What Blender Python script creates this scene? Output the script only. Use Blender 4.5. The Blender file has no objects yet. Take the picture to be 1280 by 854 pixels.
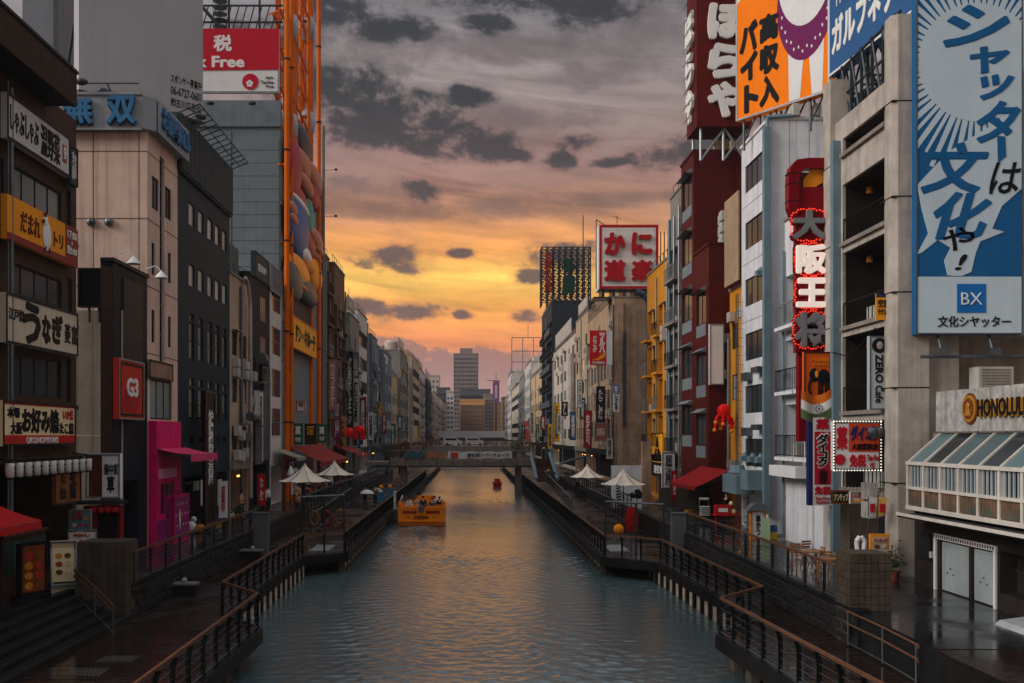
import bpy, math, random
from math import radians as R, sin, cos, pi, atan2, hypot
from mathutils import Vector, Matrix
random.seed(7)
S = bpy.context.scene
COL = S.collection
# ------------------------------------------------------------------ camera, sky, sun, exposure
F, CX, CY, EYE = 1300.0, 588.0, 545.0, 7.0      # focal length / vanishing point in photo pixels, eye height above the water
cd = bpy.data.cameras.new('camera'); cam = bpy.data.objects.new('camera', cd); COL.objects.link(cam)
cam.location = (0, 0, EYE); cam.rotation_euler = (R(90), 0, 0)
cd.sensor_width = 36; cd.lens = F / 1280 * 36
cd.shift_x = (640 - CX) / 1280; cd.shift_y = (CY - 427) / 1280
cd.clip_start = .1; cd.clip_end = 6000
S.camera = cam
S.view_settings.view_transform = 'Standard'; S.view_settings.look = 'None'
S.view_settings.exposure = 0.0; S.view_settings.gamma = 1
S.render.engine = 'CYCLES'
S.cycles.use_denoising = True
S.cycles.max_bounces = 6; S.cycles.diffuse_bounces = 3; S.cycles.glossy_bounces = 3
S.cycles.volume_bounces = 0; S.cycles.transparent_max_bounces = 6
S.cycles.sample_clamp_indirect = 4

def lin(c):
    f = lambda v: v / 12.92 if v <= .04045 else ((v + .055) / 1.055) ** 2.4
    return tuple(f(v / 255) for v in c[:3]) + (1,)

W = bpy.data.worlds.new('World'); S.world = W; W.use_nodes = True
class NT:
    """small helper to write node maths"""
    def __init__(s, t): s.t = t
    def n(s, ty, **k):
        o = s.t.nodes.new(ty)
        for a, b in k.items(): setattr(o, a, b)
        return o
    def set(s, sock, v):
        if isinstance(v, bpy.types.NodeSocket): s.t.links.new(v, sock)
        else: sock.default_value = v
    def m(s, op, a, b=None, c=None, clamp=False):
        o = s.n('ShaderNodeMath', operation=op); o.use_clamp = clamp
        for i, v in enumerate((a, b, c)):
            if v is not None: s.set(o.inputs[i], v)
        return o.outputs[0]
    def mix(s, f, a, b, bt='MIX'):
        o = s.n('ShaderNodeMix', data_type='RGBA', blend_type=bt)
        s.set(o.inputs[0], f); s.set(o.inputs[6], a); s.set(o.inputs[7], b)
        return o.outputs[2]
    def ramp(s, f, stops, interp='LINEAR'):
        o = s.n('ShaderNodeValToRGB'); r = o.color_ramp; r.interpolation = interp
        while len(r.elements) < len(stops): r.elements.new(.5)
        for e, (p, c) in zip(r.elements, stops): e.position = p; e.color = c
        s.set(o.inputs[0], f); return o.outputs[0]
    def noise(s, vec, scale, detail=5, rough=.55, dist=0):
        o = s.n('ShaderNodeTexNoise'); s.t.links.new(vec, o.inputs['Vector'])
        o.inputs['Scale'].default_value = scale; o.inputs['Detail'].default_value = detail
        o.inputs['Roughness'].default_value = rough; o.inputs['Distortion'].default_value = dist
        return o.outputs['Fac']
    def comb(s, x, y, z):
        o = s.n('ShaderNodeCombineXYZ')
        for i, v in enumerate((x, y, z)): s.set(o.inputs[i], v)
        return o.outputs[0]
    def smooth(s, v, a, b):
        o = s.n('ShaderNodeMapRange', interpolation_type='SMOOTHSTEP')
        s.set(o.inputs[0], v); o.inputs[1].default_value = a; o.inputs[2].default_value = b
        return o.outputs[0]

ZEN = (.74, .8, .9, 1)      # bright veiled zenith, as under thin overcast
def make_sky():
    t = W.node_tree; t.nodes.clear(); q = NT(t)
    tc = q.n('ShaderNodeTexCoord'); sp = q.n('ShaderNodeSeparateXYZ'); t.links.new(tc.outputs['Generated'], sp.inputs[0])
    x, y, z = sp.outputs
    az = q.m('ARCTAN2', x, y); el = q.m('ARCSINE', z)
    wob = q.noise(q.comb(q.m('MULTIPLY', az, 1.0), q.m('ADD', q.m('MULTIPLY', el, 1.9), q.m('MULTIPLY', az, .25)), 3.7), 19, 9, .64, .35)
    wob2 = q.noise(q.comb(q.m('MULTIPLY', az, 1.0), q.m('MULTIPLY', el, 1.3), 9.1), 60, 6, .62)
    wo = q.m('SUBTRACT', wob, .48); wo2 = q.m('SUBTRACT', wob2, .5)
    E = lambda py: max(0, math.atan((CY - py) / F) / (pi / 2))
    ef = q.m('DIVIDE', q.m('ADD', el, q.m('MULTIPLY', wo, .035)), pi / 2, clamp=True)
    g = q.ramp(ef, [(0, lin((206, 156, 142))), (E(500), lin((200, 146, 136))), (E(462), lin((206, 136, 112))), (E(425), lin((246, 146, 84))),
                    (E(385), lin((255, 172, 76))), (E(345), lin((255, 202, 92))), (E(310), lin((250, 168, 84))), (E(270), lin((200, 138, 100))),
                    (E(225), lin((160, 122, 110))), (E(160), lin((144, 122, 118))), (E(90), lin((154, 142, 140))), (E(10), lin((136, 132, 136))),
                    (.36, (.5, .52, .56, 1)), (.48, (.68, .72, .78, 1)), (1, ZEN)])
    d = q.ramp(ef, [(0, lin((150, 128, 124))), (E(430), lin((158, 132, 122))), (E(320), lin((150, 128, 120))), (E(200), lin((130, 116, 114))),
                    (E(10), lin((126, 122, 126))), (.36, (.5, .52, .56, 1)), (.48, (.68, .72, .78, 1)), (1, ZEN)])
    azs = q.m('DIVIDE', q.m('SUBTRACT', az, -.01), .42)
    glow = q.m('EXPONENT', q.m('MULTIPLY', q.m('MULTIPLY', azs, azs), -1))
    base = q.mix(glow, d, g)
    # thin streaks lying along the horizon
    st = q.noise(q.comb(q.m('MULTIPLY', az, 2.4), q.m('ADD', q.m('MULTIPLY', el, 19), q.m('MULTIPLY', az, 2.2)), 1.3), 2.2, 6, .6, .6)
    stf = q.m('ADD', q.m('MULTIPLY', q.m('SUBTRACT', st, .5), 1.9), 1.06)
    vm = q.n('ShaderNodeVectorMath', operation='SCALE'); t.links.new(base, vm.inputs[0]); t.links.new(stf, vm.inputs['Scale'])
    base = vm.outputs[0]
    # the low mauve bank and the dark cumulus scraps
    def blob(px, py, rx, ry):
        a0 = math.atan((px - CX) / F); e0 = math.atan((CY - py) / hypot(F, px - CX))
        u = q.m('DIVIDE', q.m('SUBTRACT', az, a0), rx / F); v = q.m('DIVIDE', q.m('SUBTRACT', el, e0), ry / F)
        return q.m('SUBTRACT', 1, q.m('ADD', q.m('MULTIPLY', u, u), q.m('MULTIPLY', v, v)))
    def group(lst, amp, lo, hi, raw=False, fine=.55):
        o = None
        for b in lst:
            s = blob(*b); o = s if o is None else q.m('MAXIMUM', o, s)
        o = q.m('MAXIMUM', o, -1.6)
        o = q.m('ADD', o, q.m('ADD', q.m('MULTIPLY', wo, amp), q.m('MULTIPLY', wo2, amp * fine)))
        return o if raw else q.smooth(o, lo, hi)
    bank = group([(560, 515, 155, 78), (470, 480, 90, 62), (690, 500, 110, 62), (820, 520, 140, 60), (300, 520, 180, 70)], 1.6, -.05, .22)
    base = q.mix(q.m('MULTIPLY', bank, .9), base, q.ramp(ef, [(0, lin((204, 154, 142))), (E(500), lin((190, 140, 134))), (E(440), lin((158, 116, 112))), (E(400), lin((140, 106, 102)))]))
    faint = group([(560, 262, 200, 16), (470, 235, 120, 18), (720, 250, 130, 12), (600, 60, 200, 26), (760, 90, 110, 18), (640, 150, 130, 16), (430, 60, 120, 40), (800, 40, 120, 40)], 3.4, -.5, 1.3, False, .3)
    base = q.mix(q.m('MULTIPLY', faint, .62), base, lin((92, 78, 80)))
    dark = group([(425, 122, 70, 42), (475, 150, 95, 36), (540, 165, 62, 34), (600, 185, 60, 16), (583, 122, 30, 14), (610, 180, 44, 17), (640, 193, 28, 9), (716, 177, 33, 11),
                  (700, 200, 22, 12), (828, 200, 48, 17), (875, 190, 50, 20), (770, 203, 30, 7), (487, 325, 47, 17), (575, 317, 15, 6), (705, 318, 48, 17), (665, 345, 22, 8),
                  (500, 391, 50, 12), (455, 383, 30, 10), (578, 394, 13, 6), (660, 395, 18, 8), (490, 38, 62, 15), (420, 15, 60, 20), (610, 28, 34, 14), (690, 2, 150, 15), (740, 14, 50, 20),
                  (528, 237, 26, 15), (350, 60, 60, 30), (930, 110, 60, 30), (300, 200, 60, 20), (960, 260, 60, 24), (400, 110, 70, 30)], 4.2, 0, 1, True, .7)
    dcol = q.ramp(ef, [(0, lin((120, 90, 90))), (E(330), lin((100, 80, 80))), (E(240), lin((74, 66, 70))), (E(120), lin((44, 47, 53))), (1, lin((70, 74, 80)))])
    halo = q.smooth(dark, -1.5, .1); body = q.smooth(dark, -.3, .95)
    base = q.mix(q.m('MULTIPLY', halo, .4), base, q.ramp(ef, [(0, lin((190, 120, 96))), (E(330), lin((214, 140, 84))), (E(230), lin((150, 104, 98))), (E(100), lin((96, 90, 94))), (1, lin((110, 112, 118)))]))
    shade = q.n('ShaderNodeVectorMath', operation='SCALE'); t.links.new(dcol, shade.inputs[0]); t.links.new(q.m('ADD', q.m('MULTIPLY', wob2, .9), .5), shade.inputs['Scale'])
    base = q.mix(q.m('MULTIPLY', body, .94), base, shade.outputs[0])
    # the same broken cloud all round the sky
    pz = q.m('ADD', q.m('MAXIMUM', z, 0), .16)
    cn = q.noise(q.comb(q.m('DIVIDE', x, pz), q.m('DIVIDE', y, pz), 2.2), 1.7, 7, .6)
    cm = q.m('MULTIPLY', q.smooth(cn, .5, .72), q.smooth(q.m('ABSOLUTE', q.m('SUBTRACT', el, .0)), .36, .5))
    base = q.mix(q.m('MULTIPLY', cm, .35), base, lin((96, 100, 108)))
    sky = q.n('ShaderNodeTexSky', sky_type='NISHITA'); sky.sun_disc = False
    sky.sun_elevation = R(29); sky.sun_rotation = R(252); sky.dust_density = 3; sky.air_density = 2
    # cloud cover over the clear sky: a little of the physical sky comes through
    sv = q.n('ShaderNodeVectorMath', operation='SCALE'); t.links.new(base, sv.inputs[0]); sv.inputs['Scale'].default_value = 10
    col = q.mix(.97, sky.outputs[0], sv.outputs[0])
    bg = q.n('ShaderNodeBackground'); bg.inputs['Strength'].default_value = SKY; t.links.new(col, bg.inputs['Color'])
    o = q.n('ShaderNodeOutputWorld'); t.links.new(bg.outputs[0], o.inputs[0])
SKY = .1
make_sky()
W.cycles.sampling_method = 'MANUAL'; W.cycles.sample_map_resolution = 512
sl = bpy.data.lights.new('sun', 'SUN'); sl.energy = 2.5; sl.angle = R(30); sl.color = (1, .96, .92)
sun = bpy.data.objects.new('sun', sl); COL.objects.link(sun); sun.location = (0, -20, 60)
# veiled light from behind the camera and the left (29 deg up), soft as under cloud
sun.rotation_euler = Vector((.84, .27, -.47)).to_track_quat('-Z', 'Y').to_euler()

# ------------------------------------------------------------------ materials
MC = {}
def M(name, c, rough=.6, metal=0., var=.18, scale=1.2, bump=.08, streak=.25, emit=0, spec=.05, dirt=.0, srgb=True):
    """one procedural paint / stone / metal: colour with slow variation, vertical weather streaks and fine relief"""
    if name in MC: return MC[name]
    m = bpy.data.materials.new(name); m.use_nodes = True; t = m.node_tree; q = NT(t)
    b = t.nodes['Principled BSDF']
    c = lin(c) if srgb else tuple(c) + (1,)
    geo = q.n('ShaderNodeNewGeometry'); P = geo.outputs['Position']
    n1 = q.noise(P, scale, 5, .6); col = c
    if var > 0:
        dk = tuple(v * (1 - var * 1.6) for v in c[:3]) + (1,); lt = tuple(min(1, v * (1 + var)) for v in c[:3]) + (1,)
        col = q.ramp(n1, [(.28, dk), (.72, lt)])
        if streak > 0:
            mp = q.n('ShaderNodeMapping'); t.links.new(P, mp.inputs[0]); mp.inputs['Scale'].default_value = (3.1, 3.1, .16)
            n2 = q.noise(mp.outputs[0], 1.0, 5, .65)
            col = q.mix(q.m('MULTIPLY', q.smooth(n2, .44, .76), streak), col, tuple(v * .45 for v in c[:3]) + (1,))
    q.set(b.inputs['Base Color'], col)
    rr = q.m('ADD', q.m('MULTIPLY', q.noise(P, scale * 4, 3), .3), rough - .15, clamp=True); q.set(b.inputs['Roughness'], rr)
    b.inputs['Metallic'].default_value = metal; b.inputs['Specular IOR Level'].default_value = spec
    if bump > 0:
        bp = q.n('ShaderNodeBump'); bp.inputs['Strength'].default_value = bump; bp.inputs['Distance'].default_value = .02
        t.links.new(q.noise(P, 14, 5, .65), bp.inputs['Height']); t.links.new(bp.outputs[0], b.inputs['Normal'])
    if emit > 0:
        q.set(b.inputs['Emission Color'], c); b.inputs['Emission Strength'].default_value = emit
    MC[name] = m
    return m
def flat(name, c, rough=.5, **k): return M(name, c, rough, var=k.pop('var', .06), scale=.8, bump=k.pop('bump', .02), streak=k.pop('streak', .12), **k)

def glass_mat(name, c, rough=.06, var=.5):
    if name in MC: return MC[name]
    m = bpy.data.materials.new(name); m.use_nodes = True; t = m.node_tree; q = NT(t); b = t.nodes['Principled BSDF']
    oi = q.n('ShaderNodeObjectInfo'); c = lin(c)
    geo = q.n('ShaderNodeNewGeometry')
    n = q.noise(geo.outputs['Position'], .9, 3)
    f = q.m('ADD', q.m('MULTIPLY', oi.outputs['Random'], .7), q.m('MULTIPLY', n, .3))
    q.set(b.inputs['Base Color'], q.ramp(f, [(.2, tuple(v * (1 - var) for v in c[:3]) + (1,)), (.75, tuple(v * (1 + var * .6) for v in c[:3]) + (1,)), (.97, tuple(min(.5, v * (1 + var * 2.5) + .02) for v in c[:3]) + (1,))]))
    b.inputs['Roughness'].default_value = rough + .05; b.inputs['IOR'].default_value = 1.45; b.inputs['Specular IOR Level'].default_value = .16
    bp = q.n('ShaderNodeBump'); bp.inputs['Strength'].default_value = .03; bp.inputs['Distance'].default_value = .05
    t.links.new(q.noise(geo.outputs['Position'], 1.3, 2), bp.inputs['Height']); t.links.new(bp.outputs[0], b.inputs['Normal'])
    MC[name] = m; return m

GLASS = glass_mat('window glass', (44, 50, 54))
GLASS_B = glass_mat('blinds behind glass', (160, 163, 160), .12, .35)
GLASS_LIT = M('lit room behind glass', (255, 186, 104), .2, var=.35, scale=.9, bump=0, streak=0, emit=.45)
GLASS_T = glass_mat('teal glass', (88, 108, 110), .08, .3)
def clear_glass():
    m = bpy.data.materials.new('clear pane'); m.use_nodes = True; t = m.node_tree; q = NT(t); t.nodes.remove(t.nodes['Principled BSDF'])
    g = q.n('ShaderNodeBsdfGlossy'); g.inputs['Roughness'].default_value = .05; g.inputs['Color'].default_value = (.8, .85, .88, 1); tr = q.n('ShaderNodeBsdfTransparent'); tr.inputs['Color'].default_value = (.72, .74, .74, 1)
    f = q.n('ShaderNodeFresnel'); f.inputs['IOR'].default_value = 1.4; x = q.n('ShaderNodeMixShader'); t.links.new(f.outputs[0], x.inputs[0]); t.links.new(tr.outputs[0], x.inputs[1]); t.links.new(g.outputs[0], x.inputs[2]); t.links.new(x.outputs[0], t.nodes['Material Output'].inputs[0]); return m
CLEAR = clear_glass()
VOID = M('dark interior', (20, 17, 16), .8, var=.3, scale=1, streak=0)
CONC = M('weathered concrete', (138, 126, 116), .8, var=.2, bump=.25, streak=.5)
CONC_L = M('pale concrete', (178, 166, 154), .8, var=.2, bump=.25, streak=.7)
BLACK = M('black metal', (24, 25, 27), .45, .3, var=.2)
STEEL = M('galvanised steel', (104, 110, 114), .4, .8, var=.2)
STEEL_D = M('dark steel rail', (62, 68, 72), .38, .85, var=.2)
PIPE = M('blue grey pipe paint', (112, 134, 142), .45, .1, var=.12, streak=.35)
WHITE = flat('white paint', (218, 216, 212))
WHITE_W = M('weathered white panel', (216, 215, 216), .6, var=.1, bump=.08, streak=.55)
ALU = M('aluminium frame', (146, 150, 152), .4, .6, var=.1)
FRAME = M('dark window frame', (38, 38, 40), .5, .2, var=.1, streak=0)
RED = flat('red paint', (176, 24, 26)); REDD = M('maroon cladding', (80, 25, 23), .55, var=.12, streak=.3)
AC_M = M('air conditioner casing', (178, 174, 164), .6, var=.1, streak=.4)
ORANGE = M('orange steel paint', (222, 104, 8), .42, var=.12, streak=.3)
YELL = M('yellow building paint', (208, 136, 40), .65, var=.1, streak=.35)
INK = flat('black lettering', (26, 26, 28), streak=0)

# ------------------------------------------------------------------ mesh building
class B:
    def __init__(s): s.v = []; s.f = []
    def add(s, vs, fs):
        o = len(s.v); s.v += [tuple(v) for v in vs]; s.f += [tuple(i + o for i in f) for f in fs]; return s
    def box(s, x0, x1, y0, y1, z0, z1):
        if x0 > x1: x0, x1 = x1, x0
        if y0 > y1: y0, y1 = y1, y0
        if z0 > z1: z0, z1 = z1, z0
        return s.add([(x0, y0, z0), (x1, y0, z0), (x1, y1, z0), (x0, y1, z0), (x0, y0, z1), (x1, y0, z1), (x1, y1, z1), (x0, y1, z1)],
                     [(0, 3, 2, 1), (4, 5, 6, 7), (0, 1, 5, 4), (1, 2, 6, 5), (2, 3, 7, 6), (3, 0, 4, 7)])
    def quad(s, a, b, c, d): return s.add([a, b, c, d], [(0, 1, 2, 3)])
    def poly(s, pts, axis, a0, a1):
        """extrude a 2-d outline along x, y or z from a0 to a1"""
        mk = {'x': lambda p, a: (a, p[0], p[1]), 'y': lambda p, a: (p[0], a, p[1]), 'z': lambda p, a: (p[0], p[1], a)}[axis]
        n = len(pts); vs = [mk(p, a0) for p in pts] + [mk(p, a1) for p in pts]
        return s.add(vs, [tuple(range(n))[::-1], tuple(range(n, 2 * n))] + [(i, (i + 1) % n, n + (i + 1) % n, n + i) for i in range(n)])
    def bar(s, p, q, r, n=6, r2=None, cap=True, rot=0):
        p, q = Vector(p), Vector(q); d = q - p
        if d.length < 1e-6: return s
        d.normalize(); a = d.orthogonal().normalized() if abs(d.z) > .999 else d.cross(Vector((0, 0, 1))).normalized(); b = d.cross(a)
        r2 = r if r2 is None else r2; vs = []
        for c, rr in ((p, r), (q, r2)):
            for i in range(n):
                t = 2 * pi * (i + .5) / n + rot; vs.append(c + a * cos(t) * rr + b * sin(t) * rr)
        fs = [(i, (i + 1) % n, n + (i + 1) % n, n + i) for i in range(n)]
        if cap: fs += [tuple(range(n))[::-1], tuple(range(n, 2 * n))]
        return s.add(vs, fs)
    def tube(s, pts, r, n=6):
        for a, b in zip(pts, pts[1:]): s.bar(a, b, r, n)
        return s
    def lathe(s, prof, c=(0, 0, 0), n=14, sx=1, sy=1):
        o = []; k = len(prof)
        for r, z in prof:
            for i in range(n):
                t = 2 * pi * i / n; o.append((c[0] + r * cos(t) * sx, c[1] + r * sin(t) * sy, c[2] + z))
        fs = [(j * n + i, j * n + (i + 1) % n, (j + 1) * n + (i + 1) % n, (j + 1) * n + i) for j in range(k - 1) for i in range(n)]
        fs += [tuple(range(n))[::-1], tuple(range((k - 1) * n, k * n))]
        return s.add(o, fs)
    def ball(s, c, rx, ry=None, rz=None, n=12, k=8):
        ry = ry or rx; rz = rz or rx
        return s.lathe([(max(.02, sin(pi * j / k)) * rx, -cos(pi * j / k) * rz) for j in range(k + 1)], c, n, 1, ry / rx)
    def panel(s, W_, H_, ops, y=0, rev=.16, x0=0, z0=0, side=None, ux=None):
        """a wall face with real rectangular openings and reveals. side=None: plane y, facing -y. side=(x, sgn): plane x facing sgn, u runs along y"""
        if side is None: mp = lambda u, v, d: (x0 + u, y + d, z0 + v)
        else:
            X, sg = side; mp = lambda u, v, d: (X - sg * d, y + u, z0 + v)
        us = sorted({0, W_} | {min(max(c, 0), W_) for o in ops for c in o[:2]}); vs = sorted({0, H_} | {min(max(c, 0), H_) for o in ops for c in o[2:4]})
        for a, b in zip(us, us[1:]):
            run = None
            for c, d in list(zip(vs, vs[1:])) + [(None, None)]:
                hole = c is None or any(o[0] - 1e-6 <= a and b <= o[1] + 1e-6 and o[2] - 1e-6 <= c and d <= o[3] + 1e-6 for o in ops)
                if hole:
                    if run: s.quad(mp(a, run[0], 0), mp(b, run[0], 0), mp(b, run[1], 0), mp(a, run[1], 0)); run = None
                else: run = (run[0], d) if run else (c, d)
        for o in ops:
            a, b, c, d = o[:4]; r = o[4] if len(o) > 4 and o[4] else rev
            s.quad(mp(a, c, 0), mp(b, c, 0), mp(b, c, r), mp(a, c, r)); s.quad(mp(a, d, 0), mp(a, d, r), mp(b, d, r), mp(b, d, 0))
            s.quad(mp(a, c, 0), mp(a, c, r), mp(a, d, r), mp(a, d, 0)); s.quad(mp(b, c, 0), mp(b, d, 0), mp(b, d, r), mp(b, c, r))
            s.quad(mp(a, c, r), mp(b, c, r), mp(b, d, r), mp(a, d, r))
        return s
    def mesh(s, name, mat, smooth=False):
        me = bpy.data.meshes.new(name); me.from_pydata(s.v, [], s.f)
        if mat: me.materials.append(mat)
        if smooth: me.polygons.foreach_set('use_smooth', [True] * len(me.polygons))
        return me

def obj(name, b, mat=None, parent=None, loc=(0, 0, 0), rz=0, smooth=False, kind=None, label=None):
    me = b if isinstance(b, bpy.types.Mesh) else b.mesh(name, mat, smooth)
    o = bpy.data.objects.new(name, me); COL.objects.link(o)
    o.parent = parent; o.location = loc; o.rotation_euler = (0, 0, rz)
    if kind: o['kind'] = kind
    if label: o['label'] = label
    return o
LABELS = {}
def tag(o, label, cat, group=None):
    LABELS.setdefault(label, 0); LABELS[label] += 1
    o['label'] = label; o['category'] = cat
    if group: o['group'] = group
    return o
def thing(name, label, cat, loc=(0, 0, 0), rz=0, group=None):
    o = bpy.data.objects.new(name, None); COL.objects.link(o); o.empty_display_size = .3
    o.location = loc; o.rotation_euler = (0, 0, rz)
    return tag(o, label, cat, group)
def structure(name, b, mat, parent=None, smooth=False):
    return obj(name, b, mat, parent, kind=None if parent else 'structure', smooth=smooth)
def copy_tree(o, parent=None):
    c = o.copy(); COL.objects.link(c)
    if parent: c.parent = parent
    for ch in list(o.children): copy_tree(ch, c)
    return c

# facades: left bank faces +X (local x runs away from the camera), right bank faces -X (local x runs towards it)
XL, XR, GZ = -14.5, 15.3, 2.0
def YL(px, X=XL): return F * X / (px - CX)
def YR(px, X=XR): return F * X / (px - CX)
def ZL(py, px, X=XL): return EYE + (CY - py) * X / (px - CX)
ZR = lambda py, px, X=XR: EYE + (CY - py) * X / (px - CX)
def ZY(py, Y): return EYE + (CY - py) * Y / F
def XY(px, Y): return (px - CX) * Y / F

# ------------------------------------------------------------------ lettering (curves made into meshes at the end in one go)
TEXTS = []
def text(parent, s, x0, x1, z0, z1, mat, y=-.05, bold=.02, ext=.015, vertical=False, rot=0, name='lettering', keep=False, shear=0):
    """printed or cut-out lettering that fills the box x0..x1, z0..z1 of its parent's front (facing local -y)"""
    TEXTS.append((parent, '\n'.join(s) if vertical else s, x0, x1, z0, z1, mat, y, bold, ext, rot, name, keep, vertical, shear))
def flush_texts():
    made = []
    for k in TEXTS:
        c = bpy.data.curves.new('t', 'FONT'); c.body = k[1]; c.offset = min(k[8], .014); c.extrude = k[9]; c.resolution_u = 2
        c.align_x = 'CENTER'; c.space_line = .82 if k[13] else .95; c.shear = k[14]
        o = bpy.data.objects.new('t', c); COL.objects.link(o); made.append(o)
    bpy.context.view_layer.update(); dg = bpy.context.evaluated_depsgraph_get()
    for k, o in zip(TEXTS, made):
        me = bpy.data.meshes.new_from_object(o.evaluated_get(dg)); me.name = k[11]
        parent, s, x0, x1, z0, z1, mat, y, bold, ext, rot, name, keep, ver, sh = k
        if bold > .02:      # heavy strokes: shifted copies, each a hair behind the last
            n0, r = len(me.vertices), bold - .008; cv = [v.co.copy() for v in me.vertices]; cf = [tuple(p.vertices) for p in me.polygons]
            vs, fs = [], []
            for i in range(9):
                a = 2 * pi * i / 8; d = Vector((0, 0, 0)) if i == 8 else Vector((r * cos(a), r * sin(a), -.0012 * (i + 1)))
                vs += [v + d for v in cv]; fs += [tuple(j + i * n0 for j in f) for f in cf]
            bpy.data.meshes.remove(me); me = bpy.data.meshes.new(name); me.from_pydata(vs, [], fs)
        if rot: me.transform(Matrix.Rotation(R(rot), 4, 'Z'))
        vs = [v.co for v in me.vertices]
        if vs:
            a0, a1 = min(v.x for v in vs), max(v.x for v in vs); b0, b1 = min(v.y for v in vs), max(v.y for v in vs)
            sx = (x1 - x0) / max(a1 - a0, 1e-5); sz = (z1 - z0) / max(b1 - b0, 1e-5)
            if keep: sx = sz = min(sx, sz)
            mx, mz = (x0 + x1) / 2, (z0 + z1) / 2
            for v in me.vertices:
                X, Y, Z = v.co
                v.co = (mx + (X - (a0 + a1) / 2) * sx, -Z, mz + (Y - (b0 + b1) / 2) * sz)
        me.materials.clear(); me.materials.append(mat)
        n = bpy.data.objects.new(name, me); COL.objects.link(n); n.parent = parent; n.location = (0, y, 0)
        c = o.data; bpy.data.objects.remove(o); bpy.data.curves.remove(c)

# ------------------------------------------------------------------ windows, buildings, signs
WC = {}
def window(parent, u, v, w, h, nx=2, ny=1, depth=.12, frame=None, glass=None, rz=0, loc=None, multi=False, fw=.05, y=0, name='window'):
    """a window set in its opening: frame (part) with its panes (sub-parts)"""
    frame = frame or FRAME; glass = glass or GLASS
    key = (round(w, 2), round(h, 2), nx, ny, frame.name, fw, multi, glass.name)
    if key not in WC:
        b = B(); b.box(0, w, 0, .06, 0, fw).box(0, w, 0, .06, h - fw, h).box(0, fw, .001, .059, fw, h - fw).box(w - fw, w, .001, .059, fw, h - fw)
        for i in range(1, nx): b.box(w * i / nx - fw * .4, w * i / nx + fw * .4, .004, .056, fw, h - fw)
        for j in range(1, ny): b.box(fw, w - fw, .007, .053, h * j / ny - fw * .4, h * j / ny + fw * .4)
        fm = b.mesh(name, frame)
        if multi: pm = B().box(0, w / nx - fw * .6, 0, .01, 0, h / ny - fw * .6).mesh('pane', glass)
        else: pm = B().box(fw * .5, w - fw * .5, 0, .01, fw * .5, h - fw * .5).mesh('pane', glass)
        WC[key] = (fm, pm)
    fm, pm = WC[key]
    o = obj(name, fm, None, parent, loc or (u, y + depth - .065, v), rz)
    if multi:
        for i in range(nx):
            for j in range(ny): obj('pane', pm, None, o, (w * i / nx + fw * .3, .03, h * j / ny + fw * .3))
    else: obj('pane', pm, None, o, (0, .03, 0))
    return o

def ac_mesh():
    b = B().box(0, .82, -.32, 0, .04, .64); b.lathe([(.24, 0), (.24, .02)], (0, 0, 0), 12)
    b.v = b.v[:8] + [(.3 + x, -.32 - z, .34 + y) for x, y, z in b.v[8:]]
    b.box(.08, .2, -.3, -.02, 0, .04).box(.6, .72, -.3, -.02, 0, .04)
    return b.mesh('air_conditioner', AC_M)
AC = ac_mesh()
def ac(parent, u, v, y=0, rz=0): return obj('air_conditioner', AC, None, parent, (u, y - .03, v), rz)

def building(name, label, side, Ya, Yb, top, mat, D=12, X=None, ops=(), side_ops=(), z0=GZ, cap=None, cat='building', group=None, wname='wall'):
    """a canal-side building between Ya and Yb (metres from the camera). ops: openings (u0,u1,v0,v1[,depth]) on the canal face, in metres from its left edge and from z0"""
    L = side == 'L'; X = X if X is not None else (XL if L else XR)
    Wd = Yb - Ya; H = top - z0
    o = thing(name, label, cat, (X, Ya if L else Yb, z0), R(90) if L else R(-90), group)
    b = B(); b.panel(Wd, H, ops)
    nx = 0 if L else Wd; sg = -1 if L else 1
    b.panel(D, H, side_ops, y=0, side=(nx, sg))                  # the flank turned to the camera
    fx = Wd if L else 0
    b.quad((fx, 0, 0), (fx, D, 0), (fx, D, H), (fx, 0, H)); b.quad((0, D, 0), (Wd, D, 0), (Wd, D, H), (0, D, H))
    b.quad((0, 0, H), (Wd, 0, H), (Wd, D, H), (0, D, H))
    obj(wname, b, mat, o)
    if cap: obj('coping', B().box(-.06, Wd + .06, -.08, D * .98, H + .003, H + .16), cap, o)
    o['W'] = Wd; o['H'] = H
    return o

def frame_boards(b, w, h, t=.08, d=.1):
    b.box(0, w, -d, 0, 0, t).box(0, w, -d, 0, h - t, h).box(0, t, -d + .002, 0, t, h - t).box(w - t, w, -d + .002, 0, t, h - t); return b
def sign(name, label, loc, rz, w, h, face, rim=None, d=.22, t=.07, group=None, cat='sign'):
    """a box sign: case (with thickness) and a proud rim; local x across, z up, faces local -y"""
    o = thing(name, label, cat, loc, rz, group)
    obj('panel', B().box(0, w, -d, 0, 0, h), face, o)
    if rim: obj('rim', frame_boards(B(), w, h, t, .03), rim, o, (0, -d - .001, 0))
    o['d'] = d
    return o
def lsign(name, label, xa, xb, yt, yb, face, rim=None, off=.3, at=None, d=.2, **k):
    """a sign lying along the left facade between photo columns xa..xb"""
    X = XL + off; Ya, Yb = YL(xa, X), YL(xb, X); at = xa if at is None else at
    zt, zb = ZL(yt, at, X), ZL(yb, at, X)
    o = sign(name, label, (X - d, Ya, zb), R(90), Yb - Ya, zt - zb, face, rim, d, **k); return o, Yb - Ya, zt - zb
def fsign(name, label, xa, xb, yt, yb, Y, face, rim=None, d=.25, **k):
    """a sign that faces the camera, standing at distance Y"""
    x0, x1 = XY(xa, Y), XY(xb, Y); zt, zb = ZY(yt, Y), ZY(yb, Y)
    o = sign(name, label, (x0, Y + d, zb), 0, x1 - x0, zt - zb, face, rim, d, **k); return o, x1 - x0, zt - zb
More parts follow.
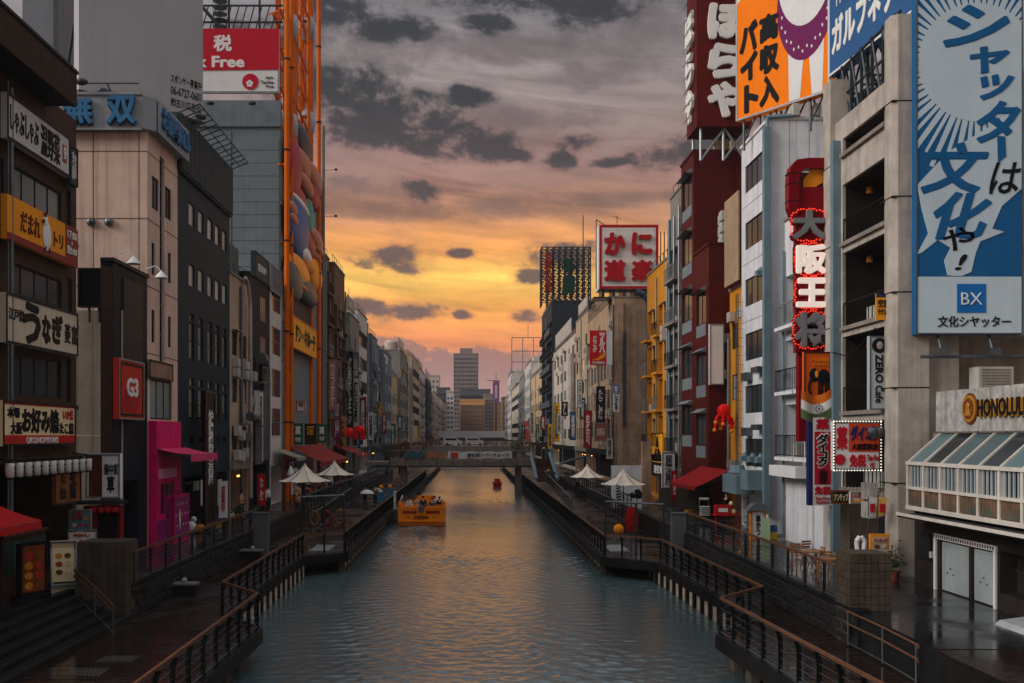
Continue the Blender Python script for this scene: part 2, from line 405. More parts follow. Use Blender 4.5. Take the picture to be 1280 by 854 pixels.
# ------------------------------------------------------------------ water, ground, decks
def water_mat():
    m = bpy.data.materials.new('canal water'); m.use_nodes = True; t = m.node_tree; q = NT(t); b = t.nodes['Principled BSDF']
    geo = q.n('ShaderNodeNewGeometry'); P = geo.outputs['Position']
    mp = q.n('ShaderNodeMapping'); t.links.new(P, mp.inputs[0]); mp.inputs['Scale'].default_value = (.55, 1.1, 1)
    big = q.noise(P, .045, 3, .5, 1.2); calm = q.smooth(big, .36, .62)
    n1 = q.noise(mp.outputs[0], 2.6, 5, .62, .4); n2 = q.noise(mp.outputs[0], .36, 3, .5); n3 = q.noise(P, 9, 2, .5)
    h = q.m('ADD', q.m('ADD', q.m('MULTIPLY', n1, .5), q.m('MULTIPLY', n2, .8)), q.m('MULTIPLY', n3, .05))
    h = q.m('MULTIPLY', h, q.m('ADD', q.m('MULTIPLY', calm, .9), .3))
    bp = q.n('ShaderNodeBump'); bp.inputs['Strength'].default_value = 1.0; bp.inputs['Distance'].default_value = .04
    t.links.new(h, bp.inputs['Height']); t.links.new(bp.outputs[0], b.inputs['Normal'])
    q.set(b.inputs['Base Color'], q.ramp(big, [(.3, lin((54, 70, 73))), (.7, lin((76, 92, 94)))]))
    b.inputs['Roughness'].default_value = .16; b.inputs['IOR'].default_value = 1.55
    return m
WATER = water_mat()
def water_sheet():
    # real small waves where the camera can see them, still water beyond
    import numpy as np
    r = np.random.default_rng(5); x = np.arange(-9.6, 10.6, .1); y = np.concatenate([np.arange(14, 60, .08), np.arange(60, 150.1, .2)]); X, Y = np.meshgrid(x, y); Z = np.zeros_like(X); nx, ny = len(x), len(y)
    amp = .55 + .45 * np.sin(.21 * X + .083 * Y + 1.1 * np.sin(.11 * Y + .3 * X)) * np.sin(.047 * Y - .13 * X + .9)
    for k in range(46):
        lam = .24 * (4 ** r.random()); th = r.normal(pi / 2, .75); kk = 2 * pi / lam; Z += WSLOPE * lam / (2 * pi) * .2 * np.sin(kk * (cos(th) * X + sin(th) * Y) + r.random() * 6.28 + .6 * np.sin(.35 * X + .2 * Y + k))
    Z *= np.clip(amp, .2, 1.1)
    co = np.stack([X, Y, Z], -1).reshape(-1, 3); i = (np.arange(ny - 1)[:, None] * nx + np.arange(nx - 1)[None]).ravel(); f = np.stack([i, i + 1, i + nx + 1, i + nx], -1)
    e = np.array([(-60, 150, 0), (60, 150, 0), (60, 1500, 0), (-60, 1500, 0), (-60, -60, 0), (60, -60, 0), (60, 14, 0), (-60, 14, 0)], float); n = len(co); f = np.concatenate([f, [[n, n + 1, n + 2, n + 3], [n + 4, n + 5, n + 6, n + 7]]]); co = np.concatenate([co, e])
    me = bpy.data.meshes.new('water'); me.vertices.add(len(co)); me.vertices.foreach_set('co', co.ravel()); me.loops.add(f.size); me.loops.foreach_set('vertex_index', f.ravel().astype(np.int32)); me.polygons.add(len(f)); me.polygons.foreach_set('loop_start', np.arange(0, f.size, 4, dtype=np.int32)); me.polygons.foreach_set('use_smooth', np.ones(len(f), bool)); me.update(calc_edges=True); me.materials.append(WATER)
    obj('water', me, kind='structure')
WSLOPE = .16
water_sheet()

def wet_mat(name, c, plank=0, lo=.05, hi=.42):
    m = bpy.data.materials.new(name); m.use_nodes = True; t = m.node_tree; q = NT(t); b = t.nodes['Principled BSDF']
    geo = q.n('ShaderNodeNewGeometry'); P = geo.outputs['Position']; c = lin(c)
    mp = q.n('ShaderNodeMapping'); t.links.new(P, mp.inputs[0]); mp.inputs['Scale'].default_value = (.7, 5.2, 1) if plank else (1, 1, 1)
    n = q.noise(mp.outputs[0], 1.0, 5, .65); pud = q.noise(P, .33, 4, .6, .5)
    q.set(b.inputs['Base Color'], q.ramp(n, [(.25, tuple(v * .5 for v in c[:3]) + (1,)), (.75, tuple(v * 1.35 for v in c[:3]) + (1,))]))
    rr = q.m('ADD', q.m('MULTIPLY', q.smooth(q.m('ADD', q.m('MULTIPLY', pud, .75), q.m('MULTIPLY', n, .25)), .36, .66), hi - lo), lo); q.set(b.inputs['Roughness'], rr)
    bp = q.n('ShaderNodeBump'); bp.inputs['Strength'].default_value = .12; bp.inputs['Distance'].default_value = .01; b.inputs['Specular IOR Level'].default_value = .42
    t.links.new(q.noise(mp.outputs[0], 5, 4, .6), bp.inputs['Height']); t.links.new(bp.outputs[0], b.inputs['Normal'])
    MC[name] = m; return m
PAVE = wet_mat('wet paving', (27, 29, 31)); WOOD_WET = wet_mat('wet dark decking', (38, 27, 22), 1); KERB = M('dark wet stone', (32, 31, 30), .5, var=.3, bump=.4)
STONE = M('retaining wall stone', (42, 41, 40), .6, var=.3, scale=3, bump=.6, streak=.2)
RAILWOOD = M('bronze timber handrail', (98, 66, 48), .35, var=.22, scale=4, streak=0)
QUAY = M('quay concrete', (92, 84, 76), .75, var=.3, bump=.4, streak=.5); QPAN = M('pale quay panel', (196, 180, 158), .7, var=.3, scale=2.5, bump=.3, streak=.6)
TIMBER = M('dark wet timber', (44, 36, 31), .55, var=.3, scale=2, bump=.4)

structure('ground', B().box(-1500, -13.2, -80, 34, -2, 2).box(-1500, -11.25, 34, 2500, -2, 1.999), PAVE)
structure('pavement', B().box(10.95, 1500, 24.4, 2500, -2, 2).box(15.0, 1500, -80, 24.4, -2, 1.999), PAVE)
def edge(side, Y):
    pts = [(-6.5, 0), (-6.5, 32.3), (-8.25, 34.8), (-8.3, 51.6), (-6.3, 53.4), (-6.3, 420)] if side == 'L' else [(8.2, 0), (8.1, 20), (7.45, 31.4), (9.4, 33.8), (8.9, 49.2), (6.5, 51.5), (6.5, 420)]
    for (xa, ya), (xb, yb) in zip(pts, pts[1:]):
        if ya <= Y <= yb: return xa + (xb - xa) * (Y - ya) / (yb - ya)
for side, back, sg in (('L', -11.22, 1), ('R', 10.92, -1)):
    Ys = [8, 20, 31.4, 32.3, 33.8, 34.8, 49.2, 51.5, 51.6, 53.4, 230]
    b = B()
    for a, c in zip(Ys, Ys[1:]):
        xa, xc = edge(side, a), edge(side, c); z0, z1 = .55, .955
        b.add([(back, a, z0), (xa, a, z0), (xc, c, z0), (back, c, z0), (back, a, z1), (xa, a, z1), (xc, c, z1), (back, c, z1)],
              [(0, 3, 2, 1), (4, 5, 6, 7), (0, 1, 5, 4), (1, 2, 6, 5), (2, 3, 7, 6), (3, 0, 4, 7)])
    dk = structure('deck', b, TIMBER)
    b = B(); y = 10.0; rnd = random.Random(3)
    while y < 200:
        w = .2 if y < 70 else .4
        xa, xc = edge(side, y) + sg * .05, edge(side, y + w) + sg * .05; e = .012 if w < .3 else .02; dz = rnd.uniform(-.006, .006)
        b.add([(back, y + e, .95), (xa, y + e, .95), (xc, y + w - e, .95), (back, y + w - e, .95), (back, y + e, 1 + dz), (xa, y + e, 1 + dz), (xc, y + w - e, 1 + dz), (back, y + w - e, 1 + dz)],
              [(4, 5, 6, 7), (0, 1, 5, 4), (1, 2, 6, 5), (2, 3, 7, 6), (3, 0, 4, 7)]); y += w
    obj('plank', b, WOOD_WET, dk, kind='stuff')
    # quay wall, its pale panels between dark fender posts, piles under the long deck
    qx = -8.75 if side == 'L' else 9.75
    qw = structure('quay_wall', B().box(min(qx, back - sg * .1), max(qx, back - sg * .1), 0, 420, -2, .5), QUAY)
    pm = B().box(-.06, .06, -.42, .42, -.1, .56).mesh('concrete_panel', QPAN); fm = B().box(-.12, .12, -.1, .1, -.6, .95).mesh('fender_post', TIMBER)
    for k in range(14):
        Y = 34.9 + k * 1.22; x = edge(side, min(Y, 49.1)) if side == 'R' else edge(side, Y)
        obj('concrete_panel', pm, None, qw, (x - sg * .04, Y + .6, 0)); obj('fender_post', fm, None, qw, (x - sg * .02, Y, 0))
    b = B().box(-.12, .12, -.3, .3, -1, .6).mesh('pile', QUAY)
    for k in range(60): obj('pile', b, None, dk, (edge(side, 53.9 + k * 1.6) - sg * .35, 53.9 + k * 1.6, 0))
    for k in range(12): obj('pile', b, None, dk, (edge(side, 14 + k * 1.55) - sg * .45, 14 + k * 1.55, 0))
    pb = B().box(-.06, .06, -.31, .31, .16, .56).mesh('concrete_panel', QPAN)
    for k in range(60): obj('concrete_panel', pb, None, dk, (edge(side, 54.7 + k * 1.6) - sg * .3, 54.7 + k * 1.6, 0))
    # fascia beam along the deck edge
    b = B()
    for a, c in zip(Ys, Ys[1:]):
        xa, xc = edge(side, a) + sg * .06, edge(side, c) + sg * .06
        b.add([(xa - sg * .12, a, .6), (xa, a, .6), (xc, c, .6), (xc - sg * .12, c, .6), (xa - sg * .12, a, 1.02), (xa, a, 1.02), (xc, c, 1.02), (xc - sg * .12, c, 1.02)],
              [(0, 3, 2, 1), (4, 5, 6, 7), (0, 1, 5, 4), (1, 2, 6, 5), (2, 3, 7, 6), (3, 0, 4, 7)])
    obj('edge_beam', b, KERB, dk)
# retaining walls of rough stone courses
for side, x, sg, ya, yb in (('L', -11.2, 1, 34.3, 62), ('R', 10.9, -1, 29.2, 60)):
    rw = structure('retaining_wall', B().box(x - sg * .3, x - sg * .001, ya, 150, .9, 2.0), KERB)
    obj('kerb_stone', B().box(x - sg * .35, x + sg * .06, ya, 150, 2.0, 2.1), KERB, rw)
    rnd = random.Random(5); ms = []
    for k in range(5):
        j = lambda: rnd.uniform(-.03, .03); b = B()
        b.add([(-.1, -.38, 0), (.02, -.38, 0), (.02, .38, 0), (-.1, .38, 0), (-.1, -.38, .3), (.02, -.38, .3), (.02, .38, .3), (-.1, .38, .3),
               (.07 + j(), -.33 + j(), .03), (.08 + j(), .33 + j(), .035), (.07 + j(), .33 + j(), .26), (.08 + j(), -.33 + j(), .27)],
              [(1, 2, 9, 8), (2, 6, 10, 9), (6, 5, 11, 10), (5, 1, 8, 11), (8, 9, 10, 11)])
        if sg < 0: b.v = [(-a, -c, d) for a, c, d in b.v]
        ms.append(b.mesh('stone_block', STONE))
    for r in range(3):
        y = ya + .4 + (r % 2) * .4
        while y < yb: obj('stone_block', rnd.choice(ms), None, rw, (x, y, 1.0 + r * .325)); y += .79
# the wide steps at the lower left
st = structure('stairs', B().box(-13.25, -13.0, 8, 33.9, -.5, 1.99), KERB)
for k in range(5): obj('step', B().box(-13.0 + k * .38, -13.0 + (k + 1) * .38, 8, 33.9 - .002 * k, .9, 1.83 - k * .165), KERB, st); obj('nosing', B().box(-13.0 + (k + 1) * .38 - .05, -13.0 + (k + 1) * .38 + .006, 8, 33.88, 1.79 - k * .165, 1.838 - k * .165), STEEL_D, st)
# planked landing at the lower right
ld = structure('landing', B().box(10.93, 14.99, 5, 24.38, -1, 1.93), KERB); b = B()
for k in range(96): b.box(10.9, 14.98, 5.2 + k * .2 + .012, 5.4 + k * .2 - .012, 1.935, 1.985)
obj('plank', b, WOOD_WET, ld, kind='stuff')
for px_, x0, y0, n in ((0, -10.2, 26.0, 8), (0, -9.9, 27.6, 7), (0, 9.6, 30.1, 0)):
    if n:
        b = B()
        for i in range(9):
            for j in range(n): b.lathe([(.022, 0), (.016, .01)], (x0 + i * .11, y0 + j * .11, 1.012), 6)
        tag(obj('tactile_strip', b, M('worn tactile stud', (128, 126, 122), .5), kind='thing'), 'studded white tactile strip on the left deck, ' + ('nearer the bottom edge' if y0 < 27 else 'further from the bottom edge'), 'tactile strip', 'tactile strips in the left deck')

# ------------------------------------------------------------------ railings
POSTM = {}
def railing(label, pts, spacing=1.5, h=1.1, cables=5, top=RAILWOOD, post=BLACK, pw=.045, pd=.115, flatbar=True, bottom=True, group='railings', top_r=.035, skip_first=False):
    z0 = pts[0][2]; o = thing('railing', label, 'railing', pts[0], 0, group); P0 = Vector(pts[0]); P = [Vector(p) - P0 for p in pts]
    b = B(); up = Vector((0, 0, h))
    for a, c in zip(P, P[1:]): b.bar(a + up, c + up, top_r * 1.5, 4, rot=0)
    obj('handrail', b, top, o)
    for k in range(cables):
        b = B(); zz = Vector((0, 0, .2 + k * (h - .3) / max(1, cables - 1)))
        for a, c in zip(P, P[1:]): b.bar(a + zz, c + zz, .009, 4, cap=False)
        obj('cable', b, STEEL, o)
    if bottom:
        b = B(); zz = Vector((0, 0, .09))
        for a, c in zip(P, P[1:]): b.bar(a + zz, c + zz, .035, 4)
        obj('bottom_rail', b, STEEL, o)
    key = (h, pw, pd, flatbar, post.name)
    if key not in POSTM:
        b = B()
        if flatbar:   # curved flat-bar post leaning in at the top
            prof = [(-pd / 2, 0), (pd / 2, 0), (pd / 2, h * .72), (pd / 2 + .05, h * .9), (pd / 2 + .1, h - .03), (pd / 2 - .02, h - .03), (-pd / 2 + .02, h * .9), (-pd / 2, h * .72)]
            b.poly([(x, z) for x, z in prof], 'x', -pw / 2, pw / 2); b.box(-.08, .08, -.12, .12, 0, .015)
        else: b.box(-pw / 2, pw / 2, -pd / 2, pd / 2, 0, h - .02); b.box(-.07, .07, -.07, .07, 0, .015)
        POSTM[key] = b.mesh('post', post)
    for i, (a, c) in enumerate(zip(P, P[1:])):
        d = c - a; n = max(1, round(d.length / spacing)); ang = atan2(d.y, d.x)
        for k in range(n + (1 if i == len(P) - 2 else 0)):
            q = a + d * (k / n); obj('post', POSTM[key], None, o, q, ang)
    return o
Z1 = 1.0; RG = 'promenade railings'
railing('black post and wire railing along the near left deck edge, with a jog inward', [(-6.62, 10, Z1), (-6.62, 32.3, Z1), (-8.3, 34.8, Z1), (-8.36, 51.7, Z1)][::-1], 1.35, group=RG)
railing('short railing across the front of the left long deck, under the portal frame', [(-8.36, 51.75, Z1), (-6.42, 53.42, Z1)][::-1], 1.3, cables=4, group=RG)
railing('long railing along the left deck edge running past the boat to the bridge', [(-6.42, 53.5, Z1), (-6.42, 150, Z1)][::-1], 1.25, cables=3, group=RG)
railing('black post and wire railing along the near right deck edge, with a jog inward', [(8.2, 10, Z1), (8.15, 20, Z1), (7.9, 25, Z1), (7.56, 31.4, Z1), (9.5, 33.8, Z1), (9.0, 49.2, Z1)], 1.35, group=RG)
railing('short railing across the front of the right long deck, under the portal frame', [(9.0, 49.25, Z1), (6.6, 51.5, Z1)], 1.3, cables=4, group=RG)
railing('long railing along the right deck edge running to the bridge', [(6.62, 51.6, Z1), (6.62, 150, Z1)], 1.25, cables=3, group=RG)
railing('grey steel railing on the upper left walkway behind the tiled pillar', [(-11.2, 34.6, 2.1), (-11.2, 54.6, 2.1)][::-1], 1.9, 1.05, 6, post=STEEL_D, pw=.05, pd=.09, flatbar=False, group=RG)
railing('grey steel railing on the upper right walkway behind the tiled pillar', [(10.9, 30.2, 2.1), (10.9, 52.2, 2.1)], 1.9, 1.05, 6, post=STEEL_D, pw=.05, pd=.09, flatbar=False, group=RG)
railing('far railing on the upper left walkway beyond the parasols', [(-10.6, 66, 2.1), (-10.6, 118, 2.1)][::-1], 1.6, 1.1, 5, STEEL, STEEL_D, .05, .08, False, group=RG)
railing('railing on the inner edge of the left terrace below the parasols', [(-8.9, 58, 1.5), (-8.9, 78, 2.0)][::-1], 1.4, 1.1, 3, STEEL, STEEL_D, .05, .08, False, group=RG)
railing('far railing on the upper right walkway beyond the parasols', [(10.2, 66, 2.1), (10.2, 112, 2.1)], 1.6, 1.1, 5, STEEL, STEEL_D, .05, .08, False, group=RG)
railing('railing round the right parasol terrace', [(9.0, 59, 2.0), (9.0, 80, 2.0)], 1.4, 1.0, 5, STEEL, STEEL_D, .05, .08, False, group=RG)
railing('ramp railing in the middle of the right deck beyond the parasols', [(8.0, 82, 1.0), (8.0, 112, 2.2)], 1.5, 1.0, 4, STEEL, STEEL_D, .05, .08, False, group=RG)
# stair handrails at the two tiled pillars
def stair_rail(label, pts, h, zs):
    o = thing('stair_handrail', label, 'handrail', pts[0], 0, 'stair handrails'); P0 = Vector(pts[0]); P = [Vector(p) - P0 for p in pts]
    for z in zs:
        b = B(); L = [p + Vector((0, 0, z)) for p in P]; d = (L[0] - L[1]).normalized() * .12
        b.tube([L[0] + d - Vector((0, 0, .08)), L[0] + d, *L, L[-1] - d, L[-1] - d - Vector((0, 0, .08))], .028, 8); obj('handrail', b, RAILWOOD, o)
    for p in P: obj('post', B().bar(p, p + Vector((0, 0, h)), .026, 8), STEEL, o)
    obj('bottom_rail', B().tube([p + Vector((0, 0, .06)) for p in P], .02, 6), STEEL, o)
stair_rail('low double handrail going down the steps beside the left tiled pillar', [(-12.75, 33.6, 1.75), (-11.7, 32.4, 1.4), (-10.75, 31.3, 1.0)], .9, (.9, .72))
stair_rail('low double handrail in front of the right tiled pillar', [(10.75, 29.6, 1.05), (10.78, 27.2, 1.05), (10.8, 25.2, 1.0)], .95, (.95, .6))
# tiled pillars
TILE = M('mottled brown pillar tile', (78, 68, 57), .55, var=.28, scale=2.2, bump=.3, streak=.35); TILED = M('pillar tile joint', (60, 52, 44), .8)
def pillar(label, x, y, wx, wy, z0, h):
    o = thing('tiled_pillar', label, 'pillar', (x, y, z0), 0, 'tiled pillars on the promenade')
    obj('core', B().box(-wx / 2, wx / 2, -wy / 2, wy / 2, 0, h), TILED, o); nz = 11; nx = 6
    th = h / nz; tw = wx / nx; ta = wy / nx; g = .009
    mf = B().box(g, tw - g, -.03, .001, g, th - g).mesh('tile', TILE); ms = B().box(-.001, .03, g, ta - g, g, th - g).mesh('tile', TILE)
    mt = B().box(g, tw - g, g, ta - g, 0, .03).mesh('tile', TILE); sx = wx / 2 if x < 0 else -wx / 2
    for i in range(nx):
        for j in range(nz):
            obj('tile', mf, None, o, (-wx / 2 + i * tw, -wy / 2 + random.uniform(0, .012), j * th)); s = obj('tile', ms, None, o, (sx, -wy / 2 + i * ta, j * th))
            if x > 0: s.location = (sx - .029, -wy / 2 + i * ta, j * th)
    for i in range(nx):
        for j in range(nx): obj('tile', mt, None, o, (-wx / 2 + i * tw, -wy / 2 + j * ta, h))
    obj('plinth', B().box(-wx / 2 - .1, wx / 2 + .1, -wy / 2 - .1, wy / 2 + .1, -.25, 0), KERB, o)
pillar('tall brown tiled pillar on the left at the head of the steps', -12.0, 34.4, 1.55, 1.3, 1.02, 2.5)
pillar('tall brown tiled pillar on the right in front of the wooden tables', 11.45, 30.3, 1.15, 1.2, 1.0, 2.6)
# service cabinets, stone seats
CAB = M('grey cabinet paint', (96, 98, 100), .5, .2, var=.12)
for x, lab in ((-10.65, 'tall grey service cabinet at the end of the left upper railing'), (10.6, 'tall grey service cabinet at the end of the right upper railing')):
    o = thing('service_cabinet', lab, 'cabinet', (x, 53.0, 1.0)); obj('body', B().box(-.36, .36, -.3, .3, 0, 2.0), CAB, o)
    obj('top_lid', B().box(-.4, .4, -.34, .34, 2.0, 2.1), STEEL, o); obj('door', B().box(-.3, .3, -.325, -.301, .15, 1.3), CAB, o)
for i, (px, py) in enumerate(((227, 745), (313, 700))):
    Y = 6 * F / (py - CY); o = thing('stone_seat', ('nearer' if i == 0 else 'farther') + ' small stone bench block with a ball lamp on the left deck', 'bench', (XY(px, Y), Y, 1.0), 0, 'stone bench blocks on the left deck')
    obj('block', B().box(-.55, .55, -.2, .25, 0, .42), KERB, o); obj('seat_slab', B().box(-.6, .6, -.25, .3, .42, .5), M('pale seat stone', (112, 108, 102), .5), o)
    obj('ball_lamp', B().ball((.1, 0, .58), .11), M('frosted globe', (150, 148, 142), .3, var=.05), o, smooth=True)
for i, (px, py, s) in enumerate(((398, 690, 1), (775, 690, -1), (545, 0, 0))):
    if not s: continue
    Y = 6 * F / (py - CY); tag(obj('access_plate', B().box(-.5, .5, -1.5, 1.5, 0, .06), M('pale grey plate', (150, 152, 152), .35, .3), loc=(XY(px, Y), Y + 1.5, 1.0)), 'pale grey access plate on the ' + ('left' if s > 0 else 'right') + ' deck behind the portal frame', 'access plate')
# portal frames over the short railings with things hung on them
def portal(label, pts, top):
    o = thing('portal_frame', label, 'frame', pts[0], 0, 'portal frames on the deck'); P0 = Vector(pts[0]); P = [Vector(p) - P0 for p in pts]; up = Vector((0, 0, top - 1))
    for p in P: obj('post', B().bar(p, p + up, .05, 8), STEEL_D, o)
    obj('crossbar', B().tube([p + up for p in P], .05, 8), STEEL, o); return o
portal('rectangular steel portal frame at the corner of the left long deck', [(-8.4, 51.8, 1), (-7.4, 52.7, 1), (-6.5, 53.5, 1)], 3.95)
portal('rectangular steel portal frame at the corner of the right long deck', [(9.15, 49.2, 1), (8.0, 50.3, 1), (6.7, 51.5, 1)], 3.75)
def ring(name, label, c, r, t, mat, cat, sx=1):
    o = thing(name, label, cat, c); b = B(); n = 18; k = 7
    for i in range(n):
        a = 2 * pi * i / n
        for j in range(k):
            e = 2 * pi * j / k; b.v.append(((r + t * cos(e)) * cos(a) * sx, t * sin(e), (r + t * cos(e)) * sin(a)))
    b.f = [(i * k + j, i * k + (j + 1) % k, ((i + 1) % n) * k + (j + 1) % k, ((i + 1) % n) * k + j) for i in range(n) for j in range(k)]
    obj('ring', b, mat, o, smooth=True); return o
STRAW = M('tan rope', (120, 84, 54), .8, var=.2, scale=6)
for x, y, m_, l in ((-8.05, 53.6, STRAW, 'tan rope hoop hung on the left portal frame, left of the red one'), (-7.35, 53.4, M('dark red ring', (120, 16, 20), .5), 'red life ring hung on the left portal frame'), (-6.85, 54.5, STRAW, 'tan rope hoop hung on the left portal frame, right of the red one')):
    ring('life_ring', l, (x, y, 2.75), .36, .09, m_, 'life ring', .62)
# ------------------------------------------------------------------ generic canal-side building: real openings, windows, balconies, pipes, units
SLAMP = B().ball((0, 0, 0), .07, None, None, 8, 6).mesh('shop_lamp', M('warm shop lamp', (255, 178, 84), .4, var=0, emit=3, bump=0))
def auto_building(name, label, side, Ya, Yb, top, mat, style='win', seed=1, fh=3.1, first=4.0, D=12, X=None, frame=None, glass=None, wfrac=.55, hfrac=.5, ncol=None, shop=True, cap=None, pipes=1, acs=.35, flank=False, balc_mat=None, lowmat=None, group='buildings along the canal'):
    rnd = random.Random(seed); Wd = Yb - Ya; H = top - GZ; near = F / Ya
    nfl = max(1, int((H - first - .4) / fh)); ops = []; wins = []; bal = []
    n = ncol or max(1, round(Wd / 2.6)); cw = Wd / n
    if shop: ops.append((.25, Wd - .25, .15, 2.9, 1.2))
    for fl in range(nfl):
        v0 = first + fl * fh
        for i in range(n):
            if style == 'balcony' and (i % 2 == 0 or n < 3):
                u0, u1 = i * cw + .15, (i + 1) * cw - .15; ops.append((u0, u1, v0 - .2, v0 + 2.3, 1.1)); bal.append((u0, u1, v0 - .2)); continue
            if style == 'strip':
                if i: continue
                u0, u1 = .4, Wd - .4; w = u1 - u0
            else: w = cw * wfrac; u0 = i * cw + (cw - w) / 2
            h = fh * hfrac
            if rnd.random() < .06: continue
            ops.append((u0, u0 + w, v0 + .55, v0 + .55 + h)); wins.append((u0, v0 + .55, w, h))
    sops = []
    if flank:
        for fl in range(nfl):
            for i in range(2): sops.append((1.5 + i * 4, 2.6 + i * 4, first + fl * fh + .6, first + fl * fh + 1.9))
    o = building(name, label, side, Ya, Yb, top, mat, D, X, ops, sops, cap=cap or CONC, group=group)
    for k, (u, v, w, h) in enumerate(wins):
        nx = max(2, round(w / 1.0)) if style == 'strip' else (2 if w > .9 else 1)
        window(o, u, v, w, h, nx, 1 if h < 1.6 else 2, frame=frame, glass=(glass or GLASS) if rnd.random() < .76 else (GLASS_B if rnd.random() < .8 else GLASS_LIT), multi=False)
    if flank:
        L = side == 'L'
        for a, b_, c, d in sops: window(o, 0, 0, b_ - a, d - c, 1, 1, frame=frame, glass=glass, loc=(.06 if L else Wd - .06, b_ if L else a, c), rz=R(-90) if L else R(90))
    for u0, u1, v in bal:
        w = u1 - u0
        obj('balcony_slab', B().box(u0 - .05, u1 + .05, -.55, .0, v - .16, v), balc_mat or mat, o)
        b = B().box(u0 - .03, u1 + .03, -.53, -.5, v + 1.0, v + 1.05).box(u0 - .03, u1 + .03, -.53, -.5, v + .08, v + .12)
        k = max(3, int(w / .22))
        for i in range(k + 1): b.box(u0 + w * i / k - .012, u0 + w * i / k + .012, -.527, -.503, v + .12, v + 1.0)
        for uu in (u0 - .01, u1 + .01): b.box(uu - .015, uu + .015, -.5, 0, v + 1.0, v + 1.04)
        obj('balcony_rail', b, BLACK if rnd.random() < .6 else ALU, o)
        wd = window(o, u0 + .2, v + .02, w - .4, 2.0, 2, 1, depth=1.0, frame=ALU, glass=GLASS)
        if rnd.random() < .6: ac(o, u0 + .3, v + .01, .55)
    for u, v, w, h in wins:
        if rnd.random() < acs: ac(o, max(.05, min(u, Wd - 1)), v - .85 if rnd.random() < .5 else v + h + .1, 0)
        if rnd.random() < .25: obj('window_hood', B().box(u - .08, u + w + .08, -.35, .0, v + h + .05, v + h + .1), ALU, o)
    for k in range(pipes):
        u = rnd.choice((.15, Wd - .15, Wd * .5)); b = B().bar((u, -.12, .2), (u, -.12, H - rnd.uniform(.2, 3)), rnd.uniform(.06, .12), 8)
        for z in range(2, int(H) - 1, 3): b.box(u - .14, u + .14, -.1, 0, z, z + .06)
        obj('downpipe', b, rnd.choice((PIPE, STEEL, ALU)), o)
    if Ya > 118 and rnd.random() < .5: u = rnd.uniform(.3, .7) * Wd; tb = B().lathe([(.8, .9), (.85, 1.0), (.85, 2.2), (.5, 2.5)], (u, 2.2, H), 12); [tb.bar((u + a, 2.2 + c, H), (u + a, 2.2 + c, H + .9), .05, 5) for a in (-.5, .5) for c in (-.5, .5)]; obj('water_tank', tb, CONC_L, o)
    if Ya > 118 and rnd.random() < .3: obj('roof_hoarding', B().box(.3, Wd * .75, .3, .4, H + .8, H + rnd.uniform(2.2, 3.6)).box(.4, .5, .41, .5, H, H + 2).box(Wd * .7, Wd * .7 + .1, .41, .5, H, H + 2), rnd.choice((CONC_L, ALU, FRAME)), o)
    if rnd.random() < .75:
        u = rnd.uniform(.2, .6) * Wd; hh = rnd.uniform(1.2, 2.4); obj('roof_house', B().box(u, u + Wd * .3, 1.5, 5, H + .02, H + hh), mat, o)
    if rnd.random() < .5:
        u = rnd.uniform(.2, .8) * Wd; b = B().bar((u, 2, H), (u, 2, H + 4), .03, 5).bar((u - .6, 2, H + 3.6), (u + .6, 2, H + 3.6), .02, 5).bar((u - .4, 2, H + 3.3), (u + .4, 2, H + 3.3), .02, 5); obj('aerial', b, STEEL, o)
    # roof rail
    b = B().bar((.1, .2, H + .95), (Wd - .1, .2, H + .95), .03, 5)
    for i in range(max(2, int(Wd / 1.5)) + 1): u = .1 + (Wd - .2) * i / max(2, int(Wd / 1.5)); b.bar((u, .2, H), (u, .2, H + .95), .025, 5)
    obj('roof_rail', b, STEEL_D, o)
    if shop:
        for k in range(2): obj('shop_lamp', SLAMP, None, o, (rnd.uniform(.6, max(.7, Wd - .6)), .3, 2.45))
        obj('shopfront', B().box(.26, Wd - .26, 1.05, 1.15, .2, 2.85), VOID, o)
        obj('shop_band', B().box(.1, Wd - .1, -.25, 0, 2.95, 3.5), lowmat or rnd.choice((BLACK, REDD, CONC, FRAME)), o)
    return o

def awning(label, side, Ya, Yb, z_wall, z_front, proj, mat, val=.25, X=None, scallop=True, group='shop awnings', frame=STEEL):
    L = side == 'L'; X = X if X is not None else (XL if L else XR); w = Yb - Ya
    o = thing('awning', label, 'awning', (X, Ya if L else Yb, z_front), R(90) if L else R(-90), group)
    h = z_wall - z_front; n = max(4, int(w / .5)); b = B()
    for i in range(n):   # gently sagging cloth between the ribs
        for j in range(4):
            P = lambda a, c: (w * a / n, -proj * c / 4, h * (1 - c / 4) - .06 * sin(pi * c / 4) - (.02 if a % 2 else 0))
            b.quad(P(i, j), P(i + 1, j), P(i + 1, j + 1), P(i, j + 1))
    obj('cloth', b, mat, o, smooth=False); b = B()
    for i in range(n):
        u0, u1 = w * i / n, w * (i + 1) / n; um = (u0 + u1) / 2; z0 = -(.02 if i % 2 else 0); z1 = -(.02 if (i + 1) % 2 else 0)
        b.add([(u0, -proj, z0), (u1, -proj, z1), (u1, -proj - .02, -val), (um, -proj - .02, -val - (.07 if scallop else 0)), (u0, -proj - .02, -val)], [(0, 1, 2, 3, 4)])
    obj('valance', b, mat, o)
    b = B()
    for u in (.05, w - .05): b.bar((u, 0, h - .35), (u, -proj + .02, -.03), .02, 6)
    b.bar((0, -proj + .02, -.03), (w, -proj + .02, -.03), .025, 6); obj('frame', b, frame, o)
    return o

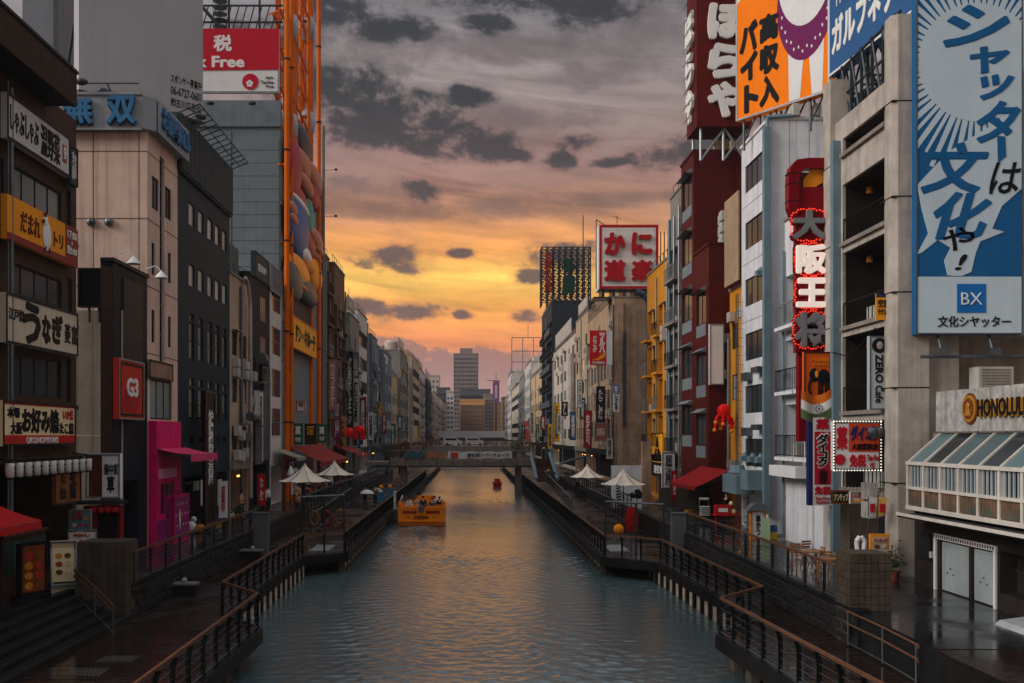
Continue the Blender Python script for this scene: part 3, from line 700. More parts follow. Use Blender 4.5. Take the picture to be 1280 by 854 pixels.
# ================================================================== LEFT BANK, nearest first
TILE_BR = M('brown facade tile', (66, 48, 36), .55, var=.2, scale=2, bump=.2, streak=.3)
A0 = 24.0; U = lambda px, X=XL: YL(px, X) - A0
wl = [(U(12), U(76.6), 12.56, 13.6), (U(10), U(77), 9.52, 10.5), (U(11), U(76.5), 6.3, 7.65)]
slits = [(U(83), U(88.5), 12.2, 13.9), (U(84), U(90), 9.0, 10.7), (U(83), U(88.5), 6.2, 7.8)]
o = building('restaurant_building', 'brown tiled restaurant building at the left edge, stacked with signboards', 'L', A0, YL(95.5), 18.6, TILE_BR, 14, ops=wl + slits + [(U(12) - 5.4, U(12) - .4, 12.56, 13.6), (2.2, U(90), .1, 4.1, 2.2)])
for a, b_, c, d in wl: window(o, a, c, b_ - a, d - c, 4, 1, glass=GLASS_T if c > 12 else GLASS, multi=True, fw=.06)
window(o, U(12) - 5.4, 12.56, 5, 1.04, 4, 1, glass=GLASS_T, multi=True)
for a, b_, c, d in slits: window(o, a, c, b_ - a, d - c, 1, 2, glass=GLASS)
Wd = o['W']
obj('roof_fascia', B().box(0, Wd - 2.6, -1.0, -.85, 16.28, 17.4), TILE_BR, o); obj('eaves', B().box(0, Wd - 2.62, -.85, .5, 16.3, 16.62), FRAME, o); obj('roof_trim', B().box(-.05, Wd - 2.56, -1.06, -.8, 17.4, 17.5), FRAME, o)
b = B()
for k in range(9): b.box(.02, Wd - 2.62, -1.012, -1.0, 16.34 + k * .12, 16.345 + k * .12)
obj('tile_joint', b, FRAME, o, kind='stuff')
for v in (11.9, 8.9, 5.95): obj('lintel_band', B().box(U(8), Wd - .01, -.09, -.001, v, v + .16), FRAME, o)
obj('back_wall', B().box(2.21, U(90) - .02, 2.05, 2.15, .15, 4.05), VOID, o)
b = B().bar((U(4), -.25, 0), (U(4), -.25, 15.8), .07, 8); b.bar((U(2), -.2, 0), (U(2), -.2, 16), .035, 8); obj('cable_duct', b, STEEL, o)
pan_grey = flat('grey white signboard', (196, 190, 182)); dk_teal = flat('dark teal signboard', (52, 74, 74)); sign_or = flat('orange signboard', (240, 150, 34)); mar = flat('maroon signboard', (134, 56, 48)); cream = flat('cream signboard', (232, 206, 160)); redb = flat('red signboard', (184, 40, 34)); inkb = INK; whitel = flat('white lettering', (228, 224, 216), streak=0)
s, w, h = lsign('restaurant_sign', 'long grey-white hotpot signboard in thin black brushwork under the top cornice', 8.9, 87, 114.7, 172, pan_grey, FRAME)
text(s, 'しゃぶしゃぶ', w * .04, w * .46, h * .22, h * .78, inkb, -.215, .0); text(s, '温野菜', w * .5, w * .82, h * .12, h * .86, inkb, -.215, .01)
obj('seal', B().box(w * .87, w * .94, -.012, 0, h * .3, h * .72), flat('seal red', (150, 60, 50)), s, (0, -.205, 0)); text(s, '野', w * .88, w * .93, h * .35, h * .67, whitel, -.222)
s, w, h = lsign('hanging_sign', 'narrow dark teal end panel beside the hotpot signboard', 87.4, 97, 180, 229, dk_teal, FRAME); text(s, '食べ放題', w * .25, w * .5, h * .15, h * .85, whitel, -.21, 0, vertical=True); text(s, '飲み放題', w * .55, w * .78, h * .2, h * .8, whitel, -.21, 0, vertical=True)
s, w, h = lsign('restaurant_sign', 'orange signboard with a white chicken, above the eel sign', 9, 97, 242, 298, sign_or, None)
obj('lower_band', B().box(0, w, -.012, 0, 0, h * .16), mar, s, (0, -.2, 0)); obj('hours_panel', B().box(w * .8, w, -.014, 0, h * .17, h), mar, s, (0, -.2, 0))
text(s, 'だまれ', w * .16, w * .42, h * .3, h * .78, flat('brown lettering', (96, 40, 20)), -.212, .02, shear=.1); text(s, 'トリ', w * .62, w * .76, h * .3, h * .66, MC['brown lettering'], -.212, .02)
text(s, '17:00', w * .825, w * .975, h * .68, h * .88, whitel, -.22, .02); text(s, '翌5:00', w * .815, w * .975, h * .28, h * .48, whitel, -.22, .02); obj('dash', B().box(w * .895, w * .905, -.01, 0, h * .53, h * .63), whitel, s, (0, -.214, 0))
b = B().ball((w * .52, 0, h * .46), .34, .05, .5, 14, 8); b.ball((w * .5, 0, h * .8), .2, .05, .22, 12, 6); obj('chicken_figure', b, whitel, s, (0, -.21, 0), smooth=True)
b = B().ball((w * .485, -.04, h * .96), .1, .03, .09, 8, 5); b.poly([(w * .46 - .12, h * .78), (w * .46 + .05, h * .84), (w * .46 + .05, h * .74)], 'y', -.06, -.02); b.bar((w * .5, -.02, h * .2), (w * .48, -.02, h * .06), .03, 5).bar((w * .54, -.02, h * .2), (w * .55, -.02, h * .06), .03, 5); obj('chicken_comb', b, MC['brown lettering'], s, (0, -.21, 0))
s, w, h = lsign('restaurant_sign', 'cream eel restaurant signboard with one huge black brushed character', 7.5, 97, 365, 428, flat('old cream signboard', (202, 184, 160), streak=.4), FRAME)
for c, a, b_, e, f_ in (('江戸焼', .03, .22, .48, .72), ('う', .2, .44, .06, .94), ('な', .46, .58, .14, .76), ('ぎ', .6, .76, .18, .84), ('菱', .79, .88, .26, .7), ('富', .9, .985, .26, .7)): text(s, c, w * a, w * b_, h * e, h * f_, inkb, -.21, .045 if c in 'うなぎ' else .015)
s, w, h = lsign('restaurant_sign', 'cream and red signboard with a red latin band, lowest on the brown building', 3.5, 94, 500, 558, cream, FRAME, at=3.5)
obj('lower_band', B().box(0, w, -.014, 0, 0, h * .24), redb, s, (0, -.2, 0)); obj('upper_band', B().box(0, w, -.012, 0, h * .92, h), redb, s, (0, -.2, 0))
text(s, 'お好み焼', w * .23, w * .74, h * .28, h * .86, inkb, -.212, .045); text(s, '本場', w * .05, w * .2, h * .62, h * .86, inkb, -.212, .03); text(s, '大阪', w * .09, w * .23, h * .26, h * .54, inkb, -.212, .03)
text(s, 'たこ焼', w * .75, w * .97, h * .26, h * .56, inkb, -.212, .03); text(s, 'いか焼', w * .8, w * .96, h * .62, h * .88, redb, -.212, .02); text(s, 'OKONOMIYAKI', w * .28, w * .72, h * .05, h * .2, whitel, -.218, .01)
# paper lanterns under it
LAN = M('white paper lantern', (205, 200, 190), .6, var=.12); lb = B().lathe([(.06, 0), (.12, .04), (.15, .15), (.15, .33), (.12, .44), (.06, .48)], n=10).mesh('paper', LAN, True); lk = B().lathe([(.09, -.03), (.09, .03)], n=8).lathe([(.09, .46), (.09, .52)], n=8).mesh('lantern_rim', INK); lf = B().box(-.02, .02, -.16, -.145, .08, .4).box(-.07, .07, -.16, -.146, .3, .33).box(-.06, .06, -.16, -.146, .17, .2).mesh('ink_mark', INK)
ORD = ('first', 'second', 'third', 'fourth', 'fifth', 'sixth', 'seventh', 'eighth', 'ninth', 'tenth', 'last')
for k in range(11):
    y = 31.3 + k * .64; l = thing('paper_lantern', ORD[k] + ' white paper lantern from the left in the row under the lowest signboard', 'lantern', (-13.85, y, 5.72), R(90), 'row of white paper lanterns'); obj('paper', lb, None, l); obj('lantern_rim', lk, None, l); obj('ink_mark', lf, None, l)
tag(obj('lantern_rail', B().bar((-13.85, 30.9, 6.28), (-13.85, 38, 6.28), .03, 6).bar((-13.85, 31, 6.28), (-14.5, 31, 6.4), .025, 6).bar((-13.85, 37.9, 6.28), (-14.5, 37.9, 6.4), .025, 6), BLACK), 'black rail the row of paper lanterns hangs from', 'rail')
wood_s = M('varnished sign board', (128, 76, 40), .5, var=.25, scale=2)
s, w, h = lsign('wooden_sign', 'tall varnished wooden board with black vertical writing at the corner of the brown building', 68, 101, 569, 633, wood_s, FRAME, off=.55, at=68, d=.08); text(s, 'お好み焼', w * .55, w * .8, h * .1, h * .9, inkb, -.09, .03, vertical=True); text(s, 'たこ焼', w * .18, w * .42, h * .12, h * .62, inkb, -.09, .02, vertical=True)
awn_red = M('red awning cloth', (176, 30, 30), .7, var=.12, streak=.2); awning('red shop awning at the far left edge, over a dark food stall', 'L', 25.5, 30.9, 5.1, 4.5, 1.6, awn_red, .2, X=-14.35)
# stall counter, boards
o = thing('stall_counter', 'wooden counter with green glass panels in front of the brown building', 'counter', (-14.15, 31.2, 2.0), R(90)); WD = M('dark stained wood', (70, 48, 34), .5, var=.25, scale=3)
obj('body', B().box(0, 3.2, -.1, .5, 0, 1.9), WD, o); obj('top', B().box(-.08, 3.28, -.2, .55, 1.9, 1.98), WD, o)
for k in range(5): obj('glass_panel', B().box(.12 + k * .62, .62 + k * .62, -.13, -.101, .75, 1.75), glass_mat('green glass', (46, 74, 66), .15), o)
def picture_board(b, w, h, parent, y, cols, rows, seed, mats, x0=0, z0=0):
    rnd = random.Random(seed)
    for i in range(cols):
        for j in range(rows):
            q = B().lathe([(w / cols * .4, 0), (w / cols * .4, .01)], (0, 0, 0), 10); q.v = [(a, -c, b_ * .8) for a, b_, c in q.v]
            obj('dish_picture', q, rnd.choice(mats), parent, (x0 + w * (i + .5) / cols, y, z0 + h * (j + .5) / rows))
FOOD = [M('dish print ' + n, c, .5, var=.3, scale=9) for n, c in (('amber', (196, 120, 44)), ('brown', (120, 66, 34)), ('red', (170, 50, 36)), ('pale', (220, 196, 150)))]
o = thing('menu_sign', 'lit dark menu panel with orange dish pictures under the red awning', 'menu board', (-13.55, 31.3, 2.0), R(62)); obj('case', B().box(0, .95, 0, .2, .15, 1.75), BLACK, o); obj('panel', B().box(.08, .87, -.015, 0, .25, 1.65), M('menu panel print', (120, 60, 24), .4, var=.3, scale=5), o); picture_board(None, .75, 1.2, o, -.02, 2, 4, 2, FOOD, .1, .3)
obj('base', B().box(-.1, 1.05, -.1, .3, 0, .15), BLACK, o)
def a_board(label, loc, rz, w, h, face, seed, head=None):
    o = thing('a_board', label, 'sandwich board', loc, rz, 'folding menu boards'); t = .28
    for sgn in (0, 1):
        b = B(); L = [(-.02, 0), (.02, 0), (.02, h), (-.02, h)]
        b.box(0, w, -.02, .02, .12, h); q = Matrix.Rotation(R(-13 if not sgn else 13), 4, 'X'); off = -t if not sgn else t
        b.v = [tuple(q @ Vector(v) + Vector((0, off, 0))) for v in b.v]; obj('board', b, face, o)
        f = frame_boards(B(), w, h, .05, .05).box(0, .05, -.03, .02, -.02, .12).box(w - .05, w, -.03, .02, -.02, .12); f.v = [tuple(q @ Vector(v) + Vector((0, off, 0))) for v in f.v]; obj('frame', f, ALU, o)
    p = obj('poster', B().box(.08, w - .08, -.012, 0, .25, h - .1), face, o, (0, -t - .015, .0)); p.rotation_euler = (R(-13), 0, 0)
    picture_board(None, w * .7, h * .55, p, -.02, 2, 3, seed, FOOD, w * .15, .3)
    if head: text(p, head, w * .2, w * .8, h * .76, h * .88, redb, -.02, .02)
a_board('pale sandwich board with dish pictures standing open on the left walkway', (-14.1, 34.9, 2), R(28), .8, 1.5, cream, 4)
o = thing('menu_easel', 'upright white menu sheet with rows of dishes in a metal frame, beside the sandwich board', 'menu board', (-14.4, 37.2, 2.0), R(8)); obj('sheet', B().box(0, .95, 0, .03, .35, 1.55), WHITE, o); obj('frame', frame_boards(B(), 1.0, 1.65, .04, .04).box(0, .04, 0, .5, 0, .04).box(.96, 1, 0, .5, 0, .04), ALU, o); picture_board(None, .85, .9, o, -.02, 3, 4, 6, FOOD, .05, .4); text(o, 'MENU', .2, .75, 1.38, 1.5, redb, -.01, .02)
s, w, h = fsign('poster_board', 'blue picture poster above the white menu sheet', 86, 114, 637, 664, 37.6, flat('poster blue', (86, 132, 150)), ALU, .08); picture_board(None, w * .8, h * .6, s, -.1, 3, 2, 9, FOOD, .1, .1); text(s, 'うまい', w * .2, w * .7, h * .62, h * .9, redb, -.09, .03)

# gap with a pale panelled wall, black board, and the black G3 building
PANW = M('pale panelled wall', (178, 160, 144), .65, var=.12, streak=.4)
o = thing('panelled_wall', 'narrow pale panelled wall in the gap behind the brown building', 'wall', (XY(60, 43.2), 43.2, 2.0)); Hh = ZY(388, 43.2) - 2
for k in range(5): obj('panel', B().box(k * .62, k * .62 + .605, 0, .1, 0, 5.0).box(k * .62, k * .62 + .605, 0, .1, 5.03, Hh), PANW, o)
obj('downpipe', B().bar((2.25, -.08, 0), (2.25, -.08, Hh), .07, 8), CONC, o); e = obj('vent_cap', B().lathe([(.16, 0), (.13, .09)], n=12), FRAME, o, (2.85, -.08, 5.4)); e.rotation_euler = (R(90), 0, 0)
s, w, h = fsign('blank_board', 'blank black signboard standing above the pale panelled wall', 97, 128, 335, 384, 42.6, BLACK, FRAME, .3); obj('bracket', B().bar((w * .4, -.1, -.6), (w * .4, -.1, 0), .06, 6).bar((w * .8, -.1, -.6), (w * .8, -.1, 0), .06, 6), STEEL, s)
Y0, Y1 = YL(141), YL(184); G3M = M('black slate cladding', (24, 32, 38), .5, var=.18, streak=.3); z_t = ZL(327, 141)
o = building('club_building', 'narrow black building with a red square sign and roof lamps', 'L', Y0, Y1, z_t, G3M, .5, ops=[(.9, 3.2, .1, 3.1, .6)], cap=FRAME)
obj('recessed_panel', B().box(1.2, 3.7, -.05, -.001, 7.6, 11.6), M('black panel', (34, 38, 42), .4, var=.1), o); obj('side_trim', B().box(-.015, -.001, .02, .48, .2, z_t - 2.2), M('dark brown side', (66, 48, 38), .7), o); obj('door', B().box(.92, 3.18, .5, .58, .12, 3.08), VOID, o)
b = B()
for k in range(8): b.box(1.2, 3.7, -.056, -.05, 7.7 + k * .5, 7.71 + k * .5)
obj('panel_joint', b, FRAME, o, kind='stuff')
lampm = B().lathe([(.3, -.1), (.28, -.06), (.09, .16), (.05, .2)], n=12).bar((0, 0, .2), (0, .25, .45), .025, 6).bar((0, .25, .45), (0, .7, .3), .025, 6).mesh('shade', WHITE)
for k, (u, l) in enumerate(((.3, 'left'), (4.1, 'right'))): t_ = thing('gooseneck_lamp', 'white gooseneck lamp on the roof edge of the black building, at its ' + l + ' end', 'lamp', (XL + .75, Y0 + u, z_t + .05), R(90), 'roof lamps on the black building'); obj('shade', lampm, None, t_)
s, w, h = lsign('club_sign', 'square red sign with a white letter and number on the black building', 149, 180, 447, 524, flat('red G sign', (190, 50, 38)), ALU, at=149, d=.25, off=.3)
obj('inner_frame', frame_boards(B(), w - .3, h - .3, .1, .02), BLACK, s, (.15, -.252, .15))
b = B()
for k in range(7): b.poly([(.3 + k * .28, .3), (.42 + k * .28, .3), (.42 + k * .28 + .5, 1.2), (.3 + k * .28 + .5, 1.2)], 'y', -.004, 0) if .42 + k * .28 + .5 < w - .25 else None
obj('stripe', b, flat('dark red stripe', (140, 30, 26)), s, (0, -.252, 0)); text(s, 'G3', w * .28, w * .74, h * .38, h * .7, whitel, -.27, .03)
s, w, h = fsign('pub_sign', 'pub sign box half food photo and half white brushwork, over the red shopfront', 107, 150, 567, 623, 41.0, WHITE, ALU, .3); obj('photo_panel', B().box(w * .1, w * .48, -.012, 0, .03, h - .03), M('grilled food print', (92, 48, 26), .5, var=.5, scale=8), s, (0, -.25 - .05, 0)); text(s, '個中家', w * .54, w * .94, h * .52, h * .78, inkb, -.315, .02); text(s, '草', w * .62, w * .84, h * .12, h * .5, inkb, -.315, .03)
o = thing('red_shopfront', 'low red shopfront with a dark canopy and small red lanterns below the pub sign', 'shop', (XY(104, 41.6), 41.6, 2.0)); w = XY(150, 41.6) - XY(104, 41.6); obj('wall', B().box(0, w, 0, .5, 0, 2.2), M('red lacquer wall', (120, 22, 20), .4, var=.2), o); obj('canopy', B().box(-.1, w + .2, -.75, .4, 2.3, 2.42), FRAME, o); obj('door', B().box(w * .4, w * .95, -.03, -.001, .05, 2.1), VOID, o)
for k in range(4): obj('red_lantern', B().lathe([(.05, 0), (.13, .05), (.13, .22), (.05, .27)], n=10), RED, o, (.65 + k * .28, -.6, 1.95), smooth=True)

# beige building with the blue roof letters
BEI = M('beige wall panel', (212, 180, 160), .7, var=.12, scale=.6, bump=.1, streak=.6)
Y0, Y1 = YL(184), YL(222); top = ZL(165, 184); A = Y0; U = lambda px: YL(px) - A; V = lambda py, px: ZL(py, px) - GZ
ops = [(U(199.5), U(205.5), V(452, 200), V(195, 200), .25), (U(189.5), U(198.5), V(260, 190), V(219, 190)), (U(206), U(214), V(260, 190), V(219, 190)), (U(189.5), U(193.5), V(343, 190), V(303, 190)), (U(210), U(214), V(343, 190), V(303, 190)), (U(189.5), U(193.5), V(428, 190), V(387, 190)), (U(210), U(214), V(428, 190), V(387, 190)), (U(187.5), U(215), V(524, 188), V(473, 188)), (.5, Y1 - Y0 - .5, .1, 2.0, .6)]
o = building('beige_building', 'tall beige panelled building topped by a sign of blue three-dimensional characters', 'L', Y0, Y1, top, BEI, 13, ops=ops, cap=CONC_L)
for q in ops[1:7]: window(o, q[0], q[2], q[1] - q[0], q[3] - q[2], 2 if q[1] - q[0] > .9 else 1, 1, multi=True)
q = ops[7]; window(o, q[0], q[2], q[1] - q[0], q[3] - q[2], 3, 1, glass=GLASS_T, multi=True, fw=.08)
q = ops[0]
for k in range(7): hh = (q[3] - q[2]) / 7; window(o, q[0], q[2] + k * hh, q[1] - q[0], hh - .06, 1, 2, depth=.2, glass=GLASS)
b = B()
for v in [V(y, 184) for y in (190, 274, 358, 442)]: b.box(0, U(199.4), -.006, .01, v, v + .05).box(U(205.6), Y1 - Y0, -.006, .01, v, v + .05).box(-.006, .01, 0, 13, v, v + .05)
for d_ in (.35, 2.4, 4.4, 6.5): b.box(-.007, .012, d_, d_ + .04, 0, top - GZ)
obj('panel_joint', b, M('panel joint', (110, 90, 76), .8), o, kind='stuff')
for d_ in (1.7, 2.5): c = obj('vent_cap', B().ball((0, 0, 0), .2, .2, .2, 10, 6), STEEL, o, (-.08, d_, V(278, 184)), smooth=True)
s_, w, h = lsign('tan_sign', 'narrow tan sign over the lower window of the beige building', 187, 216, 449, 472, M('tan sign', (150, 116, 92), .5, var=.25), FRAME, off=.12, d=.08, at=187); 
# roof sign: front face and canal face
zb, zt = ZL(163, 184), ZL(122, 184); SB = M('pale blue grey sign box', (150, 154, 156), .6, var=.12, streak=.4); BL = flat('blue cut letters', (62, 112, 150)); BLD = flat('letter edge blue', (34, 62, 86))
s = thing('roof_sign', 'roof sign box with large blue characters, wrapping the corner of the beige building', 'sign', (XL - 6.0, Y0 - .35, zb)); w = 5.9; h = zt - zb
obj('panel', B().poly([(0, 0), (w, 0), (w + .45, .5), (w + .45, Y1 - Y0 + .2), (0, Y1 - Y0 + .2)], 'z', 0, h), SB, s); obj('rim', B().box(-.05, w, -.08, 0, h, h + .12).box(-.05, w, -.08, 0, -.1, 0), ALU, s)
text(s, '無', 2.41, 3.76, h * .08, h * .94, BL, -.16, .03, .1); text(s, '双', 4.37, 5.68, h * .08, h * .94, BL, -.16, .03, .1)
text(s, '無', 2.36, 3.71, h * .06, h * .92, BLD, -.06, .05, .04); text(s, '双', 4.32, 5.63, h * .06, h * .92, BLD, -.06, .05, .04)
sd = obj('side_panel', B().box(0, 5.0, -.06, 0, -.05, h), SB, s, (w + .5, .6, 0), R(90)); text(sd, 'お部屋探ビル', .3, 4.8, .2, h - .2, BL, -.14, .03, .07)
obj('lamp_bar', B().bar((0, -.5, h + .35), (w, -.5, h + .35), .03, 6).bar((1, -.5, h + .35), (1, .3, h), .03, 6).bar((4.5, -.5, h + .35), (4.5, .3, h), .03, 6).ball((3.4, -.55, h + .4), .28, .2, .16), STEEL_D, s)

# pink shop
PINK = M('hot pink painted boards', (214, 22, 104), .5, var=.12, streak=.3); PURP = M('purple print panel', (140, 40, 104), .5, var=.25, scale=3)
o = thing('pink_shop', 'hot pink sweet shop front at the foot of the beige building', 'shop', (XL + .02, Y0 + .1, 2.0), R(90)); w = Y1 - Y0 - .9; hp = ZL(526, 184) - 2
ops = [(.7, w * .75, 1.35, 2.85, .3)]
b = B(); b.panel(w, hp, ops, y=-.35, rev=.3); b.quad((0, -.35, 0), (0, 0, 0), (0, 0, hp), (0, -.35, hp)); b.quad((w, -.35, 0), (w, 0, 0), (w, 0, hp), (w, -.35, hp)); b.quad((0, -.35, hp), (w, -.35, hp), (w, 0, hp), (0, 0, hp)); obj('wall', b, PINK, o)
for k in range(12): obj('board', B().box(w * k / 12 + .015, w * (k + 1) / 12 - .015, -.375, -.351, 2.95, hp - .05), PINK, o)
window(o, .7, 1.35, w * .75 - .7, 1.5, 3, 1, depth=.1, y=-.35, frame=PINK, glass=GLASS)
obj('name_strip', B().box(.3, w * .78, -.42, -.376, 3.05, 3.5), flat('pale pink strip', (226, 150, 186)), o); obj('lower_print', B().box(.15, w - .15, -.39, -.351, .2, 1.15), PURP, o); obj('door', B().box(w * .8, w - .12, -.4, -.351, .1, 2.3), GLASS, o); obj('door_frame', frame_boards(B(), w * .2, 2.4, .07, .05), PINK, o, (w * .78, -.36, .05))
awning('pink shop awning over the pink shop window', 'L', Y0 + .2, Y1 + .3, ZL(560, 205), ZL(569, 225, -12.6), 1.5, M('pink awning cloth', (206, 60, 104), .7, var=.1), .3, X=-14.1)
o = thing('pink_counter', 'pink and purple printed counter box standing in front of the pink shop', 'counter', (-13.85, 48.3, 2.0), R(90)); obj('frame', frame_boards(B(), 2.6, 2.2, .08, .1).box(0, 2.6, -.05, .9, 0, 2.2), PINK, o); obj('print_panel', B().box(.1, 2.5, -.08, -.05, .1, 2.1), PURP, o); obj('print_panel', B().box(-.03, -.001, .05, .85, .1, 2.1), PURP, o)
b = B()
for i in range(5):
    for j in range(4): u, v = .3 + i * .5 + (j % 2) * .2, .25 + j * .5; b.box(u, u + .14, -.085, -.081, v, v + .05).box(u + .05, u + .1, -.085, -.081, v - .05, v + .1)
obj('print_mark', b, whitel, o); obj('ice_cream_picture', B().poly([(1.0, .5), (1.12, 1.0), (.88, 1.0)], 'y', -.09, -.082).poly([(.84, 1.0), (1.16, 1.0), (1.1, 1.4), (1.0, 1.55), (.9, 1.4)], 'y', -.09, -.082), cream, o)

# dark blue-grey corrugated building
DB = M('dark blue grey cladding', (32, 46, 54), .55, var=.12, streak=.35); Y0, Y1 = YL(222), YL(287); A = Y0; top = ZL(213, 222)
cols = [U(x) for x in (239.5, 251, 262.5, 271.8, 280.6)]; ops = []; wn = []
for cu in cols:
    for a, b_ in ((283, 255), (361, 331)): ops.append((cu - .55, cu + .55, V(b_ + (283 - 255), 240), V(b_, 240))); wn.append((ops[-1], 1, GLASS_B))
    for a, b_ in ((402, 393), (483, 472)): ops.append((cu - .46, cu + .46, V(a, 240), V(b_, 240))); wn.append((ops[-1], 1, GLASS))
    for a, b_ in ((449, 404), (525, 486)): ops.append((cu - .55, cu + .55, V(a, 240), V(b_, 240))); wn.append((ops[-1], 2, GLASS))
    ops.append((cu - .35, cu + .35, V(554, 240), V(547, 240)))
ops.append((1.0, Y1 - Y0 - .8, .1, 2.9, 1.6))
o = building('dark_clad_building', 'tall dark blue-grey building with a corrugated crown and square windows', 'L', Y0, Y1, top, DB, 13, ops=ops)
for q, n, gm in wn: window(o, q[0], q[2], q[1] - q[0], q[3] - q[2], 1, n, glass=gm)
zt = ZL(140, 222) - GZ; H = top - GZ; b = B(); n = 44; w = Y1 - Y0
b.box(-.05, w + .05, -.15, 6, H + .002, zt)
for k in range(n): b.box(w * k / n, w * (k + .5) / n, -.24, -.15, H + .1, zt - .05)
for k in range(20): b.box(-.13, -.05, k * .3, k * .3 + .15, H + .1, zt - .05)
obj('corrugated_crown', b, M('corrugated steel', (62, 70, 74), .5, .2, var=.15), o)
b = B()
for k in range(14): u = w * k / 13; b.bar((u, -.1, zt), (u, -1.1, zt + .4), .035, 5)
b.bar((0, -1.1, zt + .4), (w, -1.1, zt + .4), .04, 5).bar((0, -.6, zt + .2), (w, -.6, zt + .2), .03, 5); obj('roof_bracket', b, STEEL_D, o)
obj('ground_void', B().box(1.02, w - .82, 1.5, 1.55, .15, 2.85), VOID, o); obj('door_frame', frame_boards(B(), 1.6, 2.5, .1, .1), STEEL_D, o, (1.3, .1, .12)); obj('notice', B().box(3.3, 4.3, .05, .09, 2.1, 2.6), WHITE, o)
s = thing('vertical_signboard', 'very tall thin dark signboard with white brush writing in a brown frame', 'sign', (XL + .75, YL(258, XL + .8), 2.3), R(90)); w = YL(270, XL + .8) - YL(258, XL + .8); h = ZL(492, 262) - 2.3
obj('panel', B().box(0, w, 0, .2, 0, h), BLACK, s); obj('rim', frame_boards(B(), w, h, .12, .06), M('bronze frame', (98, 66, 42), .45, .4), s); text(s, '炉端焼居酒屋', w * .25, w * .75, h * .3, h * .86, whitel, -.03, .02, vertical=True)
obj('bracket', B().bar((w * .5, .2, h * .2), (w * .5, .75, h * .2), .05, 6).bar((w * .5, .2, h * .8), (w * .5, .75, h * .8), .05, 6), BLACK, s)
for k, u in enumerate((252, 273)): s, w, h = lsign('banner_sign', 'white vertical banner ' + ('left' if k == 0 else 'right') + ' of the tall thin signboard', u, u + 4.5, 600, 632, WHITE, None, off=.6, d=.05); text(s, '営業中', w * .2, w * .8, h * .12, h * .88, inkb, -.055, .02, vertical=True)

# white sponsor billboard on the roofs, turned slightly
BBW = M('blank billboard sheet', (176, 172, 172), .6, var=.05, scale=.3, bump=.03, streak=.15)
p0, p1 = Vector((-19.2, 51.0, 24.0)), Vector((-14.45, 56.2, 24.0)); ang = atan2(p1.y - p0.y, p1.x - p0.x); w = (p1 - p0).length
s = thing('rooftop_billboard', 'huge blank grey-white rooftop billboard with a phone number in its lower corner', 'billboard', p0, ang); obj('panel', B().box(0, w, 0, .5, 0, 9.5), BBW, s); obj('lower_rim', B().box(0, w, -.03, .55, -.12, 0), STEEL_D, s)
b = B()
for k in range(5): u = .4 + k * (w - .8) / 4; b.bar((u, .5, 6), (u, 3, -1.5), .08, 6).bar((u, .3, 0), (u, .3, -3), .09, 6).bar((u, .3, -1.4), (u, 3, -1.4), .06, 6)
obj('support', b, STEEL_D, s)
fl_ = B().ball((0, 0, 0), .32, .22, .16).bar((0, 0, 0), (0, .8, .15), .03, 6).mesh('floodlight', STEEL_D)
for u in (w * .12, w * .9): obj('floodlight', fl_, None, s, (u, -.9, -.1))
for i, l in enumerate(('スポンサー募集中', '06-6727-0601', '㈱古川広告社')): text(s, l, w * .72, w * .985, 1.62 - i * .62, 2.08 - i * .62, inkb, -.012, .02, .004)
# grey slab tower behind
o = thing('slab_tower', 'plain grey tower slab rising behind the brown building at the top left', 'tower', (XY(28, 78), 78, 2)); w = XY(72, 78) - XY(28, 78); obj('wall', B().box(0, w, 0, 6, 0, 48), M('grey slab', (118, 120, 124), .6, var=.05), o); obj('edge_strip', B().box(w - .3, w + .02, -.06, -.001, 0, 47.9), M('slab edge', (78, 82, 88), .6), o)
# small buildings before the orange frame
TAN = M('tan render', (176, 150, 126), .75, var=.15, streak=.5)
o = auto_building('tan_building', 'small tan building squeezed between the dark clad building and a black one', 'L', YL(287) + .02, YL(310.5), ZL(343, 290), TAN, 'win', 11, fh=2.9, first=3.6, acs=.8, pipes=2)
obj('roof_box', B().box(.2, o['W'] - .2, .6, 7, o['H'] + .17, o['H'] + 2.3), M('grey green roof box', (84, 94, 92), .6), o)
b = B(); b.tube([(4.6, -.3, 1), (4.6, -.3, 8), (4.4, -.3, 13.5), (3.9, -.3, 14.6), (3.0, -.3, 15.0)], .12, 8); obj('curved_duct', b, CONC_L, o)
b = B().tube([(1.6, -.9, 6.2), (3.4, -.9, 6.2)], .3, 10).tube([(3.4, -.9, 6.2), (3.7, -.9, 6.0), (3.8, -.9, 5.6), (3.8, -.9, 3.2)], .3, 10); obj('ventilation_duct', b, STEEL, o)
for u, v in ((.4, 3.5), (1.5, 3.4), (2.6, 3.6), (.5, 5.0), (1.6, 4.7), (4.2, 4.6)): ac(o, u, v, -.1)
o = building('black_building', 'narrow black building with white barred windows and a dark roof sign', 'L', YL(310.8), YL(337), ZL(342, 311), M('black render', (40, 40, 42), .6, var=.15, streak=.2), 12,
             ops=[(3.6, 6.4, v, v + 1.75) for v in (13.0, 10.2, 7.3, 4.6)] + [(.4, 6.2, .1, 3, 1)], cap=FRAME)
for v in (13.0, 10.2, 7.3, 4.6): window(o, 3.6, v, 2.8, 1.75, 5, 1, frame=ALU, glass=GLASS)
obj('ventilation_duct', B().tube([(1.6, -.5, 10.2), (2.2, -.5, 10.2), (2.7, -.5, 9.8), (2.8, -.5, 9.2), (2.8, -.5, 3.4)], .38, 12), STEEL, o)
for u, v in ((.3, 8.6), (.4, 7.0), (1.4, 6.9), (.5, 5.2), (3.4, 3.4)): ac(o, u, v)
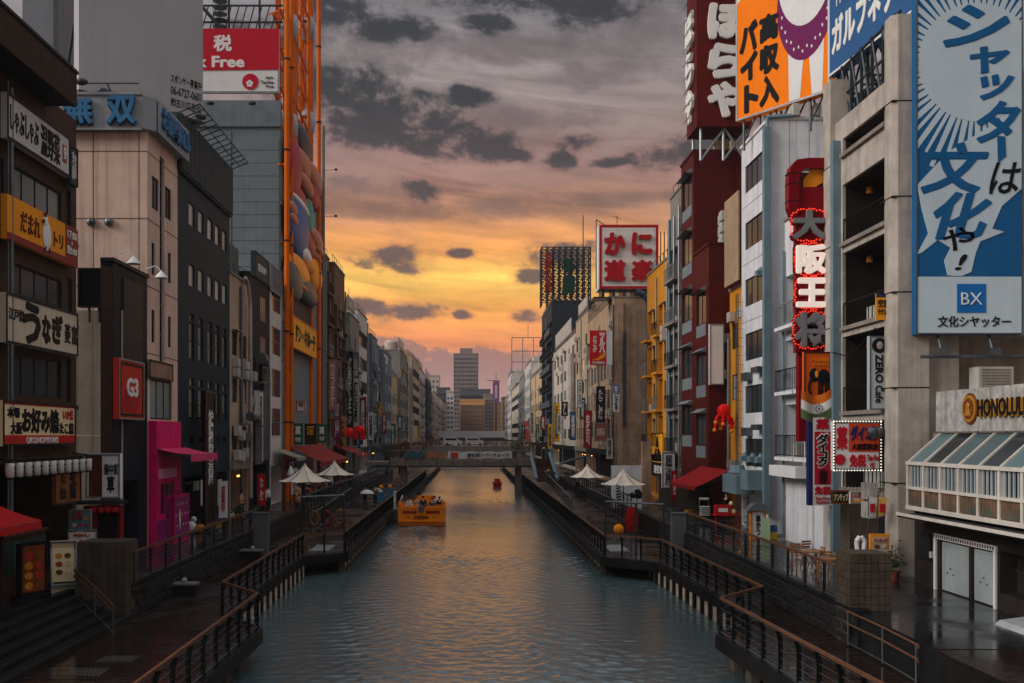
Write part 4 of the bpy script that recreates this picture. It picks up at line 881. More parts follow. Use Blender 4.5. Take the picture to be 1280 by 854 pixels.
obj('escape_stair', B().box(.2, 1.5, -.9, -.05, 8.5, 8.6).box(.2, 1.5, -.92, -.88, 9.5, 9.55).box(.2, .24, -.9, -.86, 8.6, 9.5).box(1.46, 1.5, -.9, -.86, 8.6, 9.5).box(.2, 1.5, -.9, -.05, 5.6, 5.7), STEEL, o)
s, w, h = lsign('roof_sign', 'dark rooftop sign with pale writing on the black building', 319, 336, 313, 345, M('dark sign board', (46, 58, 62), .5), FRAME, off=.1, at=319, d=.3); text(s, '居酒屋', w * .2, w * .8, h * .3, h * .6, whitel, -.31, .01)
s, w, h = lsign('vertical_sign', 'tall thin white vertical sign hung on the black building', 323, 329, 488, 578, WHITE, ALU, off=.5, at=323, d=.3); text(s, 'お食事処個室', w * .2, w * .8, h * .06, h * .94, INK, -.31, .02, vertical=True)
WP = M('white banded render', (206, 194, 188), .7, var=.08, streak=.35)
Y0, Y1 = YL(337.3), YL(352); wb = [(.7, Y1 - Y0 - .4, v, v + 2.05, .12) for v in (14.2, 11.0, 7.9, 5.0)]
o = building('white_banded_building', 'white building with four wide dark window bands beside the orange frame', 'L', Y0, Y1, ZL(345, 338), WP, 12, ops=wb + [(.3, 4, .1, 2.8, 1)], cap=CONC_L)
for a, b_, c, d, _ in wb: window(o, a, c, b_ - a, d - c, 3, 2, frame=ALU, multi=False, depth=.1)
s, w, h = lsign('roof_sign', 'grey blue rooftop sign on the white banded building', 338, 352.5, 328, 362, M('grey blue board', (92, 102, 108), .5), ALU, off=.15, at=338, d=.4); text(s, '大阪', w * .25, w * .75, h * .3, h * .55, M('tan print', (150, 120, 90), .5), -.41, .01)

# ------------------------------------------------------------------ the tall discount store with the orange wheel frame
GM = M('grey metal cladding', (112, 122, 126), .5, .15, var=.08, streak=.3); YD = 80.4
x0 = XY(190, YD); x1 = XY(350.3, YD); w = x1 - x0; hz = ZY(36, YD) - 2
o = thing('discount_store', 'tall grey metal-clad discount store building behind the orange wheel frame', 'building', (x0, YD, 2)); obj('wall', B().box(0, w, 0, 23, 0, hz - 7.6), GM, o); b = B()
for k in range(28): b.box(.1, w - .1, -.045, -.001, .1 + k * 1.0, 1.06 + k * 1.0)
obj('cladding_sheet', b, GM, o); obj('joint', B().box(w * .62, w * .62 + .06, -.06, -.046, 0, hz - 8), FRAME, o); obj('parapet_band', B().box(-.02, w + .05, -.2, .5, hz - 7.6, hz - 5.6), GM, o)
b = B()
for k in range(12): b.bar((w - 7 + k * .6, 1, hz), (w - 7 + k * .6 + .6, 1, hz + 2.2), .05, 5)
b.bar((w - 9, 1, hz + .9), (w, 1, hz + .9), .09, 6).bar((w - 9, 1, hz + 2.2), (w, 1, hz + 2.2), .09, 6).bar((w - 8, .5, hz + 4), (w - 4.5, .5, hz), .14, 6)
for k in range(4): b.bar((w - 9 + k * 2.4, 1, hz), (w - 9 + k * 2.4, 1, hz + 5), .09, 6)
obj('roof_steelwork', b, STEEL_D, o)
b = B()
for k in range(8): b.lathe([(.55, k * .5), (.58, k * .5 + .04), (.55, k * .5 + .08)], (w - 4.9, 1, hz), 8)
for k in range(6): a = k * pi / 3; b.bar((w - 4.9 + .55 * cos(a), 1 + .55 * sin(a), hz), (w - 4.9 + .55 * cos(a), 1 + .55 * sin(a), hz + 4), .02, 4)
obj('caged_ladder', b, STEEL, o)
s, w, h = fsign('tax_free_billboard', 'red and white tax free billboard on top of the grey store', 205, 349, 36, 116, 80.1, WHITE, ALU, .3, t=.12); tfr = flat('tax free red', (186, 26, 48)); obj('red_field', B().poly([(0, h * .34), (w, h * .36), (w, h), (0, h)], 'y', -.015, 0), tfr, s, (0, -.335, 0))
k = 80.1 / F; X = lambda px: (px - 205) * k
text(s, '免', X(225), X(252), h * .68, h * .9, whitel, -.36, .03); text(s, '税', X(267), X(290), h * .64, h * .9, whitel, -.36, .03); text(s, 'Tax Free', X(222), X(306), h * .39, h * .57, whitel, -.36, .03)
e = obj('emblem', B().lathe([(.62, 0), (.62, .02)], n=20), tfr, s, (X(313), -.335, h * .17)); e.rotation_euler = (R(90), 0, 0)
b = B()
for k_ in range(5): a = 2 * pi * k_ / 5 + .3; b.poly([(X(313) - .05 + .16 * cos(a) + .12 * cos(t), h * .14 + .16 * sin(a) + .12 * sin(t)) for t in [i * pi / 4 for i in range(8)]], 'y', -.37, -.36)
obj('blossom', b, whitel, s)
for i, (t_, a) in enumerate((('Japan.', 332), ('Tax-free', 326), ('Shop', 332))): text(s, t_, X(a), X(342), h * (.21 - i * .07), h * (.26 - i * .07), INK, -.345, .0)
for u in (.42, .78): obj('floodlight', fl_, None, s, (w * u, -.9, -1.0))
# orange frame
fx = -14.15; o = thing('wheel_frame', 'towering orange steel frame of an oval Ferris wheel on the store front', 'frame', (fx, 80, 2)); TOP = 58
Yn, Yf = 80.2, 96.0; cols = [(0, .2, .2), (.0, 2.2, .16), (-.5, 15.2, .27), (.1, 16.4, .2)]
for x, y, r in cols:
    c = obj('column', B().bar((x, y, 0), (x, y, TOP), r, 12), ORANGE, o); rb = B()
    for z in range(6, TOP, 7): rb.lathe([(r + .05, z), (r + .05, z + .12)], (x, y, 0), 12)
    obj('column_band', rb, FRAME, c)
for zz in range(26, TOP - 2, 3):   # lattice over the display, ladder-like
    b = B(); b.bar((-.6, .3, zz), (-.6, 15, zz), .11, 5).bar((-1.3, 1.5, zz), (-1.3, 15, zz), .11, 5).bar((0, .2, zz), (-1.6, 1.4, zz), .07, 5).bar((-.2, 15.2, zz), (-1.6, 14, zz), .07, 5)
    for a in (1.8, 5, 8.2, 11.4): b.bar((-.6, a, zz), (-.6, a + 1.6, zz + 2), .05, 5).bar((-.6, a + 1.6, zz + 2), (-.6, a + 3.2, zz), .05, 5).bar((-1.3, a, zz), (-.6, a + 1.6, zz), .05, 5)
    obj('lattice_bay', b, ORANGE, o)
for off, r in ((-.15, .2), (-.85, .16), (-1.5, .14)):   # oval tracks the cabins run on
    pts = []; cy, hw, zl, zh = 8.6, 4.6, 27.5, 50
    for k in range(41):
        a = 2 * pi * k / 40; c, s_ = cos(a), sin(a); pts.append((off, cy + hw * c, (zh if s_ > 0 else zl) + hw * s_))
    obj('oval_track', B().tube(pts, r, 8), ORANGE, o); pts2 = [(x, cy + (y - cy) * .72, z + (0 if abs(z - zl) > 40 else 0)) for x, y, z in pts]; obj('oval_track', B().tube(pts2, r * .8, 6), ORANGE, o)
    b = B()
    for (p, q) in zip(pts[::2], pts2[::2]): b.bar(p, q, .05, 5)
    obj('track_strut', b, ORANGE, o)
CABW = M('grey cabin shell', (168, 170, 172), .35, var=.08)
for y, z in ((4.0, 30), (13.2, 33), (4.0, 38), (13.2, 41.5), (4.0, 46.5)):
    c = obj('cabin', B().lathe([(.15, -1.2), (.62, -.9), (.75, 0), (.62, .9), (.15, 1.2)], n=14), CABW, o, (-.5, y, z), smooth=True); obj('cabin_window', B().box(-.3, .3, -.7, -.6, -.2, .5), GLASS, c)
for zz in range(27, TOP - 3, 5):
    b = B().bar((.02, 2.2, zz), (-.3, 15.2, zz), .09, 6).bar((.02, 2.2, zz), (-.3, 8.7, zz + 5), .06, 5).bar((-.3, 15.2, zz), (-.3, 8.7, zz + 5), .06, 5).bar((-.3, 8.7, zz), (-.3, 8.7, zz + 5), .07, 5); obj('front_brace', b, ORANGE, o)
b = B()
for zz in range(8, 27, 3): b.bar((-.5, .4, zz), (-.5, 2.2, zz), .06, 5).bar((0, .2, zz), (0, 2.2, zz + 2), .05, 5)
obj('column_brace', b, ORANGE, o)
# balloon-like ornament inside the lower half of the frame (plain coloured lobes)
o = thing('balloon_ornament', 'tall cluster of glossy coloured balloon shapes mounted inside the orange frame', 'ornament', (-14.0, 80, 2))
ocol = {'slate': (40, 46, 54), 'wine': (170, 24, 40), 'skin': (190, 112, 80), 'blue': (12, 78, 140), 'orange': (255, 150, 10), 'white': (235, 232, 226), 'teal': (20, 140, 128), 'grey': (70, 74, 78)}
for px, py, rx, ry, c in ((384, 180, 10, 20, 'slate'), (372, 205, 8, 36, 'wine'), (386, 208, 12, 16, 'skin'), (395, 222, 10, 14, 'skin'), (386, 232, 9, 11, 'skin'), (377, 246, 11, 14, 'wine'), (379, 257, 12, 6, 'white'), (377, 285, 14, 38, 'blue'), (396, 245, 8, 18, 'wine'),
                          (391, 272, 6, 24, 'teal'), (368, 262, 4, 10, 'skin'), (368, 275, 4, 8, 'skin'), (389, 306, 9, 14, 'wine'), (383, 290, 7, 5, 'orange'), (378, 340, 14, 20, 'orange'), (390, 330, 10, 12, 'orange'), (372, 350, 10, 26, 'grey'), (388, 365, 14, 16, 'grey'), (400, 312, 7, 7, 'skin'), (400, 322, 7, 6, 'skin'), (399, 345, 9, 22, 'orange'), (397, 300, 8, 12, 'skin'), (384, 318, 8, 10, 'white'), (381, 352, 8, 5, 'skin'), (382, 362, 8, 5, 'skin')):
    Y = -14.0 * F / (px - CX); Y = min(max(Y, 82.2), 96.5); kk = Y / F; yl = Y - 80; zl = ZY(py, Y) - 2; dpx = -14.0 * F / (px - CX + 1) - Y if abs(px - CX) > 1 else .3
    obj('balloon_lobe', B().ball((0, 0, 0), .3 + rx * .016, rx * .42, ry * kk, 16, 10), M('glossy ' + c, ocol[c], .35, var=.08, streak=.05), o, (-.28 + random.uniform(-.12, .15), yl, zl), smooth=True)
obj('backing_panel', B().box(-.75, -.55, 1.9, 15.4, ZY(388, 82) - 2, ZY(170, 82) - 2), FRAME, o)
s = thing('store_sign', 'long orange store sign with black lettering low in the orange frame', 'sign', (-14.0 - .2, 82.4, 14.0), R(90)); w, h = 12.6, 2.6
obj('panel', B().box(0, w, -.15, 0, 0, h), flat('orange yellow sign', (244, 164, 30)), s); obj('rim', frame_boards(B(), w, h, .08, .04), ORANGE, s, (0, -.151, 0)); text(s, 'ドン・キホーテ', w * .1, w * .93, h * .22, h * .78, INK, -.17, .05)
o = thing('store_entrance_wall', 'grey lower wall of the store with a large round opening', 'wall', (-15.2, 80.45, 2), R(90)); b = B(); n = 24; cu, cv, rr = 9, 10.4, 3.1
outer = [(cu + 16 * cos(2 * pi * i / n), cv + 16 * sin(2 * pi * i / n)) for i in range(n)]; clampp = lambda p: (min(max(p[0], 0), 18), min(max(p[1], .1), 14)); inner = [(cu + rr * 1.3 * cos(2 * pi * i / n), cv + rr * sin(2 * pi * i / n)) for i in range(n)]
for i in range(n):
    j = (i + 1) % n; p, q = clampp(outer[i]), clampp(outer[j]); b.quad((p[0], 0, p[1]), (q[0], 0, q[1]), (inner[j][0], 0, inner[j][1]), (inner[i][0], 0, inner[i][1])); b.quad((inner[i][0], 0, inner[i][1]), (inner[j][0], 0, inner[j][1]), (inner[j][0], 1.5, inner[j][1]), (inner[i][0], 1.5, inner[i][1]))
obj('wall', b, GM, o); obj('opening_back', B().box(4, 14, 1.5, 1.6, 6.5, 14), VOID, o); obj('opening_rim', B().tube([(x, -.05, z) for x, z in inner + inner[:1]], .12, 8), STEEL, o); b = B()
for k in range(7): b.box(.2, 17.8, -.03, -.001, 3.0 + k * .55, 3.5 + k * .55)
obj('shutter_slat', b, GM, o); obj('upper_wall', B().box(0, 22, 0, .3, 14.02, 30), GM, o)
grn = flat('pharmacy green', (24, 92, 66)); ysg = flat('yellow black sign', (52, 40, 20))
def shop_flag(label, Y, zb, w, h, face, top, bot, rim=None, X=-13.3, mat=None):
    s = sign('hanging_sign', label, (X - w, Y, zb), 0, w, h, face, rim, .2); text(s, top, w * .2, w * .8, h * .46, h * .88, mat or whitel, -.22, .03); text(s, bot, w * .2, w * .8, h * .12, h * .36, mat or whitel, -.22, .02); return s
shop_flag('green pharmacy sign with a white character, left of the orange brush sign', 83.0, 6.3, .75, 1.7, grn, '薬', '免税', X=-13.35)
s = shop_flag('dark sign with a bold orange brush character between two green signs', 84.2, 6.3, .95, 1.7, ysg, '酒', '', X=-12.45, mat=flat('orange brush', (240, 170, 30))) ; 
shop_flag('green pharmacy sign with a white character, right of the orange brush sign', 90.0, 6.4, .75, 1.6, grn, '薬', '免税', X=-12.45)
s = shop_flag('small red framed neon character sign above the green pharmacy sign', 86.5, 9.0, .75, .9, WHITE, '宿', '', RED, X=-13.7, mat=RED)
RAW = M('faded red awning', (140, 48, 42), .8, var=.3, scale=2, streak=.5); awning('big faded red awning in front of the store under the orange frame', 'L', 80.6, 97, 6.2, 5.0, 2.5, RAW, .35, X=-14.0); awning('small grey striped awning left of the big faded red one', 'L', 76.2, 80.3, 6.0, 5.4, 1.6, M('grey awning cloth', (140, 128, 116), .7, var=.15), .2, X=-14.3)
s = thing('shop_board', 'dark red shop board with white writing under the big awning', 'sign', (-13.9, 78.5, 4.4), R(90)); obj('panel', B().box(0, 3.4, -.1, 0, 0, .8), flat('crimson board', (120, 20, 34)), s); text(s, 'たこ焼', .6, 2.6, .2, .62, whitel, -.115, .02)
o = thing('ice_cream_model', 'big soft-serve ice cream model standing by the shop under the awning', 'ornament', (-12.9, 74.6, 3.4)); obj('cone', B().lathe([(.03, 0), (.24, .7)], n=12), FOOD[0], o); obj('cream', B().lathe([(.26, .68), (.3, .8), (.24, .95), (.2, 1.05), (.12, 1.25), (.02, 1.45)], n=14), WHITE, o, smooth=True)
# ------------------------------------------------------------------ left bank beyond the store
cols_ = {'brown': (122, 98, 80), 'grey': (132, 126, 120), 'pale': (192, 176, 160), 'blue': (108, 122, 134), 'tan': (178, 150, 122), 'white': (196, 188, 180), 'dark': (64, 62, 62), 'rust': (120, 86, 66), 'sand': (196, 164, 130)}
FM = {k: M(k + ' facade', v, .75, var=.14, streak=.45) for k, v in cols_.items()}
far = [(405.5, 411.5, 318, 'brown', 'balcony', 'tall brown-grey building just beyond the orange frame'), (411.5, 425, 329, 'rust', 'balcony', 'tall weathered brown building with stacked balconies beyond the orange frame'), (425, 435, 353, 'pale', 'win', 'slim pale building with a white roof box'),
       (435, 447, 392, 'grey', 'balcony', 'grey building with a glazed roof storey'), (447, 459, 387, 'white', 'strip', 'pale slim building with a glass strip top'), (459, 467, 418, 'blue', 'balcony', 'bluish building with blue balcony posts'), (467, 478, 424, 'grey', 'win', 'pale grey building beside the one with a white roof numeral'),
       (478, 488, 438, 'blue', 'win', 'blue-grey building with a white numeral on its roof'), (488, 497, 466, 'sand', 'win', 'lower sandy building with paired dark windows'), (497, 506, 438, 'grey', 'win', 'grey block with a drum on its roof'), (506, 514, 452, 'white', 'win', 'pale block with vertical black lettering'),
       (514, 523, 444, 'tan', 'strip', 'tan tower block with a dark roof band'), (523, 531, 459, 'white', 'balcony', 'pale block with a row of dark balconies'), (531, 537.5, 474, 'dark', 'balcony', 'dark set-back block far along the left bank'), (537.5, 543, 489, 'blue', 'win', 'small bluish block far along the left bank'), (543, 548, 492, 'sand', 'balcony', 'sandy block with stacked round balconies far along the left bank'), (548, 554, 496, 'white', 'balcony', 'white block at the far end of the left bank'), (554, 558, 503, 'tan', 'win', 'last tan block on the left bank before the far bridge')]
for i, (a, b_, yt, c, stl, l) in enumerate(far):
    Ya, Yb = YL(a) + .03, YL(b_)
    o = auto_building('apartment_building' if stl == 'balcony' else 'office_building', l, 'L', Ya, Yb, ZL(yt, a), FM[c], stl, 20 + i, D=14, ncol=max(1, min(6, round((Yb - Ya) / 3.2))), flank=True, acs=.6, X=XL + (.5 if i % 4 == 1 else (-.6 if i % 4 == 2 else (.2 if i % 4 == 3 else 0))), pipes=2 if i < 6 else 1)
    if l.startswith('blue-grey'): text(o, '13', .5, o['W'] * .45, o['H'] - 1.9, o['H'] - .5, whitel, -.03, .03)
    if l.startswith('grey block'): obj('roof_drum', B().lathe([(1.3, 0), (1.3, 1.8), (.9, 2.1)], n=16), FM['pale'], o, (2, 2.0, o['H']))
    if l.startswith('pale block with vertical'): text(o, '居酒屋', o['W'] * .4, o['W'] * .6, o['H'] * .55, o['H'] * .8, INK, -.03, .03, vertical=True)
vs = [(410, 472, 'pinkish vertical sign with pale writing on the first brown building', (178, 120, 118), 9.5, 5.2, 'カラオケ', whitel), (416, 428, 'magenta vertical sign low on the weathered brown building', (150, 40, 76), 6.6, 4, '居酒屋', whitel), (432, 440, 'tall black vertical sign with white characters on the slim pale building', (30, 30, 34), 7.6, 9, '焼肉ホルモン', whitel), (440, 440, 'white vertical sign between the grey and pale buildings', (200, 196, 190), 8, 6, '酒場', INK), (423, 440, 'yellow-tan vertical board above the red lanterns', (178, 140, 84), 5, 4.2, 'お宿', INK), (449, 440, 'dark red vertical sign further along the left bank', (120, 30, 36), 7, 5, '鍋料理', whitel), (465, 440, 'small teal vertical sign near the bridge on the left', (60, 110, 110), 7, 3.6, '整体', whitel)]
for px, _, l, c, z, h, tx, tm in vs:
    Y = YL(px, -14.2); s = sign('vertical_sign', l, (-14.15, Y, z), 0, .85, h, flat('sign ' + l[:14], c), FRAME, .25, .05, group='vertical signs along the left bank'); text(s, tx, .2, .65, h * .08, h * .92, tm, -.27, .02, vertical=True); obj('bracket', B().box(-.3, 0, -.2, -.05, h * .2, h * .2 + .08).box(-.3, 0, -.2, -.05, h * .8, h * .8 + .08), STEEL, s)
cl_ = B().ball((0, 0, 0), .17, .13, .12).bar((0, 0, 0), (-1.3, 0, -.12), .025, 5).mesh('lamp_arm', STEEL_D)
for k, py in enumerate((212, 270)): t_ = thing('facade_lamp', ('upper' if k == 0 else 'lower') + ' small spotlight on an arm sticking out beyond the orange frame', 'lamp', (-13.0, 100.5, ZY(py, 100.5)), 0, 'spotlights on arms'); obj('lamp_arm', cl_, None, t_)
tag(obj('service_pole', B().bar((-14.3, 101, 2), (-14.3, 101, ZY(158, 101)), .18, 8), CONC), 'tall grey service mast beside the orange frame', 'mast')
# red crab-like balloon ornaments and red eaves
for k, (px, py) in enumerate(((436, 541), (449, 538))):
    Y = 112; o = thing('red_balloon', ('round red balloon ornament, left of the tentacled one above the red eaves' if k == 0 else 'red balloon ornament with short tentacles above the red eaves'), 'ornament', (XY(px, Y), Y, ZY(py, Y))); obj('body', B().ball((0, 0, 0), .62, .62, .55, 14, 8), flat('vivid red vinyl', (226, 22, 20), .3), o, smooth=True); b = B()
    if k:
        for j in range(6): a = j * pi / 3; b.tube([(.4 * cos(a), .4 * sin(a), -.3), (.6 * cos(a), .6 * sin(a), -.7), (.5 * cos(a), .5 * sin(a), -1.0)], .13, 7)
    else: b.ball((.4, -.1, -.3), .3)
    obj('tentacles' if k else 'lower_lobe', b, MC['vivid red vinyl'], o, smooth=True)
for k, (Ya, Yb, z) in enumerate(((106, 112, 5.2), (113, 119, 5.0))): awning(('nearer' if k == 0 else 'farther') + ' slatted red-brown eaves under the red balloons', 'L', Ya, Yb, z + .9, z, 2.4, RAW, .3, X=-14)

# ------------------------------------------------------------------ parasols
CANV = M('cream parasol canvas', (226, 212, 192), .75, var=.08, streak=.05, bump=.04)
def parasol(px, py_tip, py_edge, half_px, Y, zb, label):
    x = XY(px, Y); k = Y / F; top = ZY(py_tip, Y); r = half_px * k * 1.05; ze = ZY(py_edge, Y)
    o = thing('parasol', label, 'parasol', (x, Y, zb), R(20), 'cream parasols on the terraces'); b = B(); n = 8; m = 6; h = top - ze
    for i in range(n):
        a0, a1 = 2 * pi * i / n, 2 * pi * (i + 1) / n
        for j in range(m):
            def P(a, t, mid):
                rr = r * (.03 + .97 * t ** 1.15); z = ze - zb + h * (1 - t) ** 1.55; return (rr * cos(a), rr * sin(a), z)
            am = (a0 + a1) / 2; c = cos(pi / n) * .95
            for u, v in ((a0, am), (am, a1)):
                f = lambda a, t: P(a, t, 0) if a != am else tuple(q * (c if i_ < 2 else 1) + (0 if i_ < 2 else -.05 * t) for i_, q in enumerate(P(a, t, 1)))
                b.quad(f(u, j / m), f(v, j / m), f(v, (j + 1) / m), f(u, (j + 1) / m))
    obj('canopy', b, CANV, o); obj('pole', B().bar((0, 0, 0), (0, 0, top - zb - .05), .035, 8), STEEL_D, o); obj('finial', B().ball((0, 0, top - zb), .08), CANV, o); b = B()
    for i in range(n): a = 2 * pi * i / n; b.bar((0, 0, top - zb - .2), (r * cos(a) * .98, r * sin(a) * .98, ze - zb), .014, 4)
    obj('rib', b, STEEL_D, o); obj('base', B().lathe([(.35, 0), (.3, .08)], n=14), KERB, o)
parasol(381, 581, 601, 32, 66, 2.0, 'nearest cream parasol on the left terrace, in front of the red awning')
parasol(418, 577, 593, 24, 80, 2.0, 'second cream parasol on the left terrace, farther and smaller')
parasol(734, 581.5, 596, 22, 84, 2.0, 'farther cream parasol on the right terrace')
parasol(779, 587, 605, 28, 68, 2.0, 'nearer cream parasol on the right terrace, beside the white hoarding')
# ================================================================== RIGHT BANK, nearest first
def rsign(name, label, xa, xb, yt, yb, face, rim=None, off=.3, at=None, d=.2, **k):
    """a sign lying along the right facade between photo columns xa (far) .. xb (near)"""
    X = XR - off; Ya, Yb = YR(xb, X), YR(xa, X); at = xb if at is None else at
    zt, zb = ZR(yt, at, X), ZR(yb, at, X)
    o = sign(name, label, (X + d, Yb, zb), R(-90), Yb - Ya, zt - zb, face, rim, d, **k); return o, Yb - Ya, zt - zb
# ---- cafe in front of the billboard
DKW = M('dark brown shop wall', (48, 42, 39), .6, var=.2, streak=.3); IVO = M('ivory painted steel', (206, 196, 184), .55, var=.08, streak=.35)
Xc, Y0, Y1 = 15.2, 24.5, 35.6; w = Y1 - Y0; u_ = lambda px: Y1 - YR(px, Xc)
ops = [(u_(1175), u_(1211), .02, 1.62, .12), (u_(1215), u_(1243), .02, 1.62, .12), (u_(1250), w - .4, .5, 1.7, .5)]
o = thing('cafe_building', 'two-storey cafe with an ivory glazed gallery over two closed shutters at the right edge', 'cafe', (Xc, Y1, 2.0), R(-90)); b = B(); b.panel(w, 2.5, ops); b.quad((0, 0, 0), (0, 4, 0), (0, 4, 2.5), (0, 0, 2.5)); b.quad((w, 0, 0), (w, 4, 0), (w, 4, 2.5), (w, 0, 2.5)); obj('wall', b, DKW, o)
SHUT = M('pale steel shutter', (168, 176, 176), .45, .1, var=.08, streak=.3)
for k, (a, b_) in enumerate(((1175, 1211), (1215, 1243))):
    s_ = obj('shutter', B().box(u_(a) + .03, u_(b_) - .03, .08, .1, .03, 1.6), SHUT, o); sl_ = B().box(u_(a) + .03, u_(b_) - .03, .055, .079, .0, .062).mesh('slat', SHUT)
    for j in range(22): obj('slat', sl_, None, s_, (0, 0, .05 + j * .07))
    obj('keyhole', B().box(0, .05, .04, .056, .6, .65).box(.4, .45, .04, .056, .58, .63).box(.2, .25, .04, .056, .75, .8), INK, s_, (u_(a) + .4, 0, 0))
hb = obj('shutter_header', B().box(u_(1169), u_(1247), -.06, 0, 1.66, 1.82), WHITE, o); obj('shutter_post', B().box(u_(1169), u_(1171.5), -.06, 0, .0, 1.65).box(u_(1244), u_(1246.5), -.06, 0, 0, 1.65), WHITE, o)
b = B()
for k in range(26): uu = u_(1169.5) + k * (u_(1246.5) - u_(1169.5)) / 26; b.box(uu, uu + .07, -.07, -.06, 1.69, 1.79)
obj('header_print', b, M('header print', (90, 60, 66), .5), o)
obj('louvre', B().box(u_(1150), u_(1165), -.08, 0, .9, 1.75), FRAME, o); obj('meter_box', B().box(u_(1166), u_(1168.3), -.12, 0, 1.0, 1.2), AC_M, o)
obj('canopy', B().box(u_(1157), w, -.95, -.02, 2.3, 2.42), BLACK, o); obj('canopy_edge', B().box(u_(1157), w, -.99, -.951, 2.36, 2.46), IVO, o)
zb, zw, zh, zs = 2.6, 3.25, 4.05, 5.1      # gallery levels above the ground floor
obj('gallery_floor', B().box(0, w, -.3, 1.5, 2.5, 2.62), IVO, o); n = 9; bw = w / n
for k in range(n):
    pn = obj('painted_panel', B().box(k * bw + .06, (k + 1) * bw - .06, -.22, -.16, zb + .06, zw - .04), M('brown painted panel', (116, 88, 68), .6, var=.3, scale=2.5), o); q = B()
    for j in range(7): x = k * bw + .15 + j * (bw - .3) / 7 + random.uniform(0, .05); q.poly([(x, zb + .08), (x + .07, zb + .08), (x + .03 + random.uniform(-.05, .05), zb + random.uniform(.3, .55))], 'y', -.226, -.221)
    obj('painted_leaf', q, M('painted green leaf', (64, 96, 84), .6), pn)
    obj('gallery_post', B().box(k * bw - .06, k * bw + .06, -.26, -.14, zb, zh), IVO, o)
    for j in range(1, 5): obj('baluster', B().box(k * bw + j * bw / 5 - .03, k * bw + j * bw / 5 + .03, -.22, -.17, zw, zh - .04), M('pale blue grey slat', (168, 176, 178), .5, var=.1), o)
    obj('pane', B().box(k * bw + .06, (k + 1) * bw - .06, -.12, -.11, zw, zh), CLEAR, o)
    g = obj('roof_pane', B().add([(k * bw + .05, -.2, zh + .03), ((k + 1) * bw - .05, -.2, zh + .03), ((k + 1) * bw - .05, .9, zs - .03), (k * bw + .05, .9, zs - .03)], [(0, 1, 2, 3)]), GLASS_T if k % 3 != 1 else GLASS, o)
    obj('glazing_bar', B().bar((k * bw, -.22, zh + .04), (k * bw, .92, zs), .05, 4), IVO, o)
obj('gallery_rail', B().box(-.06, w, -.28, -.12, zw - .06, zw + .03).box(-.06, w, -.29, -.11, zh - .03, zh + .08).box(-.06, w, -.29, -.11, zb - .1, zb + .03), IVO, o)
obj('end_glass', B().add([(-.02, -.15, zw), (-.02, .9, zw), (-.02, .9, zs), (-.02, -.15, zh)], [(0, 1, 2, 3)]), GLASS_T, o)
obj('end_panel', B().box(-.04, -.005, -.15, 1.4, zb, zw), IVO, o); obj('inner_wall', B().box(.1, w - .1, 2.2, 2.3, zb, zs), M('brown interior wall', (70, 50, 38), .8, var=.3), o)
BULB = M('warm bulb', (255, 190, 90), .4, var=0, emit=4, bump=0)
for k in range(8): obj('pendant_bulb', B().ball((0, 0, 0), .085), BULB, o, (.62 + k * 1.233, .1, 3.8), smooth=True)
for k in range(6): obj('table', B().box(0, .7, .2, .9, 3.15, 3.19).bar((.35, .5, 2.62), (.35, .5, 3.15), .03), WD, o, (.5 + k * 1.7, 0, 0))
s = thing('cafe_sign', 'long pale boarded cafe sign with gold-edged black lettering above the glazed gallery', 'sign', (16.1, 35.7, 7.15), R(-90)); w = 11; h = 1.36
for k in range(44): obj('board', B().box(k * .25 + .004, k * .25 + .246, -.12 - (k % 3) * .004, 0, 0, h), M('whitewashed board', (172, 168, 162), .7, var=.3, scale=3, bump=.3, streak=.7), s)
GOLD = M('gold edge', (222, 160, 62), .35, .5, var=.1); text(s, 'HONOLULU', 3.18, 6.28, .42, .97, GOLD, -.2, .035, .03); text(s, 'HONOLULU', 3.15, 6.25, .45, 1.0, INK, -.245, .025, .01); text(s, 'COFFEE', 6.9, 10, .45, .95, INK, -.2, .02, .02)
for r, c, d in ((.5, FOOD[1], .14), (.43, GOLD, .17), (.34, FOOD[1], .19)): e = obj('emblem', B().lathe([(r, 0), (r, .03)], n=24), c, s, (2.5, -d, .72)); e.rotation_euler = (R(90), 0, 0)
obj('emblem_figure', B().ball((2.48, -.23, .8), .1, .02, .12).poly([(2.3, .5), (2.68, .5), (2.6, .72), (2.38, .74)], 'y', -.24, -.22), GOLD, s)
tag(obj('terrace_slab', B().box(16.2, 30, 24.5, 36.4, 6.9, 7.1), CONC), 'flat roof behind the cafe sign with machines on it', 'roof')
for k, (x, y) in enumerate(((17.6, 36.0), (20.3, 34.8))):
    t_ = thing('condenser_unit', ('left slatted condenser on a frame' if k == 0 else 'right pale condenser bank') + ' on the flat roof behind the cafe sign', 'condenser', (x, y, 8.4)); obj('casing', B().box(0, 1.2 + k * .8, 0, .7, 0, 1.0), AC_M, t_); b = B()
    for j in range(9): b.box(.1, 1.1 + k * .8, -.02, -.001, .08 + j * .1, .12 + j * .1)
    obj('grille', b, FRAME if k else CONC, t_); obj('stand', B().bar((.1, .3, -1.3), (.1, .3, 0), .04).bar((1.1, .3, -1.3), (1.1, .3, 0), .04).box(0, 1.2, 0, .7, -.08, -.001), STEEL, t_)
